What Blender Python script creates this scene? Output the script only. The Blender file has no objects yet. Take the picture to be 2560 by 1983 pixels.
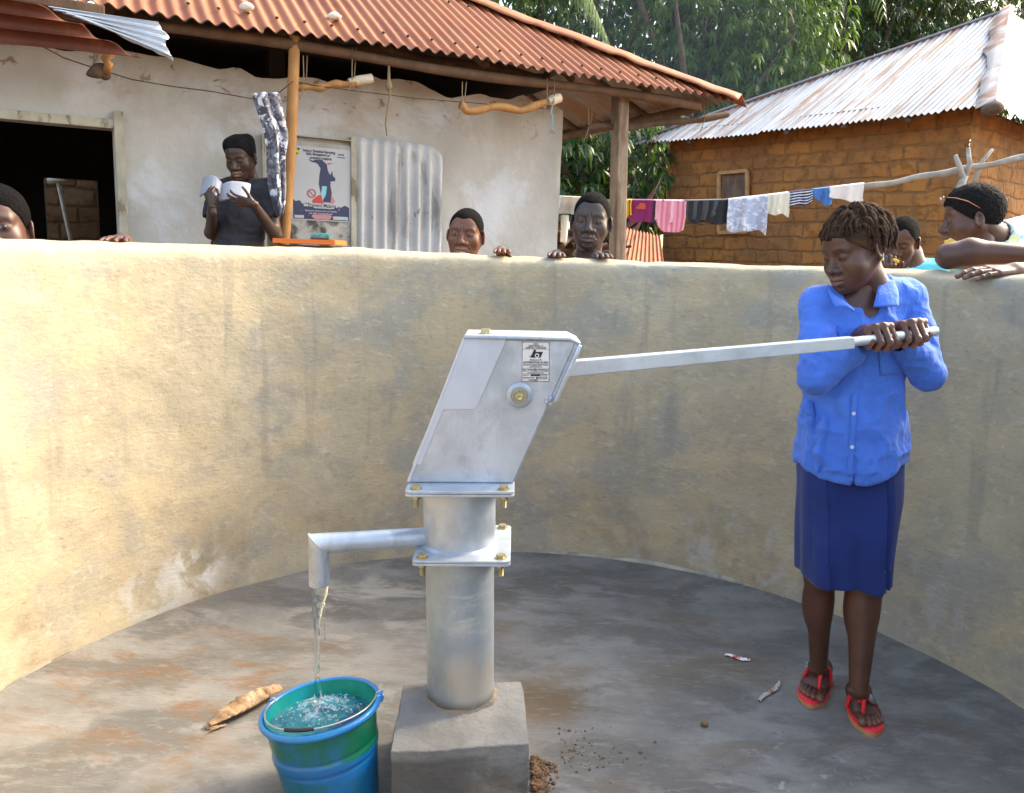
import bpy, bmesh, math, random
import numpy as np
from mathutils import Vector, Matrix, Euler
C = bpy.context.scene
COL = C.collection
rad = math.radians
rng = np.random.default_rng(7)
random.seed(7)

# ---------------------------------------------------------------- camera
F_PX = 2000.0
EYE = 1.25
PITCH = math.atan(355 / F_PX)
ROLL = rad(2.0)
_fw = np.array([0, math.cos(PITCH), -math.sin(PITCH)])
_r0 = np.array([1.0, 0, 0])
_u0 = np.cross(_r0, _fw)
_R = math.cos(ROLL) * _r0 + math.sin(ROLL) * _u0
_U = -math.sin(ROLL) * _r0 + math.cos(ROLL) * _u0
CAMP = np.array([0, 0, EYE])
cam = bpy.data.cameras.new('camera')
cam.lens = 36 * F_PX / 2560
cam.sensor_width = 36
cam.sensor_fit = 'HORIZONTAL'
cam.clip_start = 0.05
cam.clip_end = 400
camo = bpy.data.objects.new('camera', cam)
COL.objects.link(camo)
camo.matrix_world = Matrix(((_R[0], _U[0], -_fw[0], 0), (_R[1], _U[1], -_fw[1], 0), (_R[2], _U[2], -_fw[2], EYE), (0, 0, 0, 1)))
C.camera = camo

# ---------------------------------------------------------------- light
SUN_EL, SUN_AZ = rad(40), rad(60)      # azimuth measured from +Y (away from the camera) towards +X
w = bpy.data.worlds.new('World')
C.world = w
w.use_nodes = True
nt = w.node_tree
nt.nodes.clear()
sky = nt.nodes.new('ShaderNodeTexSky')
sky.sky_type = 'NISHITA'
sky.sun_disc = False
sky.sun_elevation = SUN_EL
sky.sun_rotation = SUN_AZ
sky.air_density = 1.0
sky.dust_density = 3.5
sky.ozone_density = 1.2
bg = nt.nodes.new('ShaderNodeBackground')
bg.inputs["Strength"].default_value = 0.15
wo = nt.nodes.new('ShaderNodeOutputWorld')
nt.links.new(sky.outputs[0], bg.inputs['Color'])
nt.links.new(bg.outputs[0], wo.inputs['Surface'])
sl = bpy.data.lights.new('sun', 'SUN')
sl.energy = 0.75
sl.angle = rad(12)
sl.color = (1.0, 0.93, 0.8)
so = bpy.data.objects.new('sun', sl)
COL.objects.link(so)
_sd = Vector((math.sin(SUN_AZ) * math.cos(SUN_EL), math.cos(SUN_AZ) * math.cos(SUN_EL), math.sin(SUN_EL)))
so.rotation_euler = _sd.to_track_quat('Z', 'Y').to_euler()
so.location = (6, 8, 12)
C.view_settings.view_transform = 'Standard'
C.view_settings.look = 'None'
C.view_settings.gamma = 1
C.view_settings.exposure = 2.4
C.view_settings.use_white_balance = True
C.view_settings.white_balance_temperature = 7400
C.view_settings.white_balance_tint = 6
C.cycles.max_bounces = 8
C.cycles.transparent_max_bounces = 12
C.cycles.use_denoising = True

# ---------------------------------------------------------------- picture -> place helpers (each point gets its own real distance)
def ray(x, y):
    return _fw + (x - 1280) / F_PX * _R + (991.5 - y) / F_PX * _U
def gz(x, y, z=0.0):
    d = ray(x, y); return CAMP + d * ((z - EYE) / d[2])
def py(x, y, Y):
    d = ray(x, y); return CAMP + d * (Y / d[1])
def plane_hit(x, y, P, n):
    d = ray(x, y); P = np.array(P, float); n = np.array(n, float)
    return CAMP + d * (((P - CAMP) @ n) / (d @ n))
def V3(*a): return np.array(a, float)
def unit(v):
    v = np.array(v, float); return v / (np.linalg.norm(v) + 1e-12)
def perp(v):
    v = unit(v); a = V3(0, 0, 1) if abs(v[2]) < .9 else V3(1, 0, 0)
    s = unit(np.cross(v, a)); return s, np.cross(s, v)

# ---------------------------------------------------------------- cheap smooth noise in numpy
def _hash(i):
    i = (i.astype(np.int64) * 374761393 + 668265263) & 0xffffffff
    i = ((i ^ (i >> 13)) * 1274126177) & 0xffffffff
    return ((i ^ (i >> 16)) & 0xffff) / 65535.0
def vnoise(P, s=1.0, seed=0):
    Q = np.asarray(P, float) * s + 1000.0 + seed * 17.3
    I = np.floor(Q).astype(np.int64); f = Q - I; f = f * f * (3 - 2 * f)
    out = 0
    for dx in (0, 1):
        for dy in (0, 1):
            for dz in (0, 1):
                h = _hash((I[..., 0] + dx) * 73856093 ^ (I[..., 1] + dy) * 19349663 ^ (I[..., 2] + dz) * 83492791)
                wt = (f[..., 0] if dx else 1 - f[..., 0]) * (f[..., 1] if dy else 1 - f[..., 1]) * (f[..., 2] if dz else 1 - f[..., 2])
                out = out + h * wt
    return out * 2 - 1

# ---------------------------------------------------------------- mesh builder
class MB:
    def __init__(s): s.v = []; s.f = []; s.uv = {}; s.n = 0; s.attr = []
    def add(s, verts, faces, uv=None, attr=0.0):
        verts = np.asarray(verts, float).reshape(-1, 3); b = s.n
        s.v.append(verts); s.n += len(verts)
        s.attr.append(np.broadcast_to(np.asarray(attr, float), (len(verts),)).copy())
        if isinstance(faces, np.ndarray): faces = faces.tolist()
        s.f.extend([[b + i for i in f] for f in faces])
        s.uv[b] = (len(verts), uv)
        return s
    def box(s, c, size, R=None, bev=0.0):
        sx, sy, sz = [q / 2 for q in size]
        if bev > 0:
            bev = min(bev, sx * .9, sy * .9, sz * .9)
            bm = bmesh.new(); bmesh.ops.create_cube(bm, size=1)
            for v in bm.verts: v.co = Vector((v.co.x * 2 * sx, v.co.y * 2 * sy, v.co.z * 2 * sz))
            bmesh.ops.bevel(bm, geom=bm.edges[:], offset=bev, segments=2, affect='EDGES', profile=.6)
            V = np.array([v.co[:] for v in bm.verts]); Fc = [[v.index for v in f.verts] for f in bm.faces]; bm.free()
        else:
            V = np.array([[x * sx, y * sy, z * sz] for x in (-1, 1) for y in (-1, 1) for z in (-1, 1)], float)
            Fc = [[0, 1, 3, 2], [4, 6, 7, 5], [0, 4, 5, 1], [2, 3, 7, 6], [0, 2, 6, 4], [1, 5, 7, 3]]
        if R is not None: V = V @ np.asarray(R).T
        return s.add(V + np.array(c, float), Fc)
    def beam(s, a, b, w, h, up=(0, 0, 1), bev=0.0):
        a = V3(*a); b = V3(*b); L = np.linalg.norm(b - a); d = unit(b - a)
        sd = unit(np.cross(d, up)); u = np.cross(sd, d)
        return s.box((a + b) / 2, (L, w, h), np.stack([d, sd, u], 1), bev)
    def tube(s, pts, r, n=10, caps=True, attr=0.0, squash=None):
        pts = np.asarray(pts, float); m = len(pts)
        r = np.broadcast_to(np.asarray(r, float), (m,))
        T = np.gradient(pts, axis=0); T /= np.linalg.norm(T, axis=1)[:, None] + 1e-12
        s0, _ = perp(T[0]); S = [s0]
        for i in range(1, m):
            q = S[-1] - T[i] * (S[-1] @ T[i]); S.append(unit(q))
        a = np.linspace(0, 2 * np.pi, n, endpoint=False)
        V = []
        for i in range(m):
            B = np.cross(T[i], S[i]); V.append(pts[i] + r[i] * (np.cos(a)[:, None] * S[i] + np.sin(a)[:, None] * B))
        V = np.concatenate(V)
        Fc = [[i * n + j, i * n + (j + 1) % n, (i + 1) * n + (j + 1) % n, (i + 1) * n + j] for i in range(m - 1) for j in range(n)]
        if caps: Fc += [list(range(n))[::-1], [(m - 1) * n + j for j in range(n)]]
        return s.add(V, Fc, attr=attr)
    def lathe(s, prof, n=48, c=(0, 0, 0), R=None, cap0=False, cap1=False):
        prof = np.asarray(prof, float); m = len(prof); a = np.linspace(0, 2 * np.pi, n, endpoint=False)
        V = np.stack([prof[:, 0][:, None] * np.cos(a), prof[:, 0][:, None] * np.sin(a), np.repeat(prof[:, 1][:, None], n, 1)], -1).reshape(-1, 3)
        Fc = [[i * n + j, i * n + (j + 1) % n, (i + 1) * n + (j + 1) % n, (i + 1) * n + j] for i in range(m - 1) for j in range(n)]
        if cap0: Fc.append(list(range(n))[::-1])
        if cap1: Fc.append([(m - 1) * n + j for j in range(n)])
        if R is not None: V = V @ np.asarray(R).T
        return s.add(V + np.array(c, float), Fc)
    def grid(s, P, uv=None, attr=0.0, closed=False):
        P = np.asarray(P, float); a, b = P.shape[:2]
        idx = np.arange(a * b).reshape(a, b)
        if closed: idx = np.concatenate([idx, idx[:, :1]], 1)
        Fc = np.stack([idx[:-1, :-1], idx[1:, :-1], idx[1:, 1:], idx[:-1, 1:]], -1).reshape(-1, 4)
        return s.add(P.reshape(-1, 3), Fc, None if uv is None else np.asarray(uv, float).reshape(-1, 2), attr if np.isscalar(attr) else np.asarray(attr).reshape(-1))
    def prism(s, poly, e0, e1, n, o, t0, t1):
        # polygon (list of 2D) in plane spanned e0,e1 at origin o, from t0 to t1 along n
        o = V3(*o); e0 = V3(*e0); e1 = V3(*e1); n = V3(*n); k = len(poly)
        A = [o + e0 * p[0] + e1 * p[1] + n * t0 for p in poly]; B = [o + e0 * p[0] + e1 * p[1] + n * t1 for p in poly]
        Fc = [list(range(k))[::-1], list(range(k, 2 * k))] + [[i, (i + 1) % k, k + (i + 1) % k, k + i] for i in range(k)]
        return s.add(np.array(A + B), Fc)
    def sphere(s, c, r, nu=16, nv=10, R=None):
        r = np.broadcast_to(np.asarray(r, float), (3,))
        th = np.linspace(0, np.pi, nv + 1); a = np.linspace(0, 2 * np.pi, nu, endpoint=False)
        V = np.stack([np.sin(th)[:, None] * np.cos(a), np.sin(th)[:, None] * np.sin(a), np.repeat(np.cos(th)[:, None], nu, 1)], -1).reshape(-1, 3) * r
        if R is not None: V = V @ np.asarray(R).T
        Fc = [[i * nu + j, (i + 1) * nu + j, (i + 1) * nu + (j + 1) % nu, i * nu + (j + 1) % nu] for i in range(nv) for j in range(nu)]
        return s.add(V + np.array(c, float), Fc)
    def data(s): return np.concatenate(s.v) if s.v else np.zeros((0, 3))

def origin_of(o):
    p = np.zeros(3)
    while o is not None: p = p + np.array(o.location[:]); o = o.parent
    return p
def build(name, mb, mats, parent=None, local=False, smooth=False, bevel=0.0, merge=False, solid=0.0, subs=0):
    V = mb.data()
    if parent is not None and not local: V = V - origin_of(parent)
    base = None
    me = bpy.data.meshes.new(name)
    me.from_pydata(V.tolist(), [], mb.f)
    if any(u[1] is not None for u in mb.uv.values()):
        UV = np.zeros((len(V), 2))
        for b, (n, u) in mb.uv.items():
            if u is not None: UV[b:b + n] = u
        lay = me.uv_layers.new(name='UVMap')
        li = np.zeros(len(me.loops), np.int32); me.loops.foreach_get('vertex_index', li)
        lay.data.foreach_set('uv', UV[li].ravel())
    A = np.concatenate(mb.attr)
    if np.any(A != 0):
        at = me.attributes.new('tint', 'FLOAT', 'POINT'); at.data.foreach_set('value', A.astype(np.float32))
    if not isinstance(mats, (list, tuple)): mats = [mats]
    for m in mats: me.materials.append(m)
    if merge or smooth is False:
        bm = bmesh.new(); bm.from_mesh(me)
        if merge: bmesh.ops.remove_doubles(bm, verts=bm.verts, dist=1e-5)
        bmesh.ops.recalc_face_normals(bm, faces=bm.faces); bm.to_mesh(me); bm.free()
    if smooth:
        me.polygons.foreach_set('use_smooth', [True] * len(me.polygons))
        if smooth != True: me.set_sharp_from_angle(angle=rad(smooth))
    me.update()
    o = bpy.data.objects.new(name, me); COL.objects.link(o)
    if parent is not None: o.parent = parent
    if solid:
        md = o.modifiers.new('t', 'SOLIDIFY'); md.thickness = solid; md.offset = 0
    if bevel:
        md = o.modifiers.new('b', 'BEVEL'); md.width = bevel; md.segments = 2; md.limit_method = 'ANGLE'; md.angle_limit = rad(40)
    if subs:
        md = o.modifiers.new('s', 'SUBSURF'); md.levels = subs; md.render_levels = subs
    return o
def thing(name, label, cat, loc=(0, 0, 0), rot=(0, 0, 0), group=None):
    o = bpy.data.objects.new(name, None); o.empty_display_size = .1; COL.objects.link(o)
    o.location = [float(q) for q in loc]; o.rotation_euler = rot; o['label'] = label; o['category'] = cat
    if group: o['group'] = group
    return o
def tag(o, label, cat, group=None, kind=None):
    o['label'] = label; o['category'] = cat
    if group: o['group'] = group
    if kind: o['kind'] = kind
    return o
def struct(o, label=None):
    o['kind'] = 'structure'
    if label: o['label'] = label
    return o

# ---------------------------------------------------------------- materials
class NT:
    def __init__(s, name):
        s.m = bpy.data.materials.new(name); s.m.use_nodes = True; s.t = s.m.node_tree
        s.b = s.t.nodes['Principled BSDF']; s.out = s.t.nodes['Material Output']
    def n(s, ty, **kw):
        x = s.t.nodes.new('ShaderNode' + ty)
        for k, v in kw.items(): setattr(x, k, v)
        return x
    def l(s, a, b): s.t.links.new(a, b)
    def coord(s, kind='Object', scale=(1, 1, 1), loc=(0, 0, 0), rot=(0, 0, 0)):
        tc = s.n('TexCoord'); mp = s.n('Mapping')
        mp.inputs['Scale'].default_value = scale; mp.inputs['Location'].default_value = loc; mp.inputs['Rotation'].default_value = rot
        s.l(tc.outputs[kind], mp.inputs['Vector']); return mp.outputs[0]
    def noise(s, vec, scale=5, detail=6, rough=.6, dist=0):
        x = s.n('TexNoise'); x.inputs['Scale'].default_value = scale; x.inputs['Detail'].default_value = detail
        x.inputs['Roughness'].default_value = rough; x.inputs['Distortion'].default_value = dist
        s.l(vec, x.inputs['Vector']); return x.outputs['Fac']
    def ramp(s, fac, lo, hi):
        x = s.n('MapRange'); x.interpolation_type = 'SMOOTHSTEP'
        x.inputs['From Min'].default_value = lo; x.inputs['From Max'].default_value = hi
        s.l(fac, x.inputs['Value']); return x.outputs[0]
    def math(s, op, a, b=None):
        x = s.n('Math', operation=op)
        for i, q in enumerate((a, b)):
            if q is None: continue
            if isinstance(q, (int, float)): x.inputs[i].default_value = q
            else: s.l(q, x.inputs[i])
        return x.outputs[0]
    def mix(s, fac, a, b):
        x = s.n('Mix', data_type='RGBA')
        if isinstance(fac, (int, float)): x.inputs[0].default_value = fac
        else: s.l(fac, x.inputs[0])
        for i, q in ((6, a), (7, b)):
            if isinstance(q, (tuple, list)): x.inputs[i].default_value = (*q, 1) if len(q) == 3 else q
            else: s.l(q, x.inputs[i])
        return x.outputs[2]
def mat(name, col, rough=.7, metal=0.0, var=0.0, vscale=4, layers=(), bump=0.0, bscale=30, bstretch=(1, 1, 1), coords='Object',
        spec=.5, attr=None, rvar=0.0, bump2=None, coat=0.0, sheen=0.0, trans=0.0, ior=1.45, alpha=None):
    """layers: (colour, noise scale, lo, hi, stretch, mask, strength); mask = None | ('z', a, b) | ('sph', c, r) | ('box'...)"""
    T = NT(name); b = T.b
    cur = col
    vec = T.coord(coords)
    if var:
        f = T.noise(vec, vscale, 5, .6)
        dk = tuple(q * (1 - var) for q in col); lt = tuple(min(1, q * (1 + var)) for q in col)
        cur = T.mix(T.ramp(f, .3, .7), dk, lt)
    rl = None
    for i, L in enumerate(layers):
        c, sc, lo, hi, st, mask, k = (list(L) + [None] * 7)[:7]
        st = st or (1, 1, 1); k = 1.0 if k is None else k
        v2 = T.coord(coords, st, (i * 3.7 + 1.1, i * 1.3, i * 2.9))
        f = T.ramp(T.noise(v2, sc, 7, .65, .4), lo, hi)
        for mk in ([mask] if mask and isinstance(mask[0], str) else (mask or [])):
            if mk[0] == 'z':
                sp = T.n('SeparateXYZ'); T.l(T.coord(coords), sp.inputs[0])
                f = T.math('MULTIPLY', f, T.ramp(sp.outputs[2], mk[1], mk[2]))
            elif mk[0] == 'sph':
                d = T.n('VectorMath', operation='DISTANCE'); T.l(T.coord(coords), d.inputs[0]); d.inputs[1].default_value = tuple(float(q) for q in mk[1])
                wob = T.math('MULTIPLY', T.noise(T.coord(coords), 6, 4, .6), mk[2] * .9)
                f = T.math('MULTIPLY', f, T.ramp(T.math('ADD', d.outputs['Value'], wob), mk[2] * 1.45, mk[2] * .75))
        cur = T.mix(T.math('MULTIPLY', f, k), cur, c)
    if attr is not None:
        a = T.n('Attribute'); a.attribute_name = 'tint'
        cur = T.mix(a.outputs['Fac'], cur, attr)
    if isinstance(cur, (tuple, list)): b.inputs['Base Color'].default_value = (*cur, 1)
    else: T.l(cur, b.inputs['Base Color'])
    b.inputs['Roughness'].default_value = rough
    if rvar:
        T.l(T.math('ADD', T.math('MULTIPLY', T.noise(T.coord(coords), vscale * 1.7, 5, .6), rvar * 2), rough - rvar), b.inputs['Roughness'])
    b.inputs['Metallic'].default_value = metal
    b.inputs['Specular IOR Level'].default_value = spec
    b.inputs['IOR'].default_value = ior
    if coat: b.inputs['Coat Weight'].default_value = coat; b.inputs['Coat Roughness'].default_value = .15
    if sheen: b.inputs['Sheen Weight'].default_value = sheen
    if trans: b.inputs['Transmission Weight'].default_value = trans
    if bump:
        h = T.noise(T.coord(coords, bstretch), bscale, 6, .65)
        if bump2: h = T.math('ADD', h, T.math('MULTIPLY', T.noise(T.coord(coords), bump2[0], 4, .6), bump2[1]))
        bp = T.n('Bump'); bp.inputs['Strength'].default_value = min(1, bump * 1.0); bp.inputs['Distance'].default_value = .01 * max(1, bump)
        T.l(h, bp.inputs['Height']); T.l(bp.outputs[0], b.inputs['Normal'])
    return T.m
def text(body, size, o, ex, ey, nrm, m, parent, name='lettering', bold=False, width=None, shear=0, local=True, depth=.0004):
    cu = bpy.data.curves.new(name, 'FONT'); cu.body = body; cu.size = size; cu.align_x = 'CENTER'; cu.align_y = 'CENTER'; cu.extrude = depth; cu.shear = shear
    if bold: cu.offset = size * .018
    ob = bpy.data.objects.new(name, cu); COL.objects.link(ob); cu.materials.append(m)
    ex, ey, nrm = unit(ex), unit(ey), unit(nrm)
    o = np.array(o, float) - (0 if local else origin_of(parent))
    sx = 1.0
    if width:
        bpy.context.view_layer.update(); sx = width / max(ob.dimensions.x, 1e-4)
    M = Matrix([[ex[i], ey[i], nrm[i], o[i]] for i in range(3)] + [[0, 0, 0, 1]])
    dg = bpy.context.evaluated_depsgraph_get()
    me = bpy.data.meshes.new_from_object(ob.evaluated_get(dg)); bpy.data.objects.remove(ob)
    me.transform(M @ Matrix.Diagonal((sx, 1, 1, 1)))
    ob = bpy.data.objects.new(name, me); COL.objects.link(ob); ob.parent = parent
    return ob

# ---------------------------------------------------------------- implicit surfaces (smooth unions, meshed with surface nets)
class SDF:
    def __init__(s, lo, hi, h):
        s.lo = V3(*lo); s.h = h; s.n = np.ceil((V3(*hi) - s.lo) / h).astype(int) + 1
        s.V = np.full(s.n, .05, np.float32); s.ax = [s.lo[i] + np.arange(s.n[i]) * h for i in range(3)]
        s.T = None
    def _reg(s, a, b):
        i0 = np.clip(np.floor((a - s.lo) / s.h).astype(int), 0, s.n); i1 = np.clip(np.ceil((b - s.lo) / s.h).astype(int) + 1, 0, s.n)
        if np.any(i1 <= i0): return None, None
        sl = tuple(slice(i0[i], i1[i]) for i in range(3))
        X, Y, Z = np.meshgrid(*[s.ax[i][sl[i]].astype(np.float32) for i in range(3)], indexing='ij')
        return sl, (X, Y, Z)
    def _op(s, sl, d, k, mode):
        V = s.V[sl]; d = d.astype(np.float32); k = max(k, 1e-5)
        if mode == '+':
            h = np.maximum(k - np.abs(V - d), 0) / k; s.V[sl] = np.minimum(V, d) - h * h * k * .25
        elif mode == '-':
            d = -d; h = np.maximum(k - np.abs(V - d), 0) / k; s.V[sl] = np.maximum(V, d) + h * h * k * .25
        else:
            h = np.maximum(k - np.abs(V - d), 0) / k; s.V[sl] = np.maximum(V, d) + h * h * k * .25
    def cap(s, a, b, r1, r2=None, k=.01, mode='+'):
        a = V3(*a); b = V3(*b); r2 = r1 if r2 is None else r2; m = max(r1, r2) + k + 2 * s.h + .004
        sl, g = s._reg(np.minimum(a, b) - m, np.maximum(a, b) + m)
        if sl is None: return s
        ba = b - a; L = ba @ ba + 1e-12
        px, py_, pz = g[0] - a[0], g[1] - a[1], g[2] - a[2]
        t = np.clip((px * ba[0] + py_ * ba[1] + pz * ba[2]) / L, 0, 1)
        d = np.sqrt((px - ba[0] * t) ** 2 + (py_ - ba[1] * t) ** 2 + (pz - ba[2] * t) ** 2) - (r1 + (r2 - r1) * t)
        s._op(sl, d, k, mode); return s
    def ell(s, c, r, k=.01, mode='+', R=None):
        c = V3(*c); r = V3(*np.broadcast_to(r, (3,))); m = r.max() + k + 2 * s.h + .004
        sl, g = s._reg(c - m, c + m)
        if sl is None: return s
        p = [g[i] - c[i] for i in range(3)]
        if R is not None:
            R = np.asarray(R); p = [sum(R[j, i] * p[j] for j in range(3)) for i in range(3)]
        k0 = np.sqrt(sum((p[i] / r[i]) ** 2 for i in range(3))); k1 = np.sqrt(sum((p[i] / r[i] ** 2) ** 2 for i in range(3))) + 1e-9
        s._op(sl, k0 * (k0 - 1) / k1, k, mode); return s
    def field(s, fn, k=.003, mode='&'):
        X, Y, Z = np.meshgrid(*[a.astype(np.float32) for a in s.ax], indexing='ij')
        s._op(tuple(slice(0, n) for n in s.n), fn(X, Y, Z), k, mode); return s
    def mesh(s):
        V = s.V; S = V < 0
        n = V.shape
        c = [slice(None, -1), slice(1, None)]
        cor = {(i, j, k): V[c[i], c[j], c[k]] for i in (0, 1) for j in (0, 1) for k in (0, 1)}
        ins = sum((q < 0).astype(np.int8) for q in cor.values())
        act = (ins > 0) & (ins < 8)
        ids = np.full(act.shape, -1, np.int64); ii = np.argwhere(act); ids[act] = np.arange(len(ii))
        pos = np.zeros((len(ii), 3)); cnt = np.zeros(len(ii))
        cv = {k: q[act] for k, q in cor.items()}
        for ax in range(3):
            o = [q for q in range(3) if q != ax]
            for u in (0, 1):
                for v in (0, 1):
                    k0 = [0, 0, 0]; k0[o[0]] = u; k0[o[1]] = v; k1 = list(k0); k1[ax] = 1
                    a, b = cv[tuple(k0)], cv[tuple(k1)]
                    m = (a < 0) != (b < 0); t = np.zeros_like(a); t[m] = a[m] / (a[m] - b[m])
                    p = np.array(k0, float)[None].repeat(len(ii), 0); p[:, ax] = t
                    pos[m] += p[m]; cnt[m] += 1
        pos = (pos / np.maximum(cnt, 1)[:, None] + ii) * s.h + s.lo
        faces = []
        for ax in range(3):
            o = [q for q in range(3) if q != ax]
            a = S[tuple(slice(None, -1) if i == ax else slice(1, -1) for i in range(3))]
            b = S[tuple(slice(1, None) if i == ax else slice(1, -1) for i in range(3))]
            e = np.argwhere(a != b); sg = a[a != b]
            if not len(e): continue
            e[:, o[0]] += 1; e[:, o[1]] += 1
            q = []
            for du, dv in ((0, 0), (-1, 0), (-1, -1), (0, -1)):
                w_ = e.copy(); w_[:, o[0]] += du; w_[:, o[1]] += dv; q.append(ids[w_[:, 0], w_[:, 1], w_[:, 2]])
            q = np.stack(q, 1)
            flip = sg if ax != 1 else ~sg
            q[~flip] = q[~flip][:, ::-1]
            faces.append(q)
        Fc = np.concatenate(faces) if faces else np.zeros((0, 4), int)
        Fc = Fc[(Fc >= 0).all(1)]
        return pos, Fc
def relax(V, Fc, it=1, lam=.5):
    e = np.concatenate([Fc[:, [0, 1]], Fc[:, [1, 2]], Fc[:, [2, 3]], Fc[:, [3, 0]]])
    for _ in range(it):
        acc = np.zeros_like(V); n = np.zeros(len(V))
        for a, b in ((0, 1), (1, 0)):
            for d in range(3): acc[:, d] += np.bincount(e[:, a], V[e[:, b], d], len(V))
            n += np.bincount(e[:, a], minlength=len(V))
        V = V + lam * (acc / np.maximum(n, 1)[:, None] - V)
    return V
def vnormals(V, Fc):
    nf = np.cross(V[Fc[:, 2]] - V[Fc[:, 0]], V[Fc[:, 3]] - V[Fc[:, 1]])
    N = np.zeros_like(V)
    for i in range(4):
        for d in range(3): N[:, d] += np.bincount(Fc[:, i], nf[:, d], len(V))
    return N / (np.linalg.norm(N, axis=1)[:, None] + 1e-12)
def rotm(yaw=0, pitch=0, roll=0):
    return np.array(Euler((rad(pitch), rad(roll), rad(yaw)), 'YXZ').to_matrix()) if False else np.array((Matrix.Rotation(rad(roll), 3, 'Y') @ Matrix.Rotation(rad(yaw), 3, 'Z') @ Matrix.Rotation(rad(pitch), 3, 'X')))

# ================================================================ SETTING
PC = (0.08, 1.71)      # centre of the round enclosure
PR = 1.50
m_earth = mat('red_earth', (.22, .105, .05), .95, var=.3, vscale=1.2, bump=.8, bscale=9, layers=[((.10, .06, .035), .8, .45, .65), ((.05, .08, .02), .35, .55, .7)])
g = MB(); g.grid([[(x, y, -.2 + .04 * math.sin(x * .7) * math.sin(y * .6)) for y in np.concatenate([np.linspace(-60, -8, 6), np.linspace(-6, 20, 27), np.linspace(25, 160, 8)])] for x in np.concatenate([np.linspace(-120, -12, 7), np.linspace(-10, 12, 23), np.linspace(18, 120, 7)])])
struct(build('ground', g, m_earth, smooth=True))

LW = py(420, 1400, 2.72)  # salt bloom on the left of the wall
_flo = [((.105, .10, .092), 2.4, .45, .58, (1, 1.8, 1), None, .8), ((.24, .23, .215), 4.0, .54, .64, (1, 1.8, 1), None, .6), ((.14, .105, .07), 3.2, .55, .66, (1, 1.9, 1), None, .55), ((.075, .068, .06), 3.0, .35, .5, (1, 1.6, 1), ('sph', (-.30, 1.80, 0), .26), .75),
        ((.32, .30, .26), 3.0, .50, .60, (1, 2.2, 1), ('sph', (-.50, 2.72, 0), .45), .9),
        ((.17, .085, .035), 5.0, .48, .66, (1, 2.4, 1), ('sph', (-.95, 2.12, 0), .55), .75),
        ((.15, .085, .045), 6.0, .52, .68, (1, 2.2, 1), ('sph', (-.35, 2.25, 0), .45), .5),
        ((.125, .085, .045), 1.0, .30, .50, (1, 1.8, 1), ('sph', (.10, 2.12, 0), .19), .9),
        ((.12, .09, .055), 3.0, .50, .62, (1, 2.0, 1), ('sph', (.62, 2.5, 0), .5), .5),
        ((.42, .41, .39), 6, .42, .62, (1, 1.5, 1), ('sph', (.60, 1.60, 0), .17), .95),
        ((.34, .33, .32), 22, .56, .68, None, ('sph', (.75, 1.72, 0), .3), .8),
        ((.05, .047, .045), 14, .60, .70, None, ('sph', (.4, 1.65, 0), .3), .8),
        ((.30, .29, .27), 60, .64, .74, None, None, .5), ((.06, .055, .05), 40, .60, .72, (1, 1.6, 1), None, .5), ((.24, .23, .21), 22, .54, .66, (1, 2.6, 1), None, .45), ((.04, .036, .03), 130, .70, .74, None, None, .8)]
m_floor = mat('screeded_cement', (.180, .172, .160), .62, var=.22, vscale=3.5, layers=_flo, bump=.35, bscale=45, bstretch=(1, 2, 1), rvar=.22, bump2=(6, 1.5))
def floor_z(x, y):
    r = np.hypot(x - PC[0], y - PC[1])
    return .018 * np.clip((r - 1.2) / .3, 0, 1) ** 2 - .012 * np.exp(-(((x - .1) ** 2 + (y - 2.12) ** 2) / .08)) + .004 * vnoise(np.stack([x, y, 0 * x], -1), 3)
rr = np.concatenate([[0.001], np.linspace(.06, 1.66, 54)]); aa = np.linspace(0, 2 * np.pi, 160, endpoint=False)
X = PC[0] + rr[:, None] * np.cos(aa); Y = PC[1] + rr[:, None] * np.sin(aa)
g = MB(); P = np.stack([X, Y, floor_z(X, Y)], -1); g.grid(P, closed=True)
E_ = np.stack([X[-1], Y[-1], 0 * X[-1] - .25], -1); g.grid(np.stack([P[-1], E_]), closed=True)
struct(build('floor', g, m_floor, smooth=50, merge=True))

# ---- round plastered wall (with an entrance gap behind the photographer)
_wl = [((.29, .27, .23), 2.2, .47, .58, (1, 1, .8), None, .8),
       ((.46, .36, .22), 2.8, .46, .62, (1, 1, 1.7), None, .65), ((.26, .235, .19), 7, .52, .66, (1, 1, 1.4), None, .45), ((.52, .46, .35), 24, .54, .68, (1, 1, 1.8), None, .4), ((.19, .16, .12), 32, .56, .70, (1, 1, 1.7), None, .4), ((.10, .085, .065), 120, .66, .72, None, None, .6),
       ((.20, .185, .155), 8.0, .54, .66, (1, 1, .10), ('z', .3, .55), .4),
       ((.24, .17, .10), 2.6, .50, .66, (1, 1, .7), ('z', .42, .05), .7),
       ((.62, .60, .57), 9.0, .40, .56, (1, 1, .8), ('sph', gz(440, 1425, .2) * 0 + py(455, 1415, 2.70), .19), .95),
       ((.50, .48, .46), 12, .44, .58, (1, 1, .9), ('sph', py(345, 1485, 2.52), .16), .75),
       ((.55, .54, .52), 18, .52, .60, (1, 1, .45), ('sph', py(640, 1290, 2.95), .12), .95),
       ((.50, .49, .46), 14, .50, .62, (1, 1, .6), ('sph', py(800, 1350, 2.95), .10), .6),
       ((.42, .41, .40), 8, .50, .64, (1, 1, .5), [('z', .42, .12), ('sph', (1.2, 2.9, .15), .95)], .6),
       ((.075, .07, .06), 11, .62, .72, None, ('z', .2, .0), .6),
       ((.07, .05, .03), 75, .70, .74, None, None, .8),
       ((.62, .56, .42), 34, .71, .76, (1, 1, 1.8), None, .6)]
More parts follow.
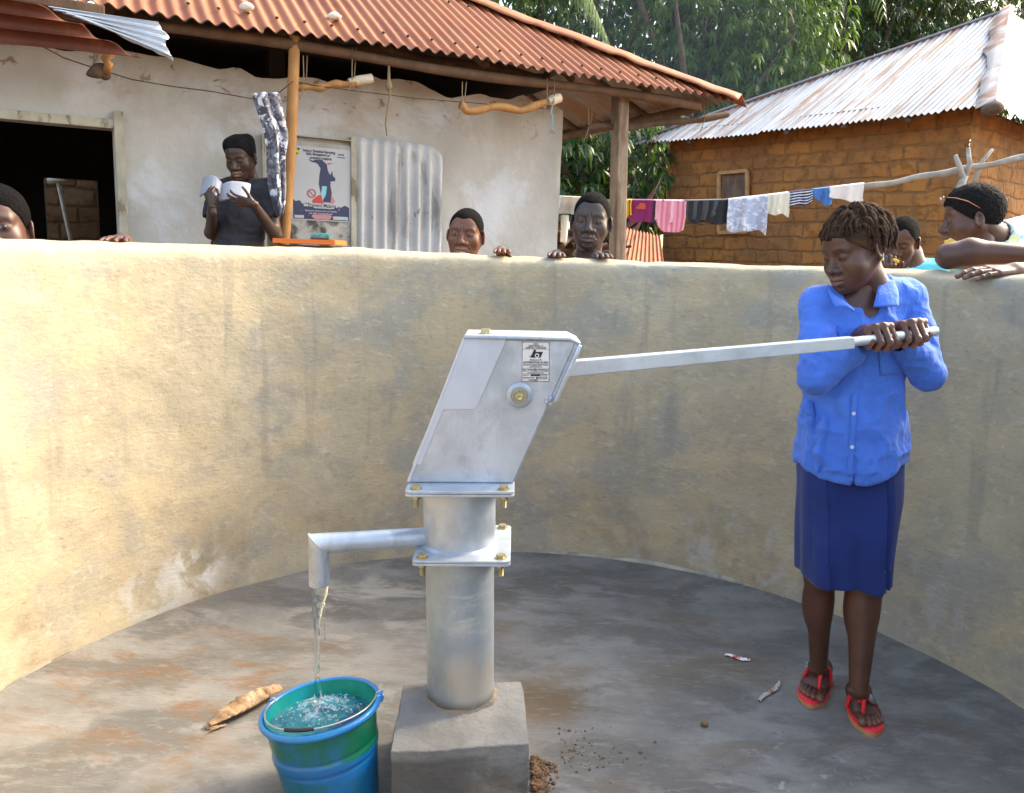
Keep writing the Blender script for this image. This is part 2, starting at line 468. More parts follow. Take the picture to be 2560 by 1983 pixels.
m_wall = mat('cement_render', (.39, .325, .225), .88, var=.13, vscale=2.0, layers=_wl, bump=.36, bscale=44, bstretch=(1, 1, 1.9), bump2=(7, 1.8))
NA, TH = 420, .135
A0, A1 = rad(-90 + 24), rad(270 - 24)
ang = np.linspace(A0, A1, NA)
prof = [(0, -.02), (0, .03)] + [(0, z) for z in np.linspace(.06, 1.20, 40)] + [(.004, 1.218), (.012, 1.229), (.03, 1.236), (.06, 1.242), (.09, 1.247), (.115, 1.245), (.13, 1.225)] + [(TH, z) for z in np.linspace(1.18, -.25, 16)]
prof = np.array(prof)
T_ = np.repeat(ang[:, None], len(prof), 1); Z_ = np.repeat(prof[None, :, 1], NA, 0); O_ = np.repeat(prof[None, :, 0], NA, 0)
uvw = np.stack([T_ * PR, Z_ + O_ * 3, 0 * T_], -1)
dr = .014 * vnoise(uvw, 1.7, 3) + .008 * vnoise(uvw, 5.5, 4) + .0035 * vnoise(uvw * [1, 1.6, 1], 15, 5) + .012 * np.clip((.12 - Z_) / .12, 0, 1) * (O_ < .05) * -1
dz = (.011 * vnoise(np.stack([T_ * PR, 0 * T_, 0 * T_], -1), 2.2, 8) + .006 * vnoise(np.stack([T_ * PR, 0 * T_, 0 * T_], -1), 11, 9) + .0035 * vnoise(uvw, 26, 2)) * np.clip((Z_ - .7) / .5, 0, 1)
Rr = PR + O_ + dr
P = np.stack([PC[0] + Rr * np.cos(T_), PC[1] + Rr * np.sin(T_), Z_ + dz], -1)
g = MB(); g.grid(P)
k = len(prof)
for i in (0, NA - 1): g.add(P[i], [list(range(k))])
wall_o = build('round_wall', g, m_wall, smooth=50, merge=True)
g = MB(); aa_ = np.linspace(A0, A1, 500); cn = vnoise(np.stack([aa_ * 9, 0 * aa_, 0 * aa_], -1), 1, 3)
g.tube(np.stack([PC[0] + (PR + .004 + dr_b) * np.cos(aa_), PC[1] + (PR + .004 + dr_b) * np.sin(aa_), .020 + .003 * cn], -1) if False else np.stack([PC[0] + (PR + .002) * np.cos(aa_), PC[1] + (PR + .002) * np.sin(aa_), .018 + .003 * cn], -1), .011 + .004 * cn, 8)
build('mortar_fillet', g, mat('pale_mortar', (.36, .33, .27), .9, var=.25, vscale=9, layers=[((.14, .12, .10), 6, .5, .62, None, None, .8)], bump=.5, bscale=60), wall_o, smooth=True)
tag(wall_o, 'curved cement-plastered enclosure wall with rounded top running behind the pump', 'wall')

# soil crumbs by the block, small stone, wrappers
m_soil = mat('soil_crumbs', (.17, .095, .05), .95, var=.4, vscale=60)
g = MB()
for i in range(520):
    a = abs(rng.normal(0, 1)); b = rng.normal(0, 1)
    c = gz(1330, 1900 + rng.uniform(0, 80), 0) if i < 380 else gz(1400, 1870, 0)
    if i < 380: p = c + V3(a * .022, b * .012, 0); r = abs(rng.normal(0, .0032)) + .0010
    else: p = c + V3(a * .10, b * .05, 0); r = abs(rng.normal(0, .0015)) + .0006
    p[2] = float(floor_z(p[0], p[1])) + r * .4 + (max(0, .012 - a * .006) * rng.uniform(0, 1) if i < 380 else 0)
    g.sphere(p, (r * rng.uniform(.7, 1.4), r, r * rng.uniform(.5, .9)), 6, 4)
for i in range(70):      # grit fallen on the floor elsewhere
    p = V3(rng.uniform(.1, 1.2), rng.uniform(1.55, 2.6), 0); r = rng.uniform(.0008, .0022); p[2] = float(floor_z(p[0], p[1])) + r * .3
    g.sphere(p, r, 5, 3)
g.v = [q + (vnoise(q, 400)[:, None] * .0012) for q in g.v]
o = build('soil_crumbs', g, m_soil); tag(o, 'crumbled brown soil and grit scattered beside the concrete block', 'soil', kind='stuff')
g = MB(); c = gz(1761, 1813, 0); c[2] = float(floor_z(c[0], c[1])) + .006
g.sphere(c, (.011, .009, .007), 14, 9)
g.v[0] += (vnoise(g.v[0], 120)[:, None] * .0025)
tag(build('clod', g, m_soil, smooth=True), 'single small brown clod lying on the open grey floor', 'clod')
m_wrap = mat('wrapper_foil', (.75, .72, .74), .3, var=.1, layers=[((.55, .03, .04), 60, .50, .56, (1, 1, 1), None, 1.0)], coat=.5)
m_wrap2 = mat('wrapper_clear', (.55, .50, .45), .25, var=.2, layers=[((.28, .10, .05), 70, .52, .58, None, None, .9)], coat=.5)
def wrapper(p0, p1, w, m, name, label):
    p0 = gz(*p0); p1 = gz(*p1); d = unit(p1 - p0); s = V3(-d[1], d[0], 0); L = np.linalg.norm(p1 - p0)
    u = np.linspace(0, 1, 26); v = np.linspace(-1, 1, 8)
    U_, W_ = np.meshgrid(u, v, indexing='ij')
    ww = w * (.35 + .65 * np.sin(np.pi * np.clip(U_, .04, .96)) ** .5)
    P = p0 + d * (U_ * L)[..., None] + s * (W_ * ww)[..., None]
    P[..., 0] += .0 * U_
    P[..., 2] = floor_z(P[..., 0], P[..., 1]) + .004 + .004 * (1 - W_ ** 2) + .0035 * vnoise(np.stack([U_ * 14, W_ * 2, 0 * U_], -1), 1, 5)
    P += s * (.004 * np.sin(U_ * 7))[..., None]
    g = MB(); g.grid(P); o = build(name, g, m, smooth=50, solid=.0005); tag(o, label, 'wrapper'); return o
wrapper((1812, 1637), (1875, 1652), .010, m_wrap, 'sweet_wrapper', 'torn white and red sweet wrapper lying flat on the grey floor')
wrapper((1898, 1755), (1952, 1708), .009, m_wrap2, 'clear_wrapper', 'crumpled clear and brown wrapper beside the girl\'s feet')

# dry curled leaf/husk by the bucket
m_husk = mat('dry_husk', (.30, .18, .095), .7, var=.3, vscale=30, layers=[((.44, .32, .21), 22, .45, .6, None, None, .8), ((.12, .06, .03), 26, .58, .68, None, None, .8)], bump=.4, bscale=80)
a = gz(522, 1822); b = gz(700, 1735)
u = np.linspace(0, 1, 60); v = np.linspace(-1, 1, 26)
U_, W_ = np.meshgrid(u, v, indexing='ij'); d = unit(b - a); s = V3(-d[1], d[0], 0); L = np.linalg.norm(b - a)
wd = np.interp(u, [0, .12, .2, .45, .7, .85, 1], [.010, .014, .024, .029, .027, .022, .013])[:, None]
th = W_ * 1.9 + .3 * np.sin(U_ * 9)
wr = 1 + .16 * vnoise(np.stack([U_ * 22, W_ * 1.6, 0 * U_], -1), 1, 2) + .08 * vnoise(np.stack([U_ * 50, W_ * 4, 0 * U_], -1), 1, 3)
P = a + d * (U_ * L)[..., None] + s * (wd * np.sin(th) * wr)[..., None]
P[..., 2] = .008 + wd * .8 * (1 + .8 * np.cos(th)) * wr * (.45 + .55 * U_)
g = MB(); g.grid(P)
for i in range(5): g.tube([a + V3(.01 * i, .003 * i, .004), a + V3(-.012 + .006 * i, -.008 * i * rng.uniform(.2, 1), .004 + rng.uniform(0, .01))], [.003, .001], 5)
tag(build('dry_husk', g, m_husk, smooth=60, solid=.0012), 'curled dry brown papery husk lying behind the blue bucket', 'husk')

# ================================================================ HAND PUMP
BZ = .155
m_galv = mat('galvanised_steel', (.40, .445, .50), .42, metal=.5, var=.14, vscale=9, layers=[((.52, .58, .66), 6, .42, .62, (1, 1, .6), None, .8), ((.28, .31, .34), 14, .52, .68, (1, 1, .7), None, .5), ((.82, .84, .86), 120, .68, .74, None, None, .5)], bump=.12, bscale=70, rvar=.12)
m_galv_pipe = mat('galvanised_pipe', (.38, .43, .48), .45, metal=.55, var=.12, vscale=8, layers=[((.27, .32, .37), 6, .45, .65, (1, 1, .5), None, .6),
    ((.55, .56, .52), 5, .50, .60, (1, 1, 2.6), ('sph', (.04, -.07, .27), .11), .75),
    ((.50, .46, .40), 16, .34, .46, (1, 1, .22), ('sph', (.040, -.08, .07), .105), 1.0),
    ((.16, .115, .06), 8, .42, .55, None, ('z', .035, .0), .9)], bump=.15, bscale=50, rvar=.12)
m_panel = mat('galvanised_cover', (.46, .51, .60), .40, metal=.4, var=.08, vscale=8, rvar=.06, bump=.05, bscale=90)
m_zinc = mat('yellow_zinc', (.42, .36, .20), .42, metal=.8, var=.15, vscale=60)
m_conc = mat('block_concrete', (.185, .18, .172), .9, var=.2, vscale=7, layers=[((.080, .07, .062), 4, .28, .46, None, ('z', .14, .12), .85), ((.11, .10, .10), 3, .48, .62, None, None, .7), ((.26, .20, .15), 3.4, .50, .60, None, ('z', .10, .0), .9), ((.5, .48, .44), 60, .66, .72, None, None, .6), ((.16, .1, .06), 70, .68, .74, None, None, .8)], bump=.8, bscale=35, bump2=(8, 1.5))  # sides darker than the top: their shade put into the colour
# block
g = MB()
c0, c1, c2, c3 = [gz(x, y, BZ) for x, y in ((979, 1880), (1321, 1859), (1302, 1703), (1007, 1711))]
bm = bmesh.new(); bmesh.ops.create_cube(bm, size=1); bmesh.ops.subdivide_edges(bm, edges=bm.edges[:], cuts=14, use_grid_fill=True)
Vb = np.array([v.co[:] for v in bm.verts]); Fb = [[v.index for v in f.verts] for f in bm.faces]; bm.free()
S_ = Vb[:, 0:1] + .5; T2 = Vb[:, 1:2] + .5
q = (1 - T2) * ((1 - S_) * c0 + S_ * c1) + T2 * ((1 - S_) * c3 + S_ * c2)
ctr = (c0 + c1 + c2 + c3) / 4
zz = Vb[:, 2] + .5
q = ctr + (q - ctr) * (1.0 + .03 * (1 - zz))[:, None]; q[:, 2] = -.02 + zz * (BZ + .02)
q += unit(V3(1, 1, 1)) * 0
N3 = np.stack([vnoise(q, 11, 1), vnoise(q, 11, 2), vnoise(q, 11, 3)], -1) * .004 + np.stack([vnoise(q, 40, 4), vnoise(q, 40, 5), vnoise(q, 40, 6)], -1) * .0018
q += N3
g.add(q, Fb); o = build('concrete_block', g, m_conc, smooth=40, bevel=.003); tag(o, 'rough grey concrete block under the hand pump pipe', 'block')

PB = py(1151, 1776, 1.855); PB[2] = BZ - .002
PROOT = thing('hand_pump', 'galvanised steel hand pump with slanted head, long lever and side spout on a concrete block', 'hand pump', PB, (0, rad(-1.7), 0))
PM = np.array(Matrix.Rotation(rad(-1.7), 3, 'Y'))
def L(x, y, yl):    # picture point -> pump-local (x, z) on local plane y = yl
    o = PM.T @ (CAMP - PB); d = PM.T @ ray(x, y); t = (yl - o[1]) / d[1]; p = o + d * t
    return p[0], p[2]
def Lz(y, yl=0, x=1151): return L(x, y, yl)[1]
def bolt(g, x, y, z, up=1, r=.0105, h=.009, washer=True):
    a = np.linspace(0, 2 * np.pi, 6, endpoint=False) + rng.uniform(0, 1)
    g.prism([(r * math.cos(t), r * math.sin(t)) for t in a], (1, 0, 0), (0, 1, 0), (0, 0, up), (x, y, z), .0015, h)
    if washer: g.lathe([(.001, 0), (r * 1.35, 0), (r * 1.35, .0018), (.001, .0018)], 20, (x, y, z if up > 0 else z - .0018))
def flange_bolts(z_top, z_bot, xs, ys, parent):
    for x in xs:
        for y in ys:
            g = MB(); bolt(g, x, y, z_top)
            bolt(g, x, y, z_bot, -1)
            g.tube([(x, y, z_bot), (x, y, z_bot - .030)], .0058, 10)
            for i in range(7): g.lathe([(.0058, 0), (.0066, .001), (.0058, .002)], 10, (x, y, z_bot - .029 + i * .0028))
            build('bolt', g, m_zinc, parent, local=True, smooth=35)
# stand pipe
zt = Lz(1404, 0); rp = .0835
zf1 = L(1151, 1402, -.125)[1]     # top of lower flange joint (front edge)
g = MB(); prof_ = [(rp, 0.0), (rp, zf1 - .008)]
zs = np.linspace(0, zf1 - .008, 30); g.lathe([(rp, z) for z in zs], 72, cap0=True, cap1=True)
build('stand_pipe', g, m_galv_pipe, PROOT, local=True, smooth=40)
g = MB()
a = np.linspace(0, 2 * np.pi, 72, endpoint=False)
rw = rp + .006 + .002 * np.sin(a * 9) + .0015 * np.sin(a * 23)
for rr_, z in ((1, .0), ): pass
P = np.stack([np.stack([(rp - .001 + 0 * a) * np.cos(a), (rp - .001) * np.sin(a), .008 + .002 * np.sin(7 * a)], -1), np.stack([rw * np.cos(a), rw * np.sin(a), .003 + 0 * a], -1), np.stack([(rw + .006) * np.cos(a), (rw + .006) * np.sin(a), -.002 + 0 * a], -1)])
g.grid(P, closed=True); build('mortar_collar', g, m_conc, PROOT, local=True, smooth=True)
def plate(z, hx, hy, t, name, xoff=0):
    g = MB(); rc = .012; poly = []
    for cx, cy, a0 in ((hx, hy, 0), (-hx, hy, 90), (-hx, -hy, 180), (hx, -hy, 270)):
        for k in range(5):
            t_ = rad(a0 + k * 22.5); poly.append((cx - math.copysign(rc, cx) + rc * math.cos(t_) + xoff, cy - math.copysign(rc, cy) + rc * math.sin(t_)))
    g.prism(poly, (1, 0, 0), (0, 1, 0), (0, 0, 1), (0, 0, z), 0, t); return build(name, g, m_galv, PROOT, local=True, bevel=.0012)
hl = .125
xl0, zl0 = L(1029, 1404, -hl); xr0, zr0 = L(1276, 1400, -hl)
xo1 = (xl0 + xr0) / 2; hx1 = (xr0 - xl0) / 2
plate(zf1 - .0145, hx1, hl, .0062, 'pipe_flange', xo1); plate(zf1 - .0075, hx1, hl, .0062, 'tank_flange', xo1)
flange_bolts(zf1 - .0013, zf1 - .0147, (xo1 - hx1 + .022, xo1 + hx1 - .022), (-hl + .022, hl - .022), PROOT)
# water tank
zf2 = L(1151, 1226, -hl)[1]
xl2, _ = L(1011, 1237, -hl); xr2, _ = L(1286, 1235, -hl); xo2 = (xl2 + xr2) / 2; hx2 = (xr2 - xl2) / 2
g = MB(); rt = .0870
g.lathe([(rt, z) for z in np.linspace(zf1 - .001, zf2 - .020, 16)], 72, cap0=True, cap1=True)
gw = MB(); gw.lathe([(rt, .006), (rt + .003, .0035), (rt + .008, 0)], 72, (0, 0, zf1 - .0012))
build('water_tank', g, m_galv, PROOT, local=True, smooth=40); build('weld_bead', gw, m_galv, PROOT, local=True, smooth=True)
plate(zf2 - .0165, hx2, hl, .006, 'tank_top_flange', xo2); plate(zf2 - .0095, hx2, hl, .0065, 'head_flange', xo2)
flange_bolts(zf2 - .003, zf2 - .0167, (xo2 - hx2 + .024, xo2 + hx2 - .024), (-hl + .020, hl - .020), PROOT)
for s in (-1, 1):                           # gusset ribs under the flange
    g = MB()
    x0 = s * (rt - .001); g.prism([(x0, 0), (x0 + s * .022, 0), (x0, -.022)], (1, 0, 0), (0, 0, 1), (0, 1, 0), (0, 0, zf2 - .0165), -.003, .003)
    build('gusset', g, m_galv, PROOT, local=True)
# spout : horizontal tube, mitred elbow, down tube
ys0, ys1 = .0, -.10
rsp = .0235
x0, z0 = L(1075, 1348, -.02); x1, z1 = L(797, 1358, ys1)
g = MB(); n = 36; a = np.linspace(0, 2 * np.pi, n, endpoint=False)
A = V3(-.05, 0, z0); B = V3(x1, ys1, z1 - .001); Dn = V3(x1 - .004, ys1 + .004, L(790, 1463, ys1)[1])
d1 = unit(B - A); d2 = unit(Dn - B); mn = unit(d1 + d2)       # mitre plane normal
def ringm(c, d, plane=None):
    s, u = perp(d); P = c + rsp * (np.cos(a)[:, None] * s + np.sin(a)[:, None] * u)
    if plane is not None:
        t = ((plane[0] - P) @ plane[1]) / (d @ plane[1]); P = P + t[:, None] * d
    return P
g.grid(np.stack([ringm(A, d1), ringm(B, d1, (B, mn))]), closed=True)
g.grid(np.stack([ringm(B, d2, (B, mn)), ringm(Dn, d2)]), closed=True)
inn = ringm(Dn, d2); cc = Dn; g.grid(np.stack([inn, cc + (inn - cc) * .86, cc + (inn - cc) * .86 - d2 * .06]), closed=True)
build('spout', g, m_galv, PROOT, local=True, smooth=40)
g = MB(); rg = ringm(B, d1, (B, mn)); g.tube(np.concatenate([rg, rg[:1]]), .0018, 6); build('weld_bead', g, m_galv, PROOT, local=True, smooth=True)
SPOUT = PM @ Dn + PB
# ---- head
yf = -.058
def Lp(x, y, yl=yf): return L(x, y, yl)
zt0 = zf2 - .003
poly = [Lp(1021, 1222), Lp(1163, 846), Lp(1436, 850), Lp(1441, 858), Lp(1284, 1222)]
poly[0] = (poly[0][0], zt0); poly[-1] = (poly[-1][0], zt0)
g = MB(); g.prism(poly, (1, 0, 0), (0, 0, 1), (0, 1, 0), (0, 0, 0), yf, -yf)
head = build('pump_head', g, m_galv, PROOT, local=True, bevel=.006, smooth=35)
tl, tr, tc = poly[1], poly[2], poly[3]
g = MB()                                    # top plate with sloping right lip
up = .0045
top = [(tl[0] - .003, tl[1]), (tl[0] - .002, tl[1] + up + .004), (tr[0] - .01, tr[1] + up + .003), (tr[0] + .014, tr[1] - .004), (tr[0] + .012, tr[1] - .011), (tr[0] - .012, tr[1] - .001)]
g.prism(top, (1, 0, 0), (0, 0, 1), (0, 1, 0), (0, 0, 0), yf - .010, -yf + .010)
build('top_plate', g, m_galv, PROOT, local=True, bevel=.003, smooth=40)
g = MB()                                    # front cover : wrap-round sheet with stepped edge
cv = [Lp(1166, 843), Lp(1268, 845), Lp(1190, 1023), Lp(1109, 1024), Lp(1053, 1161), Lp(1031, 1161), Lp(1036, 1148)]
g.prism(cv, (1, 0, 0), (0, 0, 1), (0, 1, 0), (0, 0, 0), yf - .0025, yf + .0005)
build('front_cover', g, m_panel, PROOT, local=True, bevel=.0008)
g = MB(); a_, b_ = Lp(1022, 1205), Lp(1163, 846)
dd = unit([b_[0] - a_[0], 0, b_[1] - a_[1]]); g.beam((a_[0] - .001, 0, a_[1]), (b_[0] - .001, 0, b_[1]), .122, .008, up=(1, 0, 0), bev=.002)
build('side_strip', g, m_panel, PROOT, local=True, bevel=.001)
g = MB()                                    # open rear channel frame on the lever side
pts = [Lp(1452, 858), Lp(1450, 872), Lp(1389, 1003), Lp(1372, 1012), Lp(1366, 1012)]
a0 = Lp(1450, 862); a1 = Lp(1388, 1002)
for yy in (yf - .006, -yf + .006):
    g.beam((a0[0], yy, a0[1]), (a1[0], yy, a1[1]), .010, .012, up=(0, 1, 0), bev=.003)
w0 = Lp(1384, 1000); w1 = Lp(1371, 1013)
g.beam((w0[0], 0, w0[1]), (w1[0], 0, w1[1]), .124, .012, up=(1, 0, 0), bev=.004)
inner = [Lp(1437, 862), Lp(1449, 868), Lp(1388, 998), Lp(1372, 1008)]
g.prism(inner, (1, 0, 0), (0, 0, 1), (0, 1, 0), (0, 0, 0), .050, .056)
g.prism(inner, (1, 0, 0), (0, 0, 1), (0, 1, 0), (0, 0, 0), -.056, -.050)
build('lever_guide', g, m_galv, PROOT, local=True, smooth=40)
g = MB(); wa = Lp(1372, 1000); 
for i in range(9): g.sphere((wa[0] + rng.uniform(-.006, .01), yf + rng.uniform(-.008, .004), wa[1] + rng.uniform(-.006, .006)), rng.uniform(.004, .007), 8, 6)
build('weld_blob', g, m_galv, PROOT, local=True, smooth=True)
# axle boss and nut
bx, bz_ = Lp(1299, 989, yf - .006); Ry = np.array([[1, 0, 0], [0, 0, 1], [0, -1, 0]], float)
R_y = np.array(Matrix.Rotation(rad(90), 3, 'X'))
g = MB(); g.lathe([(.030, 0), (.0295, .004), (.024, .0075), (.019, .0075), (.0175, .006), (.0001, .006)], 40, (bx, yf, bz_), R_y)
build('axle_boss', g, m_galv, PROOT, local=True, smooth=40)
g = MB(); a6 = np.linspace(0, 2 * np.pi, 6, endpoint=False) + .3
g.lathe([(.0001, 0), (.0150, 0), (.0150, .002), (.0001, .002)], 24, (bx, yf - .006, bz_), R_y)
g.prism([(.0125 * math.cos(t), .0125 * math.sin(t)) for t in a6], (1, 0, 0), (0, 0, 1), (0, -1, 0), (bx, yf - .008, bz_), 0, .009)
g.lathe([(.0115, 0), (.0105, .006), (.0085, .006), (.0085, .014), (.006, .015), (.0001, .0135)], 24, (bx, yf - .017, bz_), R_y)
build('axle_nut', g, m_zinc, PROOT, local=True, smooth=35)
g = MB(); tx, tz = Lp(1214, 826, -.02); g2z = tl[1] + .0075; bolt(g, tx, -.03, g2z, r=.0115, h=.0115); build('bolt', g, m_zinc, PROOT, local=True, smooth=35)
# name plate
m_plate = mat('plate_aluminium', (.62, .63, .64), .4, metal=.3); m_ink = mat('black_ink', (.012, .012, .013), .5)
px0, pz1 = Lp(1305, 854); px1, pz0 = Lp(1373, 955)
yp = yf - .0012
pr = thing_plate = MB(); pr.box(((px0 + px1) / 2, yf - .0006, (pz0 + pz1) / 2), (px1 - px0, .0012, pz1 - pz0), bev=.0004)
npl = build('name_plate', pr, m_plate, PROOT, local=True)
W_p = px1 - px0; H_p = pz1 - pz0; cxp = (px0 + px1) / 2
def line(z, h=.0006, x0=0.0, x1=1.0, y=yp):
    g.box((px0 + W_p * (x0 + x1) / 2, y - .0001, pz1 - H_p * z), (W_p * (x1 - x0), .0003, h))
g = MB()
for z in (.012, .985): line(z, .0012)
for x in (.012, .988): g.box((px0 + W_p * x, yp, (pz0 + pz1) / 2), (.0011, .0004, H_p))
for z in (.19, .655, .80, .93): line(z)
line(.832, .0042, .32, .92); line(.895, .0042, .52, .92)
# logo : triangle + slanted wing with ring
lz = pz1 - H_p * .31
g.prism([(-.0125, -.008), (-.004, .0105), (-.0005, .0105), (.0035, -.008)], (1, 0, 0), (0, 0, 1), (0, -1, 0), (cxp, yp, lz), 0, .0004)
g.prism([(.001, .0055), (.0165, .0055), (.011, -.008), (.001, -.008)], (1, 0, 0), (0, 0, 1), (0, -1, 0), (cxp, yp, lz), 0, .0004)
t_ = np.linspace(-2.6, .2, 14); g.tube([(cxp - .004 + .0135 * math.cos(q), yp - .0003, lz - .001 + .005 * math.sin(q)) for q in t_], .0006, 5)
build('printing', g, m_ink, npl, local=True)
g = MB(); g.lathe([(.0028, 0), (.0050, 0), (.0050, .0006), (.0028, .0006)], 24, (cxp + .003, yp - .0003, lz - .003), R_y); build('logo_ring', g, m_plate, npl, local=True)
def pt(s, zf, size, w=None, m=m_ink, xf=.5, bold=True):
    text(s, size, (px0 + W_p * xf, yp - .0004, pz1 - H_p * zf), (1, 0, 0), (0, 0, 1), (0, -1, 0), m, npl, bold=bold, width=None if w is None else W_p * w)
pt('AOV', .06, .0055); pt('INDIA MARK - II', .108, .005, .5); pt('DEEPWELL HANDPUMP', .157, .005, .74)
pt('Manufactured By', .45, .0042, .42); pt('AOV INTERNATIONAL LLP, INDIA', .515, .0065, .9); pt('(A Govt. Recognised Export House)', .572, .005, .9)
pt('AN ISO CERTIFIED CO.', .625, .0032, .46); pt('Email : international@aovinternational.com', .685, .0036, .92); pt('Mobile : +91 9810198809, +91 8210198809', .728, .0036, .92)
pt('www.aovinternational.com', .772, .0036, .6); pt('SERIAL NO.', .832, .0032, .22, xf=.16); pt('MONTH/YEAR OF MFG.', .895, .0032, .42, xf=.25); pt('UNICEF', .955, .003, .2, xf=.35); pt('AOV', .957, .005, .14, xf=.52)
pt('49606', .832, .0045, .24, m_plate, xf=.78); pt('06/2024', .895, .0045, .3, m_plate, xf=.74)
for x in (.06, .94):
    for z in (.04, .965): g = MB(); g.lathe([(.0016, 0), (.001, .0012), (.0001, .0014)], 10, (px0 + W_p * x, yp, pz1 - H_p * z), R_y); build('rivet', g, m_plate, npl, local=True, smooth=True)
# ---- lever : square bar then round grip, passing in front of the girl
m_bar = mat('galvanised_bar', (.50, .54, .58), .45, metal=.55, var=.12, vscale=14, layers=[((.62, .64, .62), 10, .45, .65, (.3, 1, 1), None, .5)], bump=.1, bscale=60, rvar=.1)
def Wl(p): return PM.T @ (np.array(p) - PB)
HA = Wl(py(1420, 921, 1.87)); HB = Wl(py(2130, 856, 1.93)); HC = Wl(py(2342, 828, 1.945))
HA0 = HA + (HA - HB) * .16
g = MB(); n = 4; d = unit(HB - HA0); u = unit(np.cross(np.cross(d, V3(0, 0, 1)), d)); s = np.cross(d, u)
ring = []
for c, h in ((HA0, .0185), (HA, .0180), (HB, .0142)):
    ring.append([c + s * h + u * h, c - s * h + u * h, c - s * h - u * h, c + s * h - u * h])
g.grid(np.array(ring), closed=True); g.add(ring[-1], [[0, 1, 2, 3]]); g.add(ring[0], [[3, 2, 1, 0]])
lev = build('lever', g, m_bar, PROOT, local=True, bevel=.0022, merge=True)
g = MB(); g.tube([HB - d * .02, HC - unit(HC - HB) * .004, HC], [.0118, .0118, .0104], 24)
build('lever_grip', g, m_bar, lev, local=True, smooth=40)
BAR0 = PM @ HB + PB; BAR1 = PM @ HC + PB

# ================================================================ BUCKET
m_bk = mat('marbled_plastic', (.003, .13, .36), .33, var=.1, vscale=5, layers=[((.0, .115, .062), 4.0, .30, .50, (1, 1, 1.0), ('z', .172, .182), 1.0), ((.0, .10, .15), 4, .35, .6, None, ('z', .140, .125), .9), ((.0, .10, .05), 6, .50, .62, None, ('z', .12, .08), .8), ((.5, .6, .7), 130, .72, .75, None, None, .7)], coat=.25, bump=.05, bscale=60)
m_bkin = mat('bucket_inside', (.0, .34, .36), .35, var=.15, vscale=5, layers=[((.0, .24, .13), 4, .42, .62, None, None, .9), ((.6, .75, .8), 140, .71, .74, None, None, .6)])
m_rim = mat('bucket_rim', (.003, .18, .46), .3, coat=.3, var=.08)
m_wire = mat('wire', (.55, .53, .5), .35, metal=.8)
bc = CAMP + ray(801, 1767) * 1.85
BT = np.array(Matrix.Rotation(rad(-2.5), 3, 'X') @ Matrix.Rotation(rad(-8.5), 3, 'Y'))
bh = .25; rb1 = .136; rb0 = .102
broot = thing('bucket', 'blue-green marbled plastic bucket filling under the spout', 'bucket', bc - BT @ V3(0, 0, bh))
def bw(x): return BT @ np.asarray(x, float)
def brad(z): return rb0 + (rb1 - .008 - rb0) * z / bh
g = MB(); pr_ = [(.001, .004), (rb0 - .004, .004), (rb0, 0), (rb0 + .001, .01)]
for z in np.linspace(.02, bh, 60):
    t = (z - .145) / .010; t2 = (z - .172) / .010
    pr_.append((brad(z) + .0030 * math.exp(-((z - .158) / .012) ** 4) - .003 * math.exp(-((z - .142) / .0025) ** 2) - .003 * math.exp(-((z - .174) / .0025) ** 2), z))
g.lathe(pr_, 96, R=BT, c=bc - BT @ V3(0, 0, bh))
shell = build('bucket_shell', g, m_bk, broot, smooth=60)
g = MB(); g.lathe([(.001, .01), (rb0 - .004, .01)] + [(brad(z) - .0028, z) for z in np.linspace(.015, bh + .001, 12)], 96, R=BT, c=bc - BT @ V3(0, 0, bh))
build('bucket_lining', g, m_bkin, broot, smooth=60)
g = MB(); a = np.linspace(0, 2 * np.pi, 13)[:-1]
t = np.linspace(0, 2 * np.pi, 97); rimc = rb1 - .003
g.lathe([(rimc + .0065 * math.cos(q), bh + .008 * math.sin(q) - .003) for q in list(a) + [a[0]]], 96, R=BT, c=bc - BT @ V3(0, 0, bh))
build('bucket_rim', g, m_rim, broot, smooth=True)
# bail lying on the rim towards the camera
def bl(x, y, z): return bc + BT @ V3(x, y, z)
hinge = rad(38)
e0 = V3((rimc) * math.cos(math.pi + .10), rimc * math.sin(math.pi + .10) + .03, .0); 
tt = np.linspace(0, 1, 60)
a_s, a_e = rad(158), rad(360 + 12)
an = a_s + (a_e - a_s) * tt
bail = [bl((rimc - .004 - .010 * math.sin(math.pi * q)) * math.cos(w_), (rimc - .004 - .012 * math.sin(math.pi * q)) * math.sin(w_), .004 + .007 * math.sin(math.pi * q)) for q, w_ in zip(tt, an)]
g = MB(); g.tube(bail, .0019, 8)
for e, sgn in ((bail[0], -1), (bail[-1], 1)):
    g.tube([e + BT @ V3(.0, 0, .002), e + BT @ V3(sgn * .012, .008, .004), e + BT @ V3(sgn * .016, .002, -.006), e + BT @ V3(sgn * .004, -.016, .001)], .0019, 8)
bo = build('bail', g, m_wire, broot, smooth=True)
g = MB()
i0, i1 = 24, 33
m_grip = mat('grip_plastic', (.03, .018, .02), .4)
pp = np.array(bail)[i0:i1 + 1]; pr2 = np.interp(np.linspace(0, 1, 80), np.linspace(0, 1, len(pp)), np.arange(len(pp)))
pp2 = np.stack([np.interp(pr2, np.arange(len(pp)), pp[:, k]) for k in range(3)], 1)
g.tube(pp2, .0042 + .0006 * np.sin(np.arange(80) * 1.6), 10); build('grip', g, m_grip, bo, smooth=True)
for w_ in (a_s, a_e): g = MB(); g.box(bl(rimc * math.cos(w_) * 1.03, rimc * math.sin(w_) * 1.03, -.004), (.014, .02, .022), BT, bev=.003); build('lug', g, m_rim, broot)
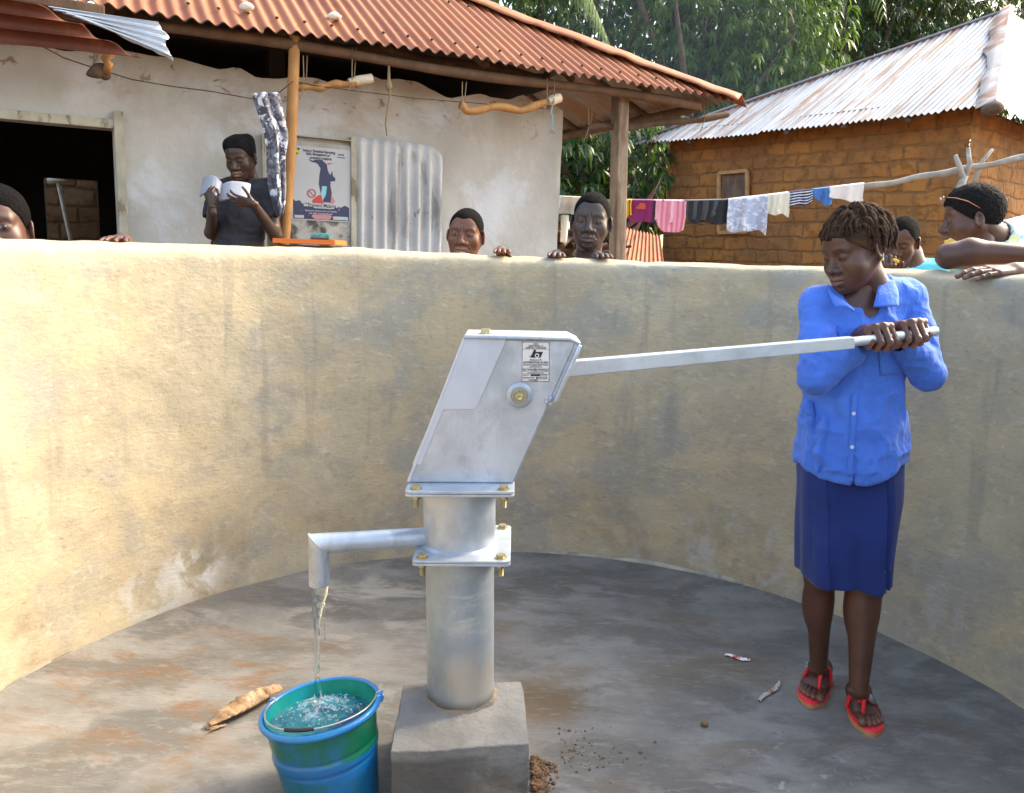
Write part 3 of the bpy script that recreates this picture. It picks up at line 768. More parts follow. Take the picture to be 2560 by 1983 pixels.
# ---- water in bucket: level surface, churned by the stream
def water_mat(name, col=(.9, .97, 1.0), rough=.02, foam=0.0):
    T = NT(name); T.b.inputs['Base Color'].default_value = (*col, 1); T.b.inputs['Roughness'].default_value = rough
    T.b.inputs['IOR'].default_value = 1.33; T.b.inputs['Transmission Weight'].default_value = 1.0
    return T.m
m_bwater = mat('bucket_water', (.03, .26, .30), .06, spec=.6, var=.3, vscale=14, layers=[((.0, .06, .20), 6, .45, .6, None, None, .8), ((.62, .80, .86), 34, .47, .58, None, ('sph', tuple(V3(SPOUT[0] + .01, SPOUT[1], (bc[2] - .04))), .075), .9)], trans=.3, ior=1.33)
m_foam = mat('foam', (.85, .93, .96), .12, spec=.5, trans=.75, ior=1.25)
m_stream = water_mat('falling_water', (.84, .95, 1.0))
wl = -.036
ST = SPOUT.copy(); hit = bc + V3(-.035, .0, 0)
wc = bl(0, 0, wl); rw_ = brad(bh + wl) - .0035
imp = V3(SPOUT[0] + .004, SPOUT[1] - .004, 0)
a = np.linspace(0, 2 * np.pi, 96, endpoint=False); rr = np.linspace(0, 1, 50) ** .8
X = wc[0] + rw_ * 1.02 * rr[:, None] * np.cos(a); Y = wc[1] + rw_ * 1.0 * rr[:, None] * np.sin(a)
D_ = np.hypot(X - imp[0], Y - imp[1])
Qn = np.stack([X, Y, 0 * X], -1)
Zw = wc[2] + (.009 * np.abs(vnoise(Qn, 50, 1)) + .004 * vnoise(Qn, 100, 2)) * np.exp(-(D_ / .06) ** 2) * 1.3 + .0025 * vnoise(Qn, 32, 3) + .0008 * vnoise(Qn, 90, 4) + .012 * np.exp(-(D_ / .03) ** 2)
slope = (BT @ V3(0, 0, 1)); Zw = Zw - ((X - wc[0]) * slope[0] + (Y - wc[1]) * slope[1]) * .55 / slope[2]
g = MB(); g.grid(np.stack([X, Y, Zw], -1), closed=True)
wroot = build('bucket_water', g, m_bwater, smooth=True, merge=True); tag(wroot, 'churning water with white bubbles inside the blue bucket', 'water')
g = MB()
for i in range(520):
    r_ = abs(rng.normal(0, .045)); th = rng.uniform(0, 2 * np.pi)
    if i > 400: r_ = rng.uniform(.05, .115)
    p = V3(imp[0] + r_ * math.cos(th), imp[1] + r_ * math.sin(th) * 1, 0)
    if math.hypot(p[0] - wc[0], p[1] - wc[1]) > rw_ * .94: continue
    z = wc[2] - ((p[0] - wc[0]) * slope[0] + (p[1] - wc[1]) * slope[1]) * .55 + .005 + max(0, .012 - r_ * .25) * rng.uniform(0, 1.6)
    r = rng.uniform(.0008, .0030) * (1.1 if r_ < .05 else .9)
    g.sphere((p[0], p[1], z), (r, r, r * .7), 8, 6)
build('bubbles', g, m_foam, wroot, smooth=True)['kind'] = 'stuff'
zb = wc[2] + .01
H_ = SPOUT[2] - zb
n = 70; t = np.linspace(0, 1, n); N_ = 20; a = np.linspace(0, 2 * np.pi, N_, endpoint=False)
wx = np.interp(t, [0, .15, .30, .42, .55, .7, .85, 1], [.0210, .0150, .0078, .0060, .0058, .0062, .0070, .0105])
wy = np.interp(t, [0, .15, .30, .42, .55, .7, .85, 1], [.0140, .0095, .0066, .0058, .0056, .0060, .0066, .0095])
tw = t * 5
cx = np.interp(t, [0, .3, .42, .6, .75, 1], [0, -.007, -.007, -.008, -.008, -.005])
mod = 1 + .10 * np.sin(a[None] * 3 + 1) + .16 * vnoise(np.stack([np.cos(a)[None] + 0 * t[:, None], np.sin(a)[None] + 0 * t[:, None], t[:, None] * 16 + 0 * a[None]], -1), 1.3, 3)
lx = wx[:, None] * np.cos(a) * mod; ly = wy[:, None] * np.sin(a) * mod
P = np.stack([SPOUT[0] + cx[:, None] + lx * np.cos(tw)[:, None] ** 0 , SPOUT[1] + ly, SPOUT[2] - t[:, None] * H_ + 0 * a], -1)
g = MB(); g.grid(P, closed=True); g.add(P[0], [list(range(N_))]); g.add(P[-1], [list(range(N_))[::-1]])
sto = build('water_stream', g, m_stream, smooth=True, merge=True); tag(sto, 'clear stream of water falling from the pump spout into the bucket', 'water')
g = MB()
for dx, dz, r in ((.012, .06, .0030), (.013, .072, .0025), (.0125, .10, .0026), (.0135, .108, .0030), (.013, .125, .0022), (.014, .132, .0030), (.0125, .045, .0035)):
    g.sphere((SPOUT[0] + dx, SPOUT[1] - .004, SPOUT[2] - dz), (r * .75, r * .75, r * 1.8), 10, 8)
build('water_drops', g, m_stream, sto, smooth=True)

# ================================================================ LEFT HOUSE
EZ = 2.40
ep = [gz(255, 4, EZ), gz(725, 95, EZ), gz(1407, 191, EZ), gz(1840, 250, EZ)]
dxy = unit((ep[3] - ep[0])[:2]); e_ = V3(dxy[0], dxy[1], 0); n_ = V3(-dxy[1], dxy[0], 0)
ER = ep[3]; e_len = 7.2
RISE = .58
W0 = gz(1372, 600, .9) * 0 + V3(.049 * 5.95, 5.95, 0)
def S2W(s, z, t=0): return W0 + e_ * s + n_ * t + V3(0, 0, z)     # wall frame: s along, z up, t behind
def onwall(x, y, t=0):
    p = plane_hit(x, y, W0 + n_ * t, n_); q = p - W0; return q @ e_, p[2]
def roofz(p):   # roof height above a ground point (front face)
    return EZ + RISE * ((p - ER) @ n_)
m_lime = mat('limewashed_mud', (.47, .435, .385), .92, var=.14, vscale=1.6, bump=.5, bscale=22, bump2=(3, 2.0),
    layers=[((.36, .30, .24), 1.3, .42, .66, None, ('z', 1.3, 2.3), .8), ((.60, .60, .62), 2.2, .5, .66, None, None, .6), ((.25, .22, .19), 5, .60, .72, (1, 1, .4), None, .4), ((.20, .12, .07), 9, .58, .66, (1, 1, 1.5), ('z', 1.98, 2.2), .9), ((.17, .14, .11), 45, .70, .76, None, None, .6)])  # first layer darkens the upper wall: eave shade put into the limewash colour
m_dark = mat('shaded_interior', (.035, .028, .022), .95, var=.2)
m_rust = mat('rusty_sheet', (.29, .094, .034), .68, metal=.15, var=.16, vscale=1.8, coords='UV',
    layers=[((.33, .120, .048), 2.0, .42, .66, (1, .5, 1), None, .75), ((.19, .050, .020), 3.5, .48, .64, (1, .35, 1), None, .8), ((.14, .05, .03), 22, .62, .72, None, None, .5), ((.38, .19, .10), 6, .62, .76, (1, .3, 1), None, .6), ((.27, .08, .03), 1.0, .45, .6, (1.6, .1, 1), None, .5)], bump=.15, bscale=60)
m_under = mat('sheet_underside', (.20, .17, .15), .6, metal=.3, var=.3, vscale=2, coords='UV', layers=[((.20, .09, .04), 3, .45, .62, (1, .4, 1), None, .8)])
m_wood = mat('weathered_wood', (.12, .066, .036), .85, var=.25, vscale=9, layers=[((.11, .06, .035), 14, .5, .66, (1, 1, .15), None, .7)], bump=.5, bscale=60, bstretch=(1, 1, .12))
m_wood_o = mat('fresh_wood', (.38, .18, .055), .7, var=.2, vscale=6, layers=[((.28, .12, .03), 18, .5, .64, (1, 1, .12), None, .7), ((.20, .09, .03), 4, .60, .72, None, None, .6)], bump=.3, bscale=50, bstretch=(1, 1, .12))
m_darkw = mat('dark_wood', (.085, .05, .03), .9, var=.3, vscale=12, bump=.4, bscale=50)
sR = (ER - W0) @ e_                   # roof corner in wall frame
s_door, z_door = onwall(282, 326); zd0 = onwall(20, 311)[1]
HOUSE = thing('plastered_house', 'whitewashed mud house with rusty corrugated hip roof and porch posts, left of the trees', 'house', S2W(-2, 0))
WT = 2.2
_wt = sorted([onwall(*q) for q in ((60, 112), (200, 125), (330, 135), (450, 146), (560, 165), (640, 180), (760, 190), (880, 202), (1000, 211), (1150, 236), (1250, 247), (1366, 256))])
def wtop(s): return np.interp(s, [q[0] for q in _wt], [q[1] for q in _wt])
def wallgrid(g, s0, s1, z0, z1, nz=40, t=0, jag=True):
    n = max(3, int((s1 - s0) / .04)); s = np.linspace(s0, s1, n); z = np.linspace(0, 1, nz)
    Sg, Zg = np.meshgrid(s, z, indexing='ij')
    top = (wtop(s) if jag else z1 + 0 * s) + (.03 * vnoise(np.stack([s, 0 * s, 0 * s], -1), 2.2, 3) + .025 * vnoise(np.stack([s, 0 * s, 0 * s], -1), 9, 3) if jag else 0 * s)
    Zz = z0 + Zg * (top[:, None] - z0)
    tt_ = .014 * vnoise(np.stack([Sg, Zz, 0 * Sg], -1), 2.5, 5) + .005 * vnoise(np.stack([Sg, Zz, 0 * Sg], -1), 11, 6) + t
    P = W0 + e_ * Sg[..., None] + n_ * tt_[..., None]; P[..., 2] = Zz
    g.grid(P); return P
g = MB()
P = wallgrid(g, s_door, 0, -.2, WT)
# rounded outer corner, side wall going back, tops and reveals
Q = np.stack([P[-1], P[-1] + n_ * .02 + e_ * .012, P[-1] + n_ * .10 + e_ * .02, P[-1] + n_ * 4.0]); g.grid(Q)
g.grid(np.stack([P[:, -1], P[:, -1] + n_ * .22], 1)); g.grid(np.stack([P[0], P[0] + n_ * .22]))
P2 = wallgrid(g, s_door - 1.15, s_door, z_door + .02, WT, 14); g.grid(np.stack([P2[:, 0], P2[:, 0] + n_ * .22], 1)); g.grid(np.stack([P2[:, -1], P2[:, -1] + n_ * .22], 1))
P3 = wallgrid(g, s_door - 3.0, s_door - 1.15, -.2, WT, 20)
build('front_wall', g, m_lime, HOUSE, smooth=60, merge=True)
# inner room : walls coloured near-black for the room's shade, with a back doorway
tb = 3.3
bx0, bz1 = onwall(108, 442, tb); bx1, _ = onwall(243, 448, tb)
g = MB()
def quadS(a, b, c, d): g.add([S2W(*a), S2W(*b), S2W(*c), S2W(*d)], [[0, 1, 2, 3]])
L_ = s_door - 3
g_ = g
def slab(s0, s1, z0, z1, t0, t1):
    c = S2W((s0 + s1) / 2, (z0 + z1) / 2, (t0 + t1) / 2); g.box(c, (s1 - s0, t1 - t0, z1 - z0), np.stack([e_, n_, V3(0, 0, 1)], 1))
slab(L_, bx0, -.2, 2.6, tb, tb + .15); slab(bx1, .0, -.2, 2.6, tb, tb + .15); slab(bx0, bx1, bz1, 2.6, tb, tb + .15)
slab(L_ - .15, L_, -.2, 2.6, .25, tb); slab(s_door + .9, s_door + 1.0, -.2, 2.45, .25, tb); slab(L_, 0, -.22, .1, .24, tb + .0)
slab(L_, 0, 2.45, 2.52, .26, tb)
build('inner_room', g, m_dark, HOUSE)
g = MB(); slab(-5.6, 3.0, -.22, .26, -1.02, -.005); build('porch_floor', g, m_conc, HOUSE, bevel=.02)
# door frame
m_frame = mat('painted_frame', (.40, .36, .27), .8, var=.2, vscale=6, layers=[((.16, .11, .06), 14, .52, .62, (1, 1, .3), None, .8)])
g = MB()
g.beam(S2W(s_door + .03, .2, -.012), S2W(s_door + .03, z_door + .10, -.012), .05, .07, up=n_, bev=.006)
g.beam(S2W(s_door - 1.2, zd0 + .045, -.014), S2W(s_door + .06, z_door + .03, -.014), .05, .05, up=n_, bev=.006)
build('door_frame', g, m_frame, HOUSE)
# ---- roof
def corr(u0, u1, P0, du, dv, vmax, rise, vmin=lambda u: 0 * u, amp=.0125, pitch=.0762, nv=26, seed=0, sheetw=.66, dz=0.0, sag=.02):
    u = np.arange(u0, u1, pitch / 8); v = np.linspace(0, 1, nv)
    lo = vmin(u) ; hi = vmax(u); k = hi > lo + .01; u, lo, hi = u[k], lo[k], hi[k]
    sh = np.floor(u / sheetw); jit = (_hash(sh.astype(np.int64) + seed * 31) - .5)
    Ug = np.repeat(u[:, None], nv, 1); Vg = lo[:, None] + (hi - lo)[:, None] * v
    Vg = Vg + (jit * .05)[:, None] * (1 - v)
    z = amp * np.cos(2 * np.pi * Ug / pitch) * (1 + .25 * jit[:, None]) + rise * Vg + dz
    z = z + .006 * ((np.floor(Vg / 1.75)) % 2) + sag * vnoise(np.stack([Ug * .8, Vg * .8, 0 * Ug + seed], -1), 1, 1) + .004 * vnoise(np.stack([Ug * 5, Vg * 2, 0 * Ug], -1), 1, 2)
    z = z + (jit * .014)[:, None] * (1 - v) ** 6
    P = P0 + du * Ug[..., None] + dv * Vg[..., None]; P[..., 2] += z
    return P, np.stack([Ug, Vg], -1)
DEP = 3.7
hip = .78      # hip runs back faster than along the eave so it climbs as in the picture
P, UV = corr(0, e_len, ER, -e_, n_, lambda u: np.minimum(DEP, u * hip), RISE, seed=1)
g = MB(); g.grid(P, UV); roof_o = build('roof', g, m_rust, HOUSE, smooth=True)
g = MB(); g.grid(P - V3(0, 0, .006), UV); build('roof_lining', g, m_under, HOUSE, smooth=True)
P, UV = corr(0, 7.4, ER, n_, -e_, lambda u: np.minimum(DEP / hip, u / hip), RISE * hip, seed=2)
g = MB(); g.grid(P, UV); build('roof', g, m_rust, HOUSE, smooth=True)
g = MB(); g.grid(P - V3(0, 0, .006), UV); build('roof_lining', g, m_under, HOUSE, smooth=True)
hd = unit(-e_ + n_ * hip + V3(0, 0, RISE * hip)); hl_ = 4.6
u = np.linspace(-.04, hl_, 120); side1 = unit(-e_ * .2 + -n_ * 1.0 * 0 + 0)  if False else None
# hip cap : two wings folded over the hip
wA = unit(-e_ * .62 - n_ * .55 + V3(0, 0, -RISE * .55)); wB = unit(e_ * .75 + n_ * .45 + V3(0, 0, -RISE * hip * .75))
nz_ = vnoise(np.stack([u * 3, 0 * u, 0 * u], -1), 1, 4); nz2 = vnoise(np.stack([u * 9, 0 * u, 0 * u], -1), 1, 5)
cc_ = ER + hd * u[:, None] + V3(0, 0, .045) + V3(0, 0, 1) * (.018 * nz_ + .006 * nz2)[:, None]
wa_ = (.17 + .03 * nz_ + .02 * (np.floor(u / .9) % 2))
rows = [cc_ + wA * (wa_ * q)[:, None] + V3(0, 0, 1) * (.012 * np.sin(q * 3) + q * .010 * nz2)[:, None] for q in (1, .66, .33)] + [cc_ + V3(0, 0, .01)] + [cc_ + wB * (.16 * q) for q in (.4, .7, 1)]
g = MB(); g.grid(np.stack(rows, 1), np.stack(np.meshgrid(u, np.arange(7) * .07, indexing='ij'), -1)); build('hip_cap', g, m_rust, HOUSE, smooth=60, solid=.003)
g = MB()
for v0 in (.14, 1.0, 1.85):
    for i in range(0, 46):
        u_ = .0762 * (2 * i); 
        if u_ * hip < v0 + .1: continue
        c = ER - e_ * u_ + n_ * v0; c[2] = EZ + RISE * v0 + .017 + .02 * vnoise(np.array([[u_ * .8, v0 * .8, 1.0]]), 1, 1)[0]
        g.sphere(c, (.011, .011, .007), 8, 5)
nl = build('nails', g, m_darkw, HOUSE, smooth=True); nl['kind'] = 'stuff'
m_stone = mat('pale_stone', (.62, .60, .50), .8, var=.15, vscale=30, bump=.3, bscale=60)
RP = ER; RN = unit(np.cross(-e_, n_ + V3(0, 0, RISE))); RN = RN if RN[2] > 0 else -RN
for (x, y, lab) in ((616, 18, 'pale stone on the rusty roof, the left one'), (836, 41, 'pale stone on the rusty roof above the porch post, the right one')):
    c = plane_hit(x, y, RP + V3(0, 0, .03), RN); g = MB(); g.sphere(c, (.038, .03, .022), 18, 12); g.v[0] += vnoise(g.v[0], 40)[:, None] * .008
    tag(build('stone', g, m_stone, smooth=True), lab, 'stone', group='stones lying on the rusty roof')
# eave plate, rafters and porch posts (parts of the house)
m_beam = m_wood
b0 = ER - e_ * .25 + n_ * .10; b0[2] = EZ - .055; b1 = b0 - e_ * (e_len - .6)
g = MB(); ts = np.linspace(0, 1, 24); g.tube([b0 + (b1 - b0) * t + V3(0, 0, .012 * math.sin(t * 17)) for t in ts], [.030 + .003 * math.sin(t * 31) for t in ts], 8); build('eave_beam', g, m_beam, HOUSE, smooth=True)
for k, u_ in enumerate(np.arange(.7, 6.6, .62)):
    a = ER - e_ * u_ + n_ * .10; a[2] = EZ - .03 + RISE * .10; b = a + n_ * min(1.75, u_ * hip); b[2] = a[2] + RISE * min(1.75, u_ * hip) - .03
    g = MB(); g.tube([a + V3(0, 0, -.03), (a + b) / 2 + V3(rng.uniform(-.02, .02), 0, -.035), b + V3(0, 0, -.035)], [.026, .028, .028], 8); build('rafter', g, m_darkw if k % 2 else m_wood, HOUSE, smooth=True)
b0 = ER - e_ * .12 + n_ * .25; b0[2] = EZ - .03; g = MB(); g.tube([b0, b0 + n_ * 2 + V3(0, 0, .01), b0 + n_ * 5.2], .034, 8); build('eave_beam', g, m_beam, HOUSE, smooth=True)
b0 = ER + n_ * .9 - e_ * .75; b0[2] = EZ + .33; g = MB(); g.tube([b0, b0 + n_ * 4.2], .032, 8); build('purlin', g, m_darkw, HOUSE, smooth=True)
for u_ in (1.0, 2.0, 3.0):
    a = ER + n_ * u_; a[2] = EZ - .03; b = a - e_ * 1.35; b[2] += RISE * hip * 1.35; g = MB(); g.tube([a, b], .03, 8); build('rafter', g, m_wood, HOUSE, smooth=True)
def onp(x, y, off): return plane_hit(x, y, ER + n_ * off, n_)
def post(xt, yt, xb, yb, r, m, off, wob=.008, n=9):
    a = onp(xt, yt, off); b = onp(xb, yb, off); d = (b - a) / (b[2] - a[2]); b = b + d * (-.2 - b[2]) if b[2] > 0 else b
    ts = np.linspace(0, 1, 16); g = MB(); g.tube([a + (b - a) * t + e_ * wob * math.sin(t * 6) for t in ts], [r * (.85 + .2 * t) for t in ts], n); return build('porch_post', g, m, HOUSE, smooth=50)
post(737, 92, 705, 640, .036, m_wood_o, .10, .012)
m_post2 = mat('grey_post', (.26, .19, .13), .85, var=.2, vscale=5, layers=[((.14, .08, .05), 8, .48, .6, (1, 1, .15), None, .8)], bump=.5, bscale=50, bstretch=(1, 1, .12))
g = MB(); a = onp(1551, 222, .22); b = onp(1543, 640, .22); b = b + (b - a) / (b[2] - a[2]) * (-.2 - b[2]); g.beam(a, b, .088, .10, up=n_, bev=.012); build('porch_post', g, m_post2, HOUSE)
m_gap_shade = mat('dark_gap', (.05, .035, .025), .95, var=.4, vscale=8)  # dark colour for the shade in the gap above the wall, unassigned
g = MB()                                # mud packing / dark wall plate on top of the wall
ts = np.linspace(-5.5, -.05, 60); g.tube([S2W(t, 2.50 + .015 * math.sin(t * 9), .16) for t in ts], [.05 + .010 * math.sin(t * 13) for t in ts], 8); build('wall_plate', g, m_darkw, HOUSE, smooth=True)
# things hung under the eave
def pole(pts, r, m, name, label, cat, off=.0, n=10, Hgrp=None, strings=(), endcap=None):
    P = [onp(x, y, off) for x, y in pts]; P = np.array(P); t = np.linspace(0, 1, 30)
    Pi = np.stack([np.interp(t, np.linspace(0, 1, len(P)), P[:, k]) for k in range(3)], 1)
    Pi += np.stack([0 * t, 0 * t, .006 * np.sin(t * 14)], 1)
    g = MB(); g.tube(Pi, [r * (1 + .12 * math.sin(q * 23)) for q in t], n); o = build(name, g, m, smooth=50); tag(o, label, cat, Hgrp)
    for (x0, y0, x1, y1) in strings:
        g = MB(); g.tube([onp(x0 - 4, y0, off - .02), onp(x1, y1, off - .03), onp(x1 + 5, y1 + 8, off + .01), onp(x0 + 6, y0, off + .02)], .0035, 5)
        g.tube([onp(x1, y1 + 6, off - .03), onp(x1 - 6, y1 + 26, off - .03), onp(x1 - 12, y1 + 40, off - .03)], .003, 5)
        build('tie', g, m_rope, o)
    if endcap:
        g = MB(); a = onp(*endcap[0], off); b = onp(*endcap[1], off); g.tube([a, a + (b - a) * .25, a + (b - a) * .3, b], [r * 1.0, r * 1.1, r * 1.35, r * 1.25], 12); build('bamboo_end', g, m_bam, o, smooth=40)
    return o
m_rope = mat('rope', (.23, .16, .09), .9); m_bam = mat('bamboo', (.58, .48, .34), .6, var=.15, vscale=20); m_blue = mat('blue_twine', (.18, .42, .50), .8)
G_ = 'poles slung under the porch eave'
pole([(745, 220), (800, 217), (850, 211), (905, 203)], .021, m_wood_o, 'hanging_pole', 'straight brown pole slung under the eave beside the orange porch post', 'pole', .12, Hgrp=G_, strings=((762, 140, 760, 210), (885, 120, 880, 196)), endcap=((872, 206), (930, 196)))
pole([(1150, 262), (1165, 277), (1235, 268), (1300, 275), (1364, 258)], .024, m_wood_o, 'hanging_pole', 'crooked brown branch slung under the eave by the house corner', 'pole', .1, Hgrp=G_, strings=((1160, 205, 1155, 258), (1372, 195, 1368, 245), (1390, 195, 1386, 240)), endcap=((1370, 254), (1400, 244)))
pole([(1469, 318), (1560, 318), (1700, 304), (1819, 289)], .024, m_darkw, 'hanging_pole', 'long dark branch slung under the roof corner beside the grey post', 'pole', .25, Hgrp=G_, strings=((1475, 270, 1472, 312), (1765, 255, 1762, 290)))
g = MB(); g.tube([onp(972, 150, .1), onp(972, 210, .1), onp(975, 240, .1), onp(968, 280, .1), onp(964, 310, .1), onp(967, 340, .1)], [.004, .012, .007, .006, .006, .003], 7)
g.sphere(onp(972, 215, .1), (.022, .022, .03), 10, 8); tag(build('dangling_rope', g, m_rope, smooth=True), 'frayed brown rope dangling from the eave above the metal shutter', 'rope')
g = MB(); g.tube([onp(1383, 255, .08), onp(1378, 280, .08), onp(1382, 300, .08), onp(1379, 328, .08)], .004, 5); tag(build('blue_twine', g, m_blue, smooth=True), 'pale blue twine hanging at the house corner', 'twine')
g = MB(); WPX = [(107, 117), (160, 145), (231, 169), (330, 199), (428, 216), (530, 229), (630, 247), (700, 230), (733, 203)]
g.tube([onp(x, y, .05) for x, y in WPX], .0032, 5); WP2 = [(733, 203), (800, 216), (908, 230), (1040, 246), (1173, 257), (1280, 266), (1376, 273)]; g.tube([onp(x, y, .1) for x, y in WP2], .003, 5)
tag(build('wire_line', g, m_darkw), 'thin dark wire strung along the porch under the eave', 'wire')
# hooked bundle
HB_ = thing('hanging_bundle', 'small dark bundle hung from the eave over the wire, left of the porch', 'bundle', onp(250, 190, .05))
g = MB(); g.sphere(onp(245, 178, .05), (.045, .035, .035), 14, 10); g.sphere(onp(262, 188, .05), (.028, .03, .025), 12, 8); g.v[0] += vnoise(g.v[0], 30)[:, None] * .012; build('bundle', g, m_darkw, HB_, smooth=True)
g = MB(); g.tube([onp(266, 180, .03), onp(272, 160, .0), onp(262, 148, .03), onp(280, 132, .0), onp(288, 122, .05)], [.02, .022, .02, .022, .015], 8); build('twisted_root', g, m_wood_o, HB_, smooth=True)
g = MB(); g.tube([onp(240, 110, .05), onp(232, 170, .05), onp(250, 120, .05)], .004, 5); build('strap', g, m_rope, HB_)
# hanging patterned cloth
m_cloth = mat('patterned_cloth', (.075, .07, .085), .85, var=.2, vscale=20, layers=[((.72, .72, .76), 20, .535, .56, (1, 1, 1), None, 1.0), ((.30, .29, .33), 30, .5, .56, None, None, .6)], sheen=.2)
zl = [(566, 1530, 1692), (600, 1535, 1700), (680, 1562, 1716), (735, 1583, 1730), (790, 1602, 1746), (860, 1610, 1750), (900, 1618, 1742), (960, 1620, 1732), (1040, 1620, 1735), (1110, 1625, 1736), (1180, 1640, 1734), (1240, 1655, 1728), (1290, 1667, 1718), (1318, 1685, 1700)]
zz_ = np.array(zl, float); yy = np.linspace(566, 1318, 70); xl = np.interp(yy, zz_[:, 0], zz_[:, 1]); xr = np.interp(yy, zz_[:, 0], zz_[:, 2]); k_ = 900 / 2184
th = np.linspace(0, 2 * np.pi, 64, endpoint=False); rows = []
for j in range(70):
    a = onp(xl[j] * k_, yy[j] * k_, -.06); b = onp(xr[j] * k_, yy[j] * k_, -.06); c = (a + b) / 2; h = (b - a) / 2
    f_ = 1 + .10 * np.sin(th * 7 + yy[j] * .004) ; dpt = .028 * (1 + .55 * np.sin(th * 6 + 1 + yy[j] * .003)) + .004 * np.sin(th * 13 + yy[j] * .02)
    rows.append(c + h * (np.cos(th) * f_ * .96)[:, None] - n_ * (np.sin(th) * dpt)[:, None])
g = MB(); g.grid(np.array(rows), closed=True); g.add(rows[0], [list(range(64))]); g.add(rows[-1], [list(range(64))])
tag(build('hung_cloth', g, m_cloth, smooth=True, merge=True), 'black and white patterned cloth bunched and hung beside the orange porch post', 'cloth')
# sheets hanging at the top left
m_galvs = mat('bright_sheet', (.55, .60, .66), .35, metal=.6, var=.12, vscale=4, layers=[((.35, .2, .1), 6, .62, .7, None, None, .6)])
m_rusts = mat('dark_rust', (.12, .032, .016), .7, metal=.2, var=.25, vscale=4, layers=[((.22, .07, .03), 5, .5, .65, None, None, .7)])
def patch(q, off, nu, nv, amp, nf, m, name, label, jag=.02, tilt=0.0):
    A, B, Cq, D = [onp(x, y, off) for x, y in q]; u = np.linspace(0, 1, nu); v = np.linspace(0, 1, nv); Ug, Vg = np.meshgrid(u, v, indexing='ij')
    P = ((1 - Ug) * (1 - Vg))[..., None] * A + (Ug * (1 - Vg))[..., None] * B + (Ug * Vg)[..., None] * Cq + ((1 - Ug) * Vg)[..., None] * D
    P = P - n_ * (amp * np.cos(2 * np.pi * nf * Vg) + tilt * Vg)[..., None] + V3(0, 0, 1) * (amp * .6 * np.sin(2 * np.pi * nf * Vg))[..., None]
    P = P + e_ * (jag * vnoise(np.stack([Vg * 9, 0 * Vg, 0 * Vg], -1), 1, 3) * (Ug > .97))[..., None] + V3(0, 0, 1) * (.008 * vnoise(np.stack([Ug * 12, 0 * Vg, 0 * Vg], -1), 1, 3) * (Vg > .97))[..., None]
    g = MB(); g.grid(P, np.stack([Ug, Vg], -1)); o = build(name, g, m, smooth=True, solid=.002); tag(o, label, 'metal sheet'); return o
patch([(120, 18), (404, 58), (430, 150), (222, 52)], -.12, 60, 50, .009, 4.5, m_galvs, 'metal_sheet', 'bright galvanised sheet corner jutting out from under the eave')
patch([(-420, -70), (100, 14), (352, 134), (-420, 55)], -.20, 60, 50, .016, 3, m_rusts, 'metal_sheet', 'dark red-brown rusted sheet hanging at the top left corner', tilt=-.1)
g = MB(); g.beam(onp(-60, -26, .0), onp(262, 30, .0), .05, .06, up=n_, bev=.008); g.beam(onp(268, -10, .12), onp(272, 40, .12), .05, .05, up=n_, bev=.006); build('eave_board', g, m_beam, HOUSE)
# shutter, board and poster on the wall
m_shut = mat('whitewashed_sheet', (.50, .48, .46), .7, metal=.1, var=.12, vscale=3, layers=[((.20, .18, .16), 6, .52, .66, (1, 1, .3), None, .7), ((.05, .045, .04), 10, .62, .68, (1, 1, .35), ('z', 1.8, 1.3), .9)])
a, zt_ = onwall(888, 346, -.04); b, _ = onwall(1106, 372, -.04)
u = np.linspace(a, b, 150); z = np.linspace(0, 1, 26); Ug, Zg = np.meshgrid(u, z, indexing='ij')
tp = zt_ + .0 * Ug + .015 * vnoise(np.stack([Ug * 8, 0 * Ug, 0 * Ug], -1), 1) - .06 * np.clip((Ug - b + .12) / .12, 0, 1) ** 2
Zq = .8 + Zg * (tp - .8)
fl = -.045 + (.016 * np.cos((Ug - a) * 2 * np.pi / .0762) + .006 * vnoise(np.stack([Ug * 9, Zq * 4, 0 * Ug], -1), 1)) * np.clip(1.15 - Zg ** 6 * .8, 0, 1)
P = W0 + e_ * Ug[..., None] + n_ * fl[..., None]; P[..., 2] = Zq
g = MB(); g.grid(P); build('window_shutter', g, m_shut, HOUSE, smooth=True, solid=.002)
m_board = mat('stained_board', (.40, .37, .32), .85, var=.15, vscale=5, layers=[((.06, .055, .05), 7, .42, .56, None, ('z', 1.62, 1.45), .95), ((.30, .26, .2), 9, .5, .62, (1, 1, .3), None, .6)])
def wbox(g, x0, y0, x1, y1, t0, t1, bev=.0):
    s0, z1 = onwall(x0, y0, t0); s1, z0 = onwall(x1, y1, t0); c = S2W((s0 + s1) / 2, (z0 + z1) / 2, (t0 + t1) / 2)
    g.box(c, (abs(s1 - s0), abs(t1 - t0), abs(z1 - z0)), np.stack([e_, n_, V3(0, 0, 1)], 1), bev)
g = MB(); wbox(g, 660, 345, 882, 660, -.035, -.002, .003); dr_ = build('house_door', g, m_board, HOUSE)
g = MB(); wbox(g, 655, 335, 668, 660, -.045, .0, .003); wbox(g, 878, 342, 892, 660, -.05, .0, .003); wbox(g, 668, 333, 878, 350, -.046, .0, .003); build('door_trim', g, m_frame, HOUSE)
m_paper = mat('poster_paper', (.44, .43, .42), .6, var=.05, layers=[((.42, .40, .36), 12, .6, .7, (1, 1, .3), None, .5)])
m_navy = mat('poster_navy', (.045, .048, .095), .7, layers=[((.3, .3, .3), 30, .6, .68, None, None, .6)]); m_red = mat('poster_red', (.5, .06, .05), .6); m_teal = mat('poster_teal', (.22, .50, .52), .6); m_yel = mat('poster_yellow', (.65, .45, .05), .6); m_grn = mat('poster_green', (.08, .25, .1), .6); m_pnk = mat('poster_pink', (.5, .2, .22), .6)
s0, z1 = onwall(723, 362, -.04); s1, z0 = onwall(877, 556, -.04)
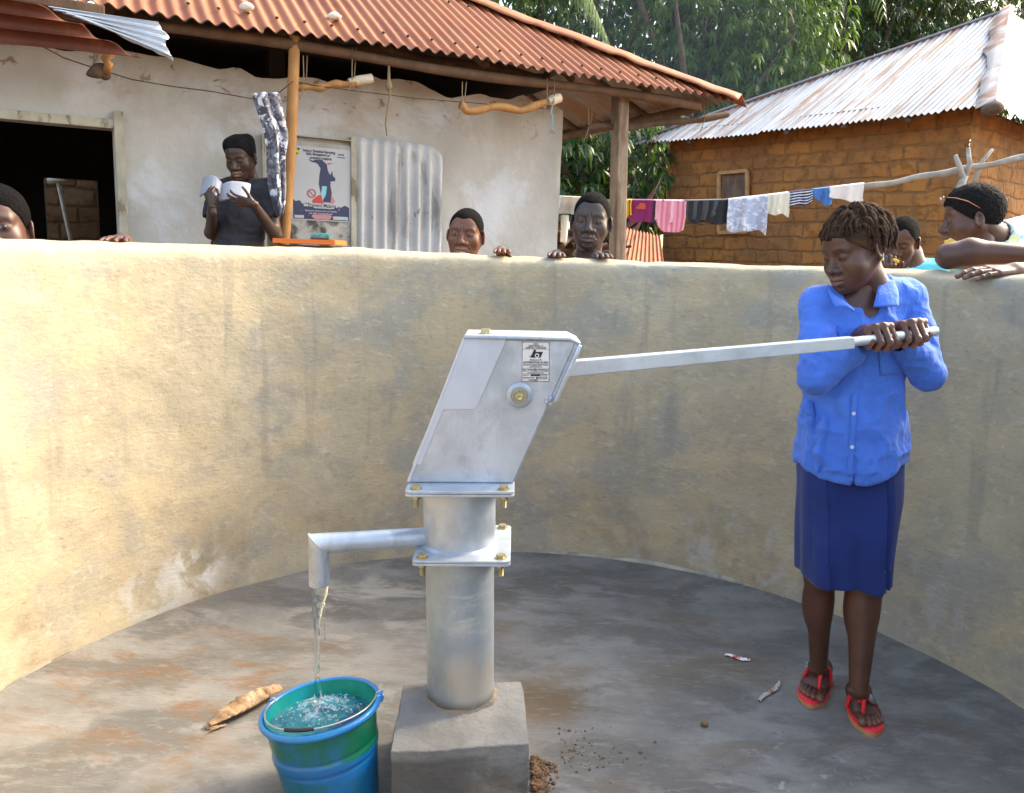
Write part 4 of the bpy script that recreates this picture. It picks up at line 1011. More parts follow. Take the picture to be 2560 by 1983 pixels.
PO = S2W((s0 + s1) / 2, (z0 + z1) / 2, -.038); PW, PH = s1 - s0, z1 - z0
POST = thing('poster', 'weathered white malaria prevention poster with dark blue figure on the door', 'poster', PO)
FR = np.stack([e_, n_, V3(0, 0, 1)], 1)
g = MB(); g.box(PO, (PW, .003, PH), FR); paper = build('poster_sheet', g, m_paper, POST)
def pp(u, v): return (u - .5) * PW, (.5 - v) * PH
def ppoly(pts, m, name, t=-.0028):
    g = MB(); g.prism([pp(*q) for q in pts], e_, V3(0, 0, 1), n_, PO, t, -.0005); return build(name, g, m, paper)
def circ(cx, cy, r, n=20): return [(cx + r * math.cos(t), cy + r * PW / PH * math.sin(t)) for t in np.linspace(0, 2 * np.pi, n, endpoint=False)]
def ptx(s, u, v, size, m=None, w=None, bold=True, shear=0):
    x, z = pp(u, v); text(s, size, PO + e_ * x + V3(0, 0, z) - n_ * .0032, e_, (0, 0, 1), -n_, m or m_navy, paper, bold=bold, width=None if w is None else w * PW, local=False, shear=shear)
ppoly([(.05, .72), (.09, .75), (.15, .73), (.2, .78), (.27, .76), (.34, .80), (.40, .83), (.6, .83), (.7, .83), (.78, .79), (.84, .80), (.9, .77), (.97, .80), (.97, .985), (.05, .985)], m_navy, 'poster_band')
ppoly([(.40, .17), (.52, .165), (.60, .22), (.62, .31), (.66, .37), (.66, .52), (.68, .60), (.66, .74), (.55, .74), (.50, .62), (.47, .50), (.48, .38), (.50, .28), (.45, .22), (.38, .20)], m_navy, 'poster_figure', -.0030)
ppoly([(.30, .175), (.42, .19), (.42, .21), (.36, .205)], m_navy, 'poster_figure'); ppoly([(.60, .205), (.72, .195), (.62, .225)], m_red, 'poster_figure')
ppoly([(.66, .36), (.69, .30), (.70, .37), (.74, .40), (.74, .44), (.66, .45)], m_navy, 'poster_figure'); ppoly([(.52, .52), (.60, .52), (.58, .64), (.53, .72), (.50, .64)], m_teal, 'poster_figure', -.0036)
ppoly([(.36, .72), (.44, .66), (.50, .64), (.55, .72), (.54, .76), (.36, .76)], m_red, 'poster_stain'); ppoly([(.66, .62), (.74, .72), (.70, .76), (.66, .75)], m_pnk, 'poster_stain')
g = MB(); x, z = pp(.35, .63); R_n = np.stack([e_, V3(0, 0, 1), -n_], 1); g.lathe([(.021, 0), (.027, 0), (.027, .003), (.021, .003)], 28, PO + e_ * x + V3(0, 0, z) - n_ * .0012, R_n)
g.beam(PO + e_ * (x - .018) + V3(0, 0, z + .018) - n_ * .003, PO + e_ * (x + .018) + V3(0, 0, z - .018) - n_ * .003, .002, .006, up=n_); build('poster_emblem', g, m_red, paper)
ppoly([(.07, .05), (.16, .05), (.16, .11), (.115, .135), (.07, .11)], m_yel, 'poster_crest'); ppoly([(.085, .09), (.145, .09), (.135, .12), (.095, .12)], m_grn, 'poster_crest', -.0036)
for u_ in (.085, .145): ppoly(circ(u_, .045, .018), m_ink, 'poster_crest', -.0034)
ptx('Indoor Residual Spraying', .48, .055, .022, w=.52); ptx("Kill's Mosquitoes to", .46, .098, .022, w=.38); ptx('prevent malaria', .50, .145, .024, w=.36, shear=.3)
ptx('FS IRS', .84, .075, .014); ptx('Sierra Leone', .84, .11, .010, w=.13)
ppoly([(.22, .775), (.78, .775), (.78, .81), (.22, .81)], m_paper, 'poster_strip', -.0034)
ptx('Prevent Malaria', .52, .79, .03, w=.46)
ptx('Spray your houses every six months', .50, .865, .014, m_paper, .52); ptx('to kill mosquitoes', .50, .90, .014, m_paper, .38)
ppoly([(.07, .935), (.22, .935), (.22, .975), (.07, .975)], m_paper, 'poster_logo', -.0036); ppoly([(.36, .915), (.66, .915), (.68, .94), (.64, .98), (.40, .98), (.35, .95)], m_pnk, 'poster_photo', -.0036); ppoly([(.70, .93), (.95, .93), (.95, .975), (.70, .975)], m_paper, 'poster_logo', -.0036)
ppoly([(.88, .935), (.94, .935), (.94, .972), (.88, .972)], m_teal, 'poster_logo', -.004)
# brick wall seen through the back doorway
m_brick = None
def brickmat(name, c1, c2, mo, bump=.8):
    T = NT(name); b = T.b; uv = T.coord('UV')
    nz = T.n('TexNoise'); nz.inputs['Scale'].default_value = 3.2; nz.inputs['Detail'].default_value = 5; T.l(uv, nz.inputs['Vector'])
    mv = T.n('VectorMath', operation='MULTIPLY_ADD'); T.l(nz.outputs['Color'], mv.inputs[0]); mv.inputs[1].default_value = (.20, .10, 0); T.l(uv, mv.inputs[2])
    br = T.n('TexBrick'); T.l(mv.outputs[0], br.inputs['Vector']); br.inputs['Scale'].default_value = 1.0
    br.inputs['Brick Width'].default_value = .36; br.inputs['Row Height'].default_value = .185; br.inputs['Mortar Size'].default_value = .030; br.inputs['Mortar Smooth'].default_value = .9
    br.inputs['Color1'].default_value = (*c1, 1); br.inputs['Color2'].default_value = (*c2, 1); br.inputs['Mortar'].default_value = (*mo, 1); br.inputs['Bias'].default_value = -.1
    n1 = T.noise(uv, 1.1, 5, .6); c = T.mix(T.math('MULTIPLY', T.ramp(n1, .36, .60), .85), br.outputs['Color'], mo)
    n2 = T.noise(T.coord('UV', loc=(5, 2, 0)), 7, 6, .65); c = T.mix(T.math('MULTIPLY', T.ramp(n2, .48, .62), .65), c, tuple(q * .42 for q in c1))
    n3 = T.noise(T.coord('UV', (1, 3.5, 1), (1, 7, 0)), 9, 8, .75, 1.5); ck = T.ramp(n3, .60, .64); c = T.mix(T.math('MULTIPLY', ck, .6), c, (.09, .045, .02))
    T.l(c, b.inputs['Base Color']); b.inputs['Roughness'].default_value = .95
    h = T.math('ADD', T.math('MULTIPLY', br.outputs['Fac'], -.9), T.math('MULTIPLY', T.noise(uv, 26, 7, .7), .9)); h = T.math('SUBTRACT', h, T.math('MULTIPLY', ck, .5))
    bp = T.n('Bump'); bp.inputs['Distance'].default_value = .025; bp.inputs['Strength'].default_value = bump; T.l(h, bp.inputs['Height']); T.l(bp.outputs[0], b.inputs['Normal'])
    return T.m
m_brick = brickmat('mud_brick', (.42, .185, .045), (.34, .14, .034), (.25, .12, .045))
m_brick2 = brickmat('tan_brick', (.42, .23, .11), (.36, .19, .09), (.18, .11, .06))
g = MB(); tq = tb + 1.9; s_a, s_b = -6.6, -2.6
Sg, Zg = np.meshgrid(np.linspace(s_a, s_b, 60), np.linspace(-.2, 1.9, 40), indexing='ij'); P = W0 + e_ * Sg[..., None] + n_ * (tq + .02 * vnoise(np.stack([Sg, Zg, 0 * Sg], -1), 5))[..., None]; P[..., 2] = Zg
g.grid(P, np.stack([Sg, Zg], -1)); g.grid(np.stack([P[:, -1], P[:, -1] + n_ * .2], 1)); tag(build('brick_wall', g, m_brick2, smooth=60), 'tan mud brick wall seen through the dark doorway', 'wall')
g = MB(); a1_ = plane_hit(145, 455, W0 + n_ * (tq - .3), n_); b1_ = plane_hit(172, 592, W0 + n_ * (tq - .3), n_); b1_ = b1_ + (b1_ - a1_) / (b1_[2] - a1_[2]) * (-.2 - b1_[2]); g.tube([a1_, (a1_ + b1_) / 2 + e_ * .02, b1_], .022, 8); g.tube([a1_ - e_ * .1, a1_ + e_ * .16 + V3(0, 0, .03)], .03, 8)
tag(build('leaning_stick', g, m_bam, smooth=True), 'pale leaning stick outside the back doorway', 'stick')

# ================================================================ RIGHT HOUSE
RZ = 3.0
LN_a = gz(1567, 366, RZ); LN_b = gz(2487, 268, RZ)
de = unit((LN_b - LN_a) * [1, 1, 0]); dn = V3(-de[1], de[0], 0); LEN = np.linalg.norm(LN_b - LN_a)
RH = thing('mud_brick_house', 'orange mud brick house with pale galvanised hip roof, right of the trees', 'house', LN_a * [1, 1, 0])
ap_d = LN_b + dn * 3.0 - de * .45; APX = CAMP + ray(2524, 29) * ((ap_d - CAMP) @ dn / (ray(2524, 29) @ dn)); rise_r = (APX[2] - RZ) / 3.0; ua = (APX - LN_a) @ de
m_tin = mat('tin_roof', (.26, .28, .31), .6, metal=.1, var=.12, vscale=1.5, coords='UV', layers=[((.36, .38, .40), 1.2, .4, .62, (1, .4, 1), None, .7), ((.17, .085, .05), 3.0, .50, .60, (3.2, .18, 1), None, .9), ((.45, .46, .47), 3.0, .55, .65, (5, .25, 1), None, .7), ((.06, .06, .065), 34, .66, .71, (1, 1, 1), None, .9), ((.16, .17, .19), 2.0, .55, .7, (3, .1, 1), None, .6)])
vmx = lambda u: np.where(u < ua, 3.0 * u / ua, 3.0 * (LEN - u) / (LEN - ua))
P, UV = corr(0, LEN, LN_a, de, dn, vmx, rise_r, amp=.013, nv=20, seed=5, sheetw=.8, sag=.03)
g = MB(); g.grid(P, UV); build('roof', g, m_tin, RH, smooth=True)
g = MB(); g.grid(P - V3(0, 0, .008), UV); build('roof_lining', g, m_darkw, RH, smooth=True)
LE2 = 6.0; ap2 = APX - LN_b; ua2 = ap2 @ dn; va2 = -(ap2 @ de)
# second face (mostly beyond the frame): from the near corner going right
vm2 = lambda u: np.where(u < ua2, va2 * u / ua2, va2)
P, UV = corr(0, LE2, LN_b, dn, -de, vm2, (APX[2] - RZ) / max(va2, .1), amp=.010, nv=16, seed=6, sag=.02)
g = MB(); g.grid(P, UV); build('roof', g, m_tin, RH, smooth=True)
hc0 = LN_b + V3(0, 0, .02); n = 40; t = np.linspace(-.02, 1.0, n); cl = hc0 + (APX - LN_b) * t[:, None] + V3(0, 0, .03)
m_cap = mat('rusty_cap', (.60, .52, .46), .6, metal=.2, var=.1, vscale=2, layers=[((.36, .15, .07), 1.9, .44, .58, None, None, .9)])
wl_ = -de * .16 + V3(0, 0, -.02) ; wr_ = dn * .16 + V3(0, 0, -.05)
nzc = vnoise(np.stack([t * 9, 0 * t, 0 * t], -1), 1)[:, None]
g = MB(); g.grid(np.stack([cl + wl_ * (1 + .3 * nzc) * 1.2, cl + wl_ * .5 + V3(0, 0, .035), cl + V3(0, 0, .05), cl + wr_ * .5 + V3(0, 0, .04), cl + wr_ * (1.1)], 1)); build('hip_cap', g, m_cap, RH, smooth=50, solid=.004)
t = np.linspace(0, 1, n); cl = LN_a + (APX - LN_a) * t[:, None] + V3(0, 0, .03); g = MB(); g.grid(np.stack([cl - dn * .02 - V3(0, 0, .0), cl + V3(0, 0, .03), cl + dn * .12 + V3(0, 0, -.02)], 1)); build('hip_cap', g, m_tin, RH, smooth=50, solid=.004)
g = MB(); g.sphere(LN_b + V3(-.05, -.05, -.03), (.10, .12, .08), 16, 10); g.v[0] += vnoise(g.v[0], 12)[:, None] * .03; build('rolled_cap_end', g, m_darkw, RH, smooth=True)
# walls
wa0 = LN_a + dn * .38 + de * .55; wb0 = LN_b + dn * .38 - de * .36
def bwall(name, A, B, zt_, seed):
    d = unit((B - A) * [1, 1, 0]); L2 = np.linalg.norm((B - A)[:2]); nr = V3(-d[1], d[0], 0)
    Sg, Zg = np.meshgrid(np.linspace(0, L2, int(L2 / .06)), np.linspace(-.2, zt_, 60), indexing='ij')
    q = np.stack([Sg, Zg, 0 * Sg], -1); off = .025 * vnoise(q, 2.2, seed) + .012 * vnoise(q, 8, seed) + .006 * vnoise(q, 22, seed + 1)
    P = A + d * Sg[..., None] + nr * off[..., None]; P[..., 2] = Zg
    g = MB(); g.grid(P, np.stack([Sg, Zg], -1)); return build(name, g, m_brick, RH, smooth=60), d, nr
_, bd, bn = bwall('brick_wall', wa0, wb0, RZ + .22, 3); bwall('brick_wall', wb0, wb0 + dn * 5.5, RZ + .1, 7); bwall('brick_wall', wa0 + dn * 4.5, wa0, RZ + .1, 9)
def onb(x, y, t=0): return plane_hit(x, y, wa0 + bn * t, bn)
g = MB(); fr = np.stack([bd, bn, V3(0, 0, 1)], 1)
c4 = [onb(1797, 433, -.04), onb(1868, 427, -.04), onb(1868, 580, -.04), onb(1797, 582, -.04)]
for i in range(4): g.beam(c4[i], c4[(i + 1) % 4], .05, .045, up=bn, bev=.004)
m_lwood = mat('light_wood', (.42, .24, .10), .8, var=.25, vscale=8)
wf = build('window_frame', g, m_lwood, RH)
g = MB(); g.add([q + bn * .035 for q in c4], [[0, 1, 2, 3]]); build('window_shutter', g, mat('shutter_wood', (.13, .085, .06), .85, var=.25, vscale=6, layers=[((.2, .15, .1), 8, .5, .6, (4, 4, .3), None, .5)]), RH)
for u_ in np.arange(.4, LEN - .2, .8):
    a = LN_a + de * u_ + dn * .02 + V3(0, 0, -.05); g = MB(); g.tube([a, a + dn * .6 + V3(0, 0, .6 * rise_r)], .035, 7); build('rafter', g, m_darkw, RH, smooth=True)

# leaning rusty sheets behind the washing line
def leaning(q, z0, m, name, label):
    A, B, Cq, D = q; u = np.linspace(0, 1, 70); v = np.linspace(0, 1, 8); Ug, Vg = np.meshgrid(u, v, indexing='ij')
    P = ((1 - Ug) * (1 - Vg))[..., None] * A + (Ug * (1 - Vg))[..., None] * B + (Ug * Vg)[..., None] * Cq + ((1 - Ug) * Vg)[..., None] * D
    P[..., 2] += .012 * np.cos(Ug * 2 * np.pi * 11); g = MB(); g.grid(P, np.stack([Ug, Vg * 2], -1)); tag(build(name, g, m, smooth=True, solid=.002), label, 'metal sheet')
leaning([gz(1440, 668, .25), py(1560, 655, 8.2), py(1652, 448, 10.2), py(1590, 560, 9.6)], 0, m_rusts, 'leaning_sheet', 'dark rusty corrugated sheet propped against the brick house corner')
leaning([py(1530, 670, 8.0), py(1660, 665, 8.4), py(1650, 590, 9.0), py(1560, 570, 8.8)], 0, m_rust, 'leaning_sheet', 'orange rusty corrugated sheet lying low in front of the brick house')

# ================================================================ WASHING LINE
LP = [(1300, 497), (1378, 500), (1565, 510), (1702, 512), (1809, 510), (1910, 499), (2154, 470), (2398, 425), (2640, 380)]
def lY(x): return 7.0 - (x - 1378) / 1182 * .9
def LPt(x):
    xs = [p[0] for p in LP]; ys = [p[1] for p in LP]; return py(x, np.interp(x, xs, ys), lY(x))
m_pole = mat('grey_pole', (.30, .27, .23), .8, var=.25, vscale=8, layers=[((.5, .46, .4), 12, .55, .66, (.3, 1, 1), None, .6)])
xs = np.linspace(1300, 2640, 60); g = MB(); g.tube([LPt(x) + V3(0, 0, .006 * math.sin(x * .05)) for x in xs], [.021 + .003 * math.sin(x * .03) + .003 * (x - 1300) / 1300 for x in xs], 9)
tag(build('drying_pole', g, m_pole, smooth=True), 'long grey wooden pole carrying the washing in front of the brick house', 'pole')
def stick(g, pts, r):
    g.tube([py(x, y, Y) for x, y, Y in pts], r, 8)
g = MB(); stick(g, [(2350, 720, 6.0), (2372, 600, 6.05), (2395, 480, 6.1), (2412, 440, 6.1)], [.035, .033, .03, .028]); stick(g, [(2408, 452, 6.1), (2398, 415, 6.1), (2388, 388, 6.1)], [.024, .02, .015]); stick(g, [(2412, 448, 6.12), (2424, 410, 6.12), (2420, 368, 6.12)], [.022, .018, .014])
tag(build('forked_stake', g, m_pole, smooth=True), 'forked pale stake holding up the drying pole behind the seated men', 'stake')
g = MB(); stick(g, [(2430, 470, 6.2), (2455, 405, 6.2), (2482, 373, 6.2)], [.02, .017, .012]); stick(g, [(2350, 700, 6.2), (2400, 560, 6.2), (2432, 465, 6.2)], [.025, .022, .02]); tag(build('branch_prop', g, m_pole, smooth=True), 'thin bent branch propped beside the forked stake', 'branch')
def garment(x0, x1, yb, m, name, label, back=.8, seed=0, fold=.014, wfall=0.0, parts=None, taper=0.0):
    n = 44; xs = np.linspace(x0, x1, n); Pt = np.array([LPt(x) for x in xs]); d = unit(Pt[-1] - Pt[0]); nn = unit(np.cross(d, V3(0, 0, 1)))
    if nn[1] > 0: nn = -nn
    ybl = np.interp(np.linspace(0, 1, n), np.linspace(0, 1, len(yb)), yb)
    for _ in range(70): ybl[1:-1] = (ybl[:-2] + ybl[2:] + 2 * ybl[1:-1]) / 4
    ybl = ybl + 1.6 * np.sin(np.linspace(0, 11, n) + seed)
    bot = np.array([py(x, y, lY(x)) for x, y in zip(xs, ybl)]); hgt = Pt[:, 2] - bot[:, 2]
    cols = []
    vs = np.concatenate([np.linspace(-1, -.06, 12), np.linspace(0, 1, 7)[1:-1] * 0 + np.linspace(-.04, .04, 5), np.linspace(.06, 1, 20)])
    uu = np.linspace(0, 1, n)
    for v in vs:
        av = abs(v); side = np.sign(v) if abs(v) > .045 else v / .045
        L_v = hgt * (av if v > 0 else av * back)
        wob = fold * av ** .6 * (np.sin(uu * (9 + seed % 5) + seed) + .6 * np.sin(uu * 23 + seed * 2 + v)) 
        z = Pt[:, 2] + .036 - np.maximum(L_v, 0) - (.0 if abs(v) > .045 else 0)
        r = .036 * side + np.where(v > 0, wob * .9, wob * .5)
        c = Pt.copy(); c[:, 2] = z + (.004 * (1 - side ** 2) if abs(v) < .045 else 0)
        c = c + nn * r[:, None] + d * (taper * av * (.5 - uu) * (x1 - x0) / F_PX * 7)[:, None] + d * (.01 * av * vnoise(np.stack([0 * uu, uu * 2 + 0, 0 * uu + av * 4 + seed], -1), 1))[:, None]
        cols.append(c)
    g = MB(); P = np.stack(cols, 1); g.grid(P, np.stack(np.meshgrid(uu * (x1 - x0) / 286, vs, indexing='ij'), -1))
    o = build(name, g, m, smooth=True, solid=.002); tag(o, label, 'laundry', 'washing hung on the pole'); return o
def cm(name, c, **k): return mat(name, c, .9, sheen=.2, bump=.2, bscale=120, **k)
def stripes(name, c1, c2, freq, axis=0, thr=.5, rot=0):
    T = NT(name); sp = T.n('SeparateXYZ'); T.l(T.coord('UV', rot=(0, 0, rot)), sp.inputs[0]); s = T.math('FRACT', T.math('MULTIPLY', sp.outputs[axis], freq))
    T.l(T.mix(T.ramp(s, thr - .04, thr + .04), c1, c2), T.b.inputs['Base Color']); T.b.inputs['Roughness'].default_value = .9; return T.m
garment(1376, 1408, [530, 534, 528], cm('pale_blue', (.62, .72, .80)), 'washed_towel', 'pale blue-white towel hanging at the left end of the drying pole', seed=1)
garment(1400, 1470, [545, 548, 544, 546], cm('off_white', (.68, .66, .64), layers=[((.42, .42, .42), 3, .4, .5, None, ('z', 1.72, 1.66), .8)]), 'washed_shirt', 'off-white shirt with one long sleeve hanging down behind the bald man', seed=2)
g = MB(); ps = [py(1412, 540, 6.9), py(1411, 575, 6.88), py(1409, 600, 6.88), py(1408, 606, 6.88)]; g.tube(ps, [.036, .03, .028, .026], 12)
build('sleeve', g, cm('off_white2', (.66, .64, .60)), bpy.data.objects['washed_shirt'], smooth=True)
garment(1561, 1580, [552, 556, 548], cm('yellow', (.80, .50, .02)), 'washed_cloth', 'narrow bright yellow cloth beside the grey porch post', seed=3)
o = garment(1572, 1636, [560, 566, 568, 566], cm('maroon', (.24, .02, .13)), 'washed_shirt', 'maroon shirt with small orange print hanging on the pole', seed=4, fold=.008)
g = MB()
for i, (dx, w_) in enumerate(((0, 14), (0, 22), (0, 30))):
    c = py(1604, 511 + i * 5, lY(1604)) - V3(0, .042, 0); g.box(c, (w_ / 286, .002, .012))
build('shirt_print', g, cm('orange', (.75, .13, .05)), o)
garment(1634, 1716, [560, 590, 596, 592, 588], stripes('pink_stripe', (.85, .42, .52), (.78, .20, .34), 22, 0, .5), 'washed_skirt', 'pink striped skirt with dark patch on the drying pole', seed=5)
garment(1634, 1668, [575, 578, 574], cm('black_patch', (.03, .03, .04)), 'washed_cloth', 'black cloth corner tucked beside the pink striped skirt', seed=9, fold=.004)
garment(1640, 1700, [560, 572, 568], stripes('pink_plain', (.86, .46, .55), (.80, .36, .46), 30, 0, .5), 'washed_skirt', 'lighter pink striped fold over the pink skirt', seed=15, fold=.02)
garment(1711, 1800, [548, 562, 566, 560, 545], cm('charcoal', (.065, .07, .08), var=.2), 'washed_shorts', 'charcoal grey shorts folded over the drying pole', seed=6, taper=.1)
garment(1722, 1822, [562, 578, 560, 580, 570], cm('black', (.018, .018, .022)), 'washed_shorts', 'black shorts hanging behind the charcoal pair', seed=7, fold=.02)
garment(1820, 1920, [585, 608, 580, 600, 575, 602], cm('tie_dye', (.42, .46, .60), layers=[((.78, .80, .86), 16, .48, .58, (1, 1, 1.4), None, .9), ((.16, .18, .30), 20, .6, .66, None, None, .8)]), 'washed_blouse', 'blue-grey tie-dyed blouse with ragged hem on the pole', seed=8, fold=.03)
garment(1918, 1974, [544, 552, 546, 555], cm('cream', (.74, .68, .56)), 'washed_cloth', 'cream cloth between the tie-dyed blouse and the striped top', seed=10)
garment(1970, 2030, [535, 522, 530, 518], stripes('navy_stripe', (.02, .03, .09), (.70, .72, .74), 5.5, 1, .62), 'striped_tshirt', 'navy and white striped top on the drying pole', seed=11, fold=.018)
garment(2028, 2082, [500, 512, 530, 524], cm('mid_blue', (.05, .16, .42)), 'washed_cloth', 'mid-blue cloth next to the striped top', seed=12)
garment(2072, 2158, [505, 510, 514, 520, 518], cm('cream_pink', (.76, .68, .62)), 'washed_towel', 'cream-pink towel at the right end of the washing', seed=13)
# firewood heap in the shade behind the line
g = MB()
for i in range(60):
    c = py(rng.uniform(1385, 1470), rng.uniform(575, 660), rng.uniform(7.6, 8.6)); a = rng.uniform(0, 6.28); dv = V3(math.cos(a), math.sin(a) * .6, rng.uniform(-.25, .35)) * rng.uniform(.25, .5)
    g.tube([c - dv, c + dv], rng.uniform(.012, .028), 6)
tag(build('brushwood', g, m_darkw), 'heap of dark brushwood in the shade behind the washing', 'brushwood', kind='stuff')

# table with orange tray and teal brush just beyond the wall
TY = 3.62
ta = py(683, 601, TY); tb_ = py(838, 602, TY)
m_or = mat('orange_plastic', (.85, .17, .02), .4)
TBL = thing('side_table', 'low wooden table hidden behind the wall under the orange tray', 'table', ((ta + tb_) / 2) * [1, 1, 0] + V3(0, 0, -.2))
c = (ta + tb_) / 2; w_ = np.linalg.norm(tb_ - ta)
g = MB(); g.box(c - V3(0, -.12, .035), (w_ * .9, .22, .03), bev=.004); build('table_top', g, m_wood, TBL)
for sx in (-1, 1):
    for sy in (0, 1):
        p = c + V3(sx * w_ * .4, .03 + sy * .18, -.05); g = MB(); g.beam(p, V3(p[0], p[1], -.2), .03, .03, up=(0, 1, 0)); build('leg', g, m_wood, TBL)
g = MB(); g.box(c + V3(0, .12, -.012), (w_, .26, .006), bev=.002)
for s_, t_, sz in ((0, -.005, (w_, .008, .018)), (0, .245, (w_, .008, .018))): g.box(c + V3(0, t_, -.003), sz)
for s_ in (-1, 1): g.box(c + V3(s_ * (w_ / 2 - .004), .12, -.003), (.008, .25, .017))
tag(build('orange_tray', g, m_or), 'shallow bright orange plastic tray above the wall top', 'tray')
m_br = mat('teal_bristle', (.10, .42, .42), .8, var=.3, vscale=60); BR = thing('scrub_brush', 'teal bristled brush lying on the orange tray', 'brush', py(802, 597, TY + .02))
g = MB(); g.box(py(802, 598, TY + .06), (.085, .05, .012), bev=.004); build('brush_back', g, m_darkw, BR)
g = MB()
for i in range(420):
    a = rng.uniform(-1, 1); b = rng.uniform(-1, 1); p = py(802, 597, TY + .06) + V3(a * .036, b * .02, 0); g.tube([p, p + V3(a * .008, b * .006, .024 * (1 - .35 * a * a) + rng.uniform(-.002, .002))], .0011, 3)
build('bristles', g, m_br, BR)

# ================================================================ PEOPLE
def skinmat(name, col, palm=(.42, .20, .12), lip=None):
    T = NT(name); b = T.b
    f = T.noise(T.coord('Object'), 14, 5, .6); c = T.mix(T.ramp(f, .3, .7), tuple(q * .85 for q in col), tuple(min(1, q * 1.18) for q in col))
    a = T.n('Attribute'); a.attribute_name = 'tint'      # 0..1 paler palm/sole/lip skin, negative = darker brow/stubble/lids, painted nostril shade
    c = T.mix(T.math('MAXIMUM', a.outputs['Fac'], 0.0), c, palm)
    c = T.mix(T.math('MAXIMUM', T.math('MULTIPLY', a.outputs['Fac'], -1.0), 0.0), c, (.012, .008, .007))
    T.l(c, b.inputs['Base Color']); b.inputs['Roughness'].default_value = .42; b.inputs['Specular IOR Level'].default_value = .45
    b.inputs['Subsurface Weight'].default_value = .06; b.inputs['Subsurface Radius'].default_value = (.02, .008, .004); b.inputs['Subsurface Scale'].default_value = .3
    bp = T.n('Bump'); bp.inputs['Strength'].default_value = .25; bp.inputs['Distance'].default_value = .002; T.l(T.noise(T.coord('Object'), 160, 4, .6), bp.inputs['Height']); T.l(bp.outputs[0], b.inputs['Normal'])
    return T.m
m_hairb = mat('black_hair', (.010, .009, .009), .85, var=.3, vscale=80, bump=1.2, bscale=260, spec=.2)
m_hairg = mat('cropped_hair', (.007, .006, .006), .9, var=.35, vscale=90, bump=1.0, bscale=300, spec=.08)
m_dread = mat('brown_locks', (.060, .030, .018), .85, var=.35, vscale=40, layers=[((.15, .070, .034), 16, .5, .66, None, None, .8), ((.018, .010, .008), 20, .55, .68, None, None, .7)], bump=1.0, bscale=220, spec=.25)
m_sclera = mat('eye_white', (.30, .25, .21), .45, spec=.3); m_iris = mat('iris', (.012, .006, .004), .15, coat=.6)

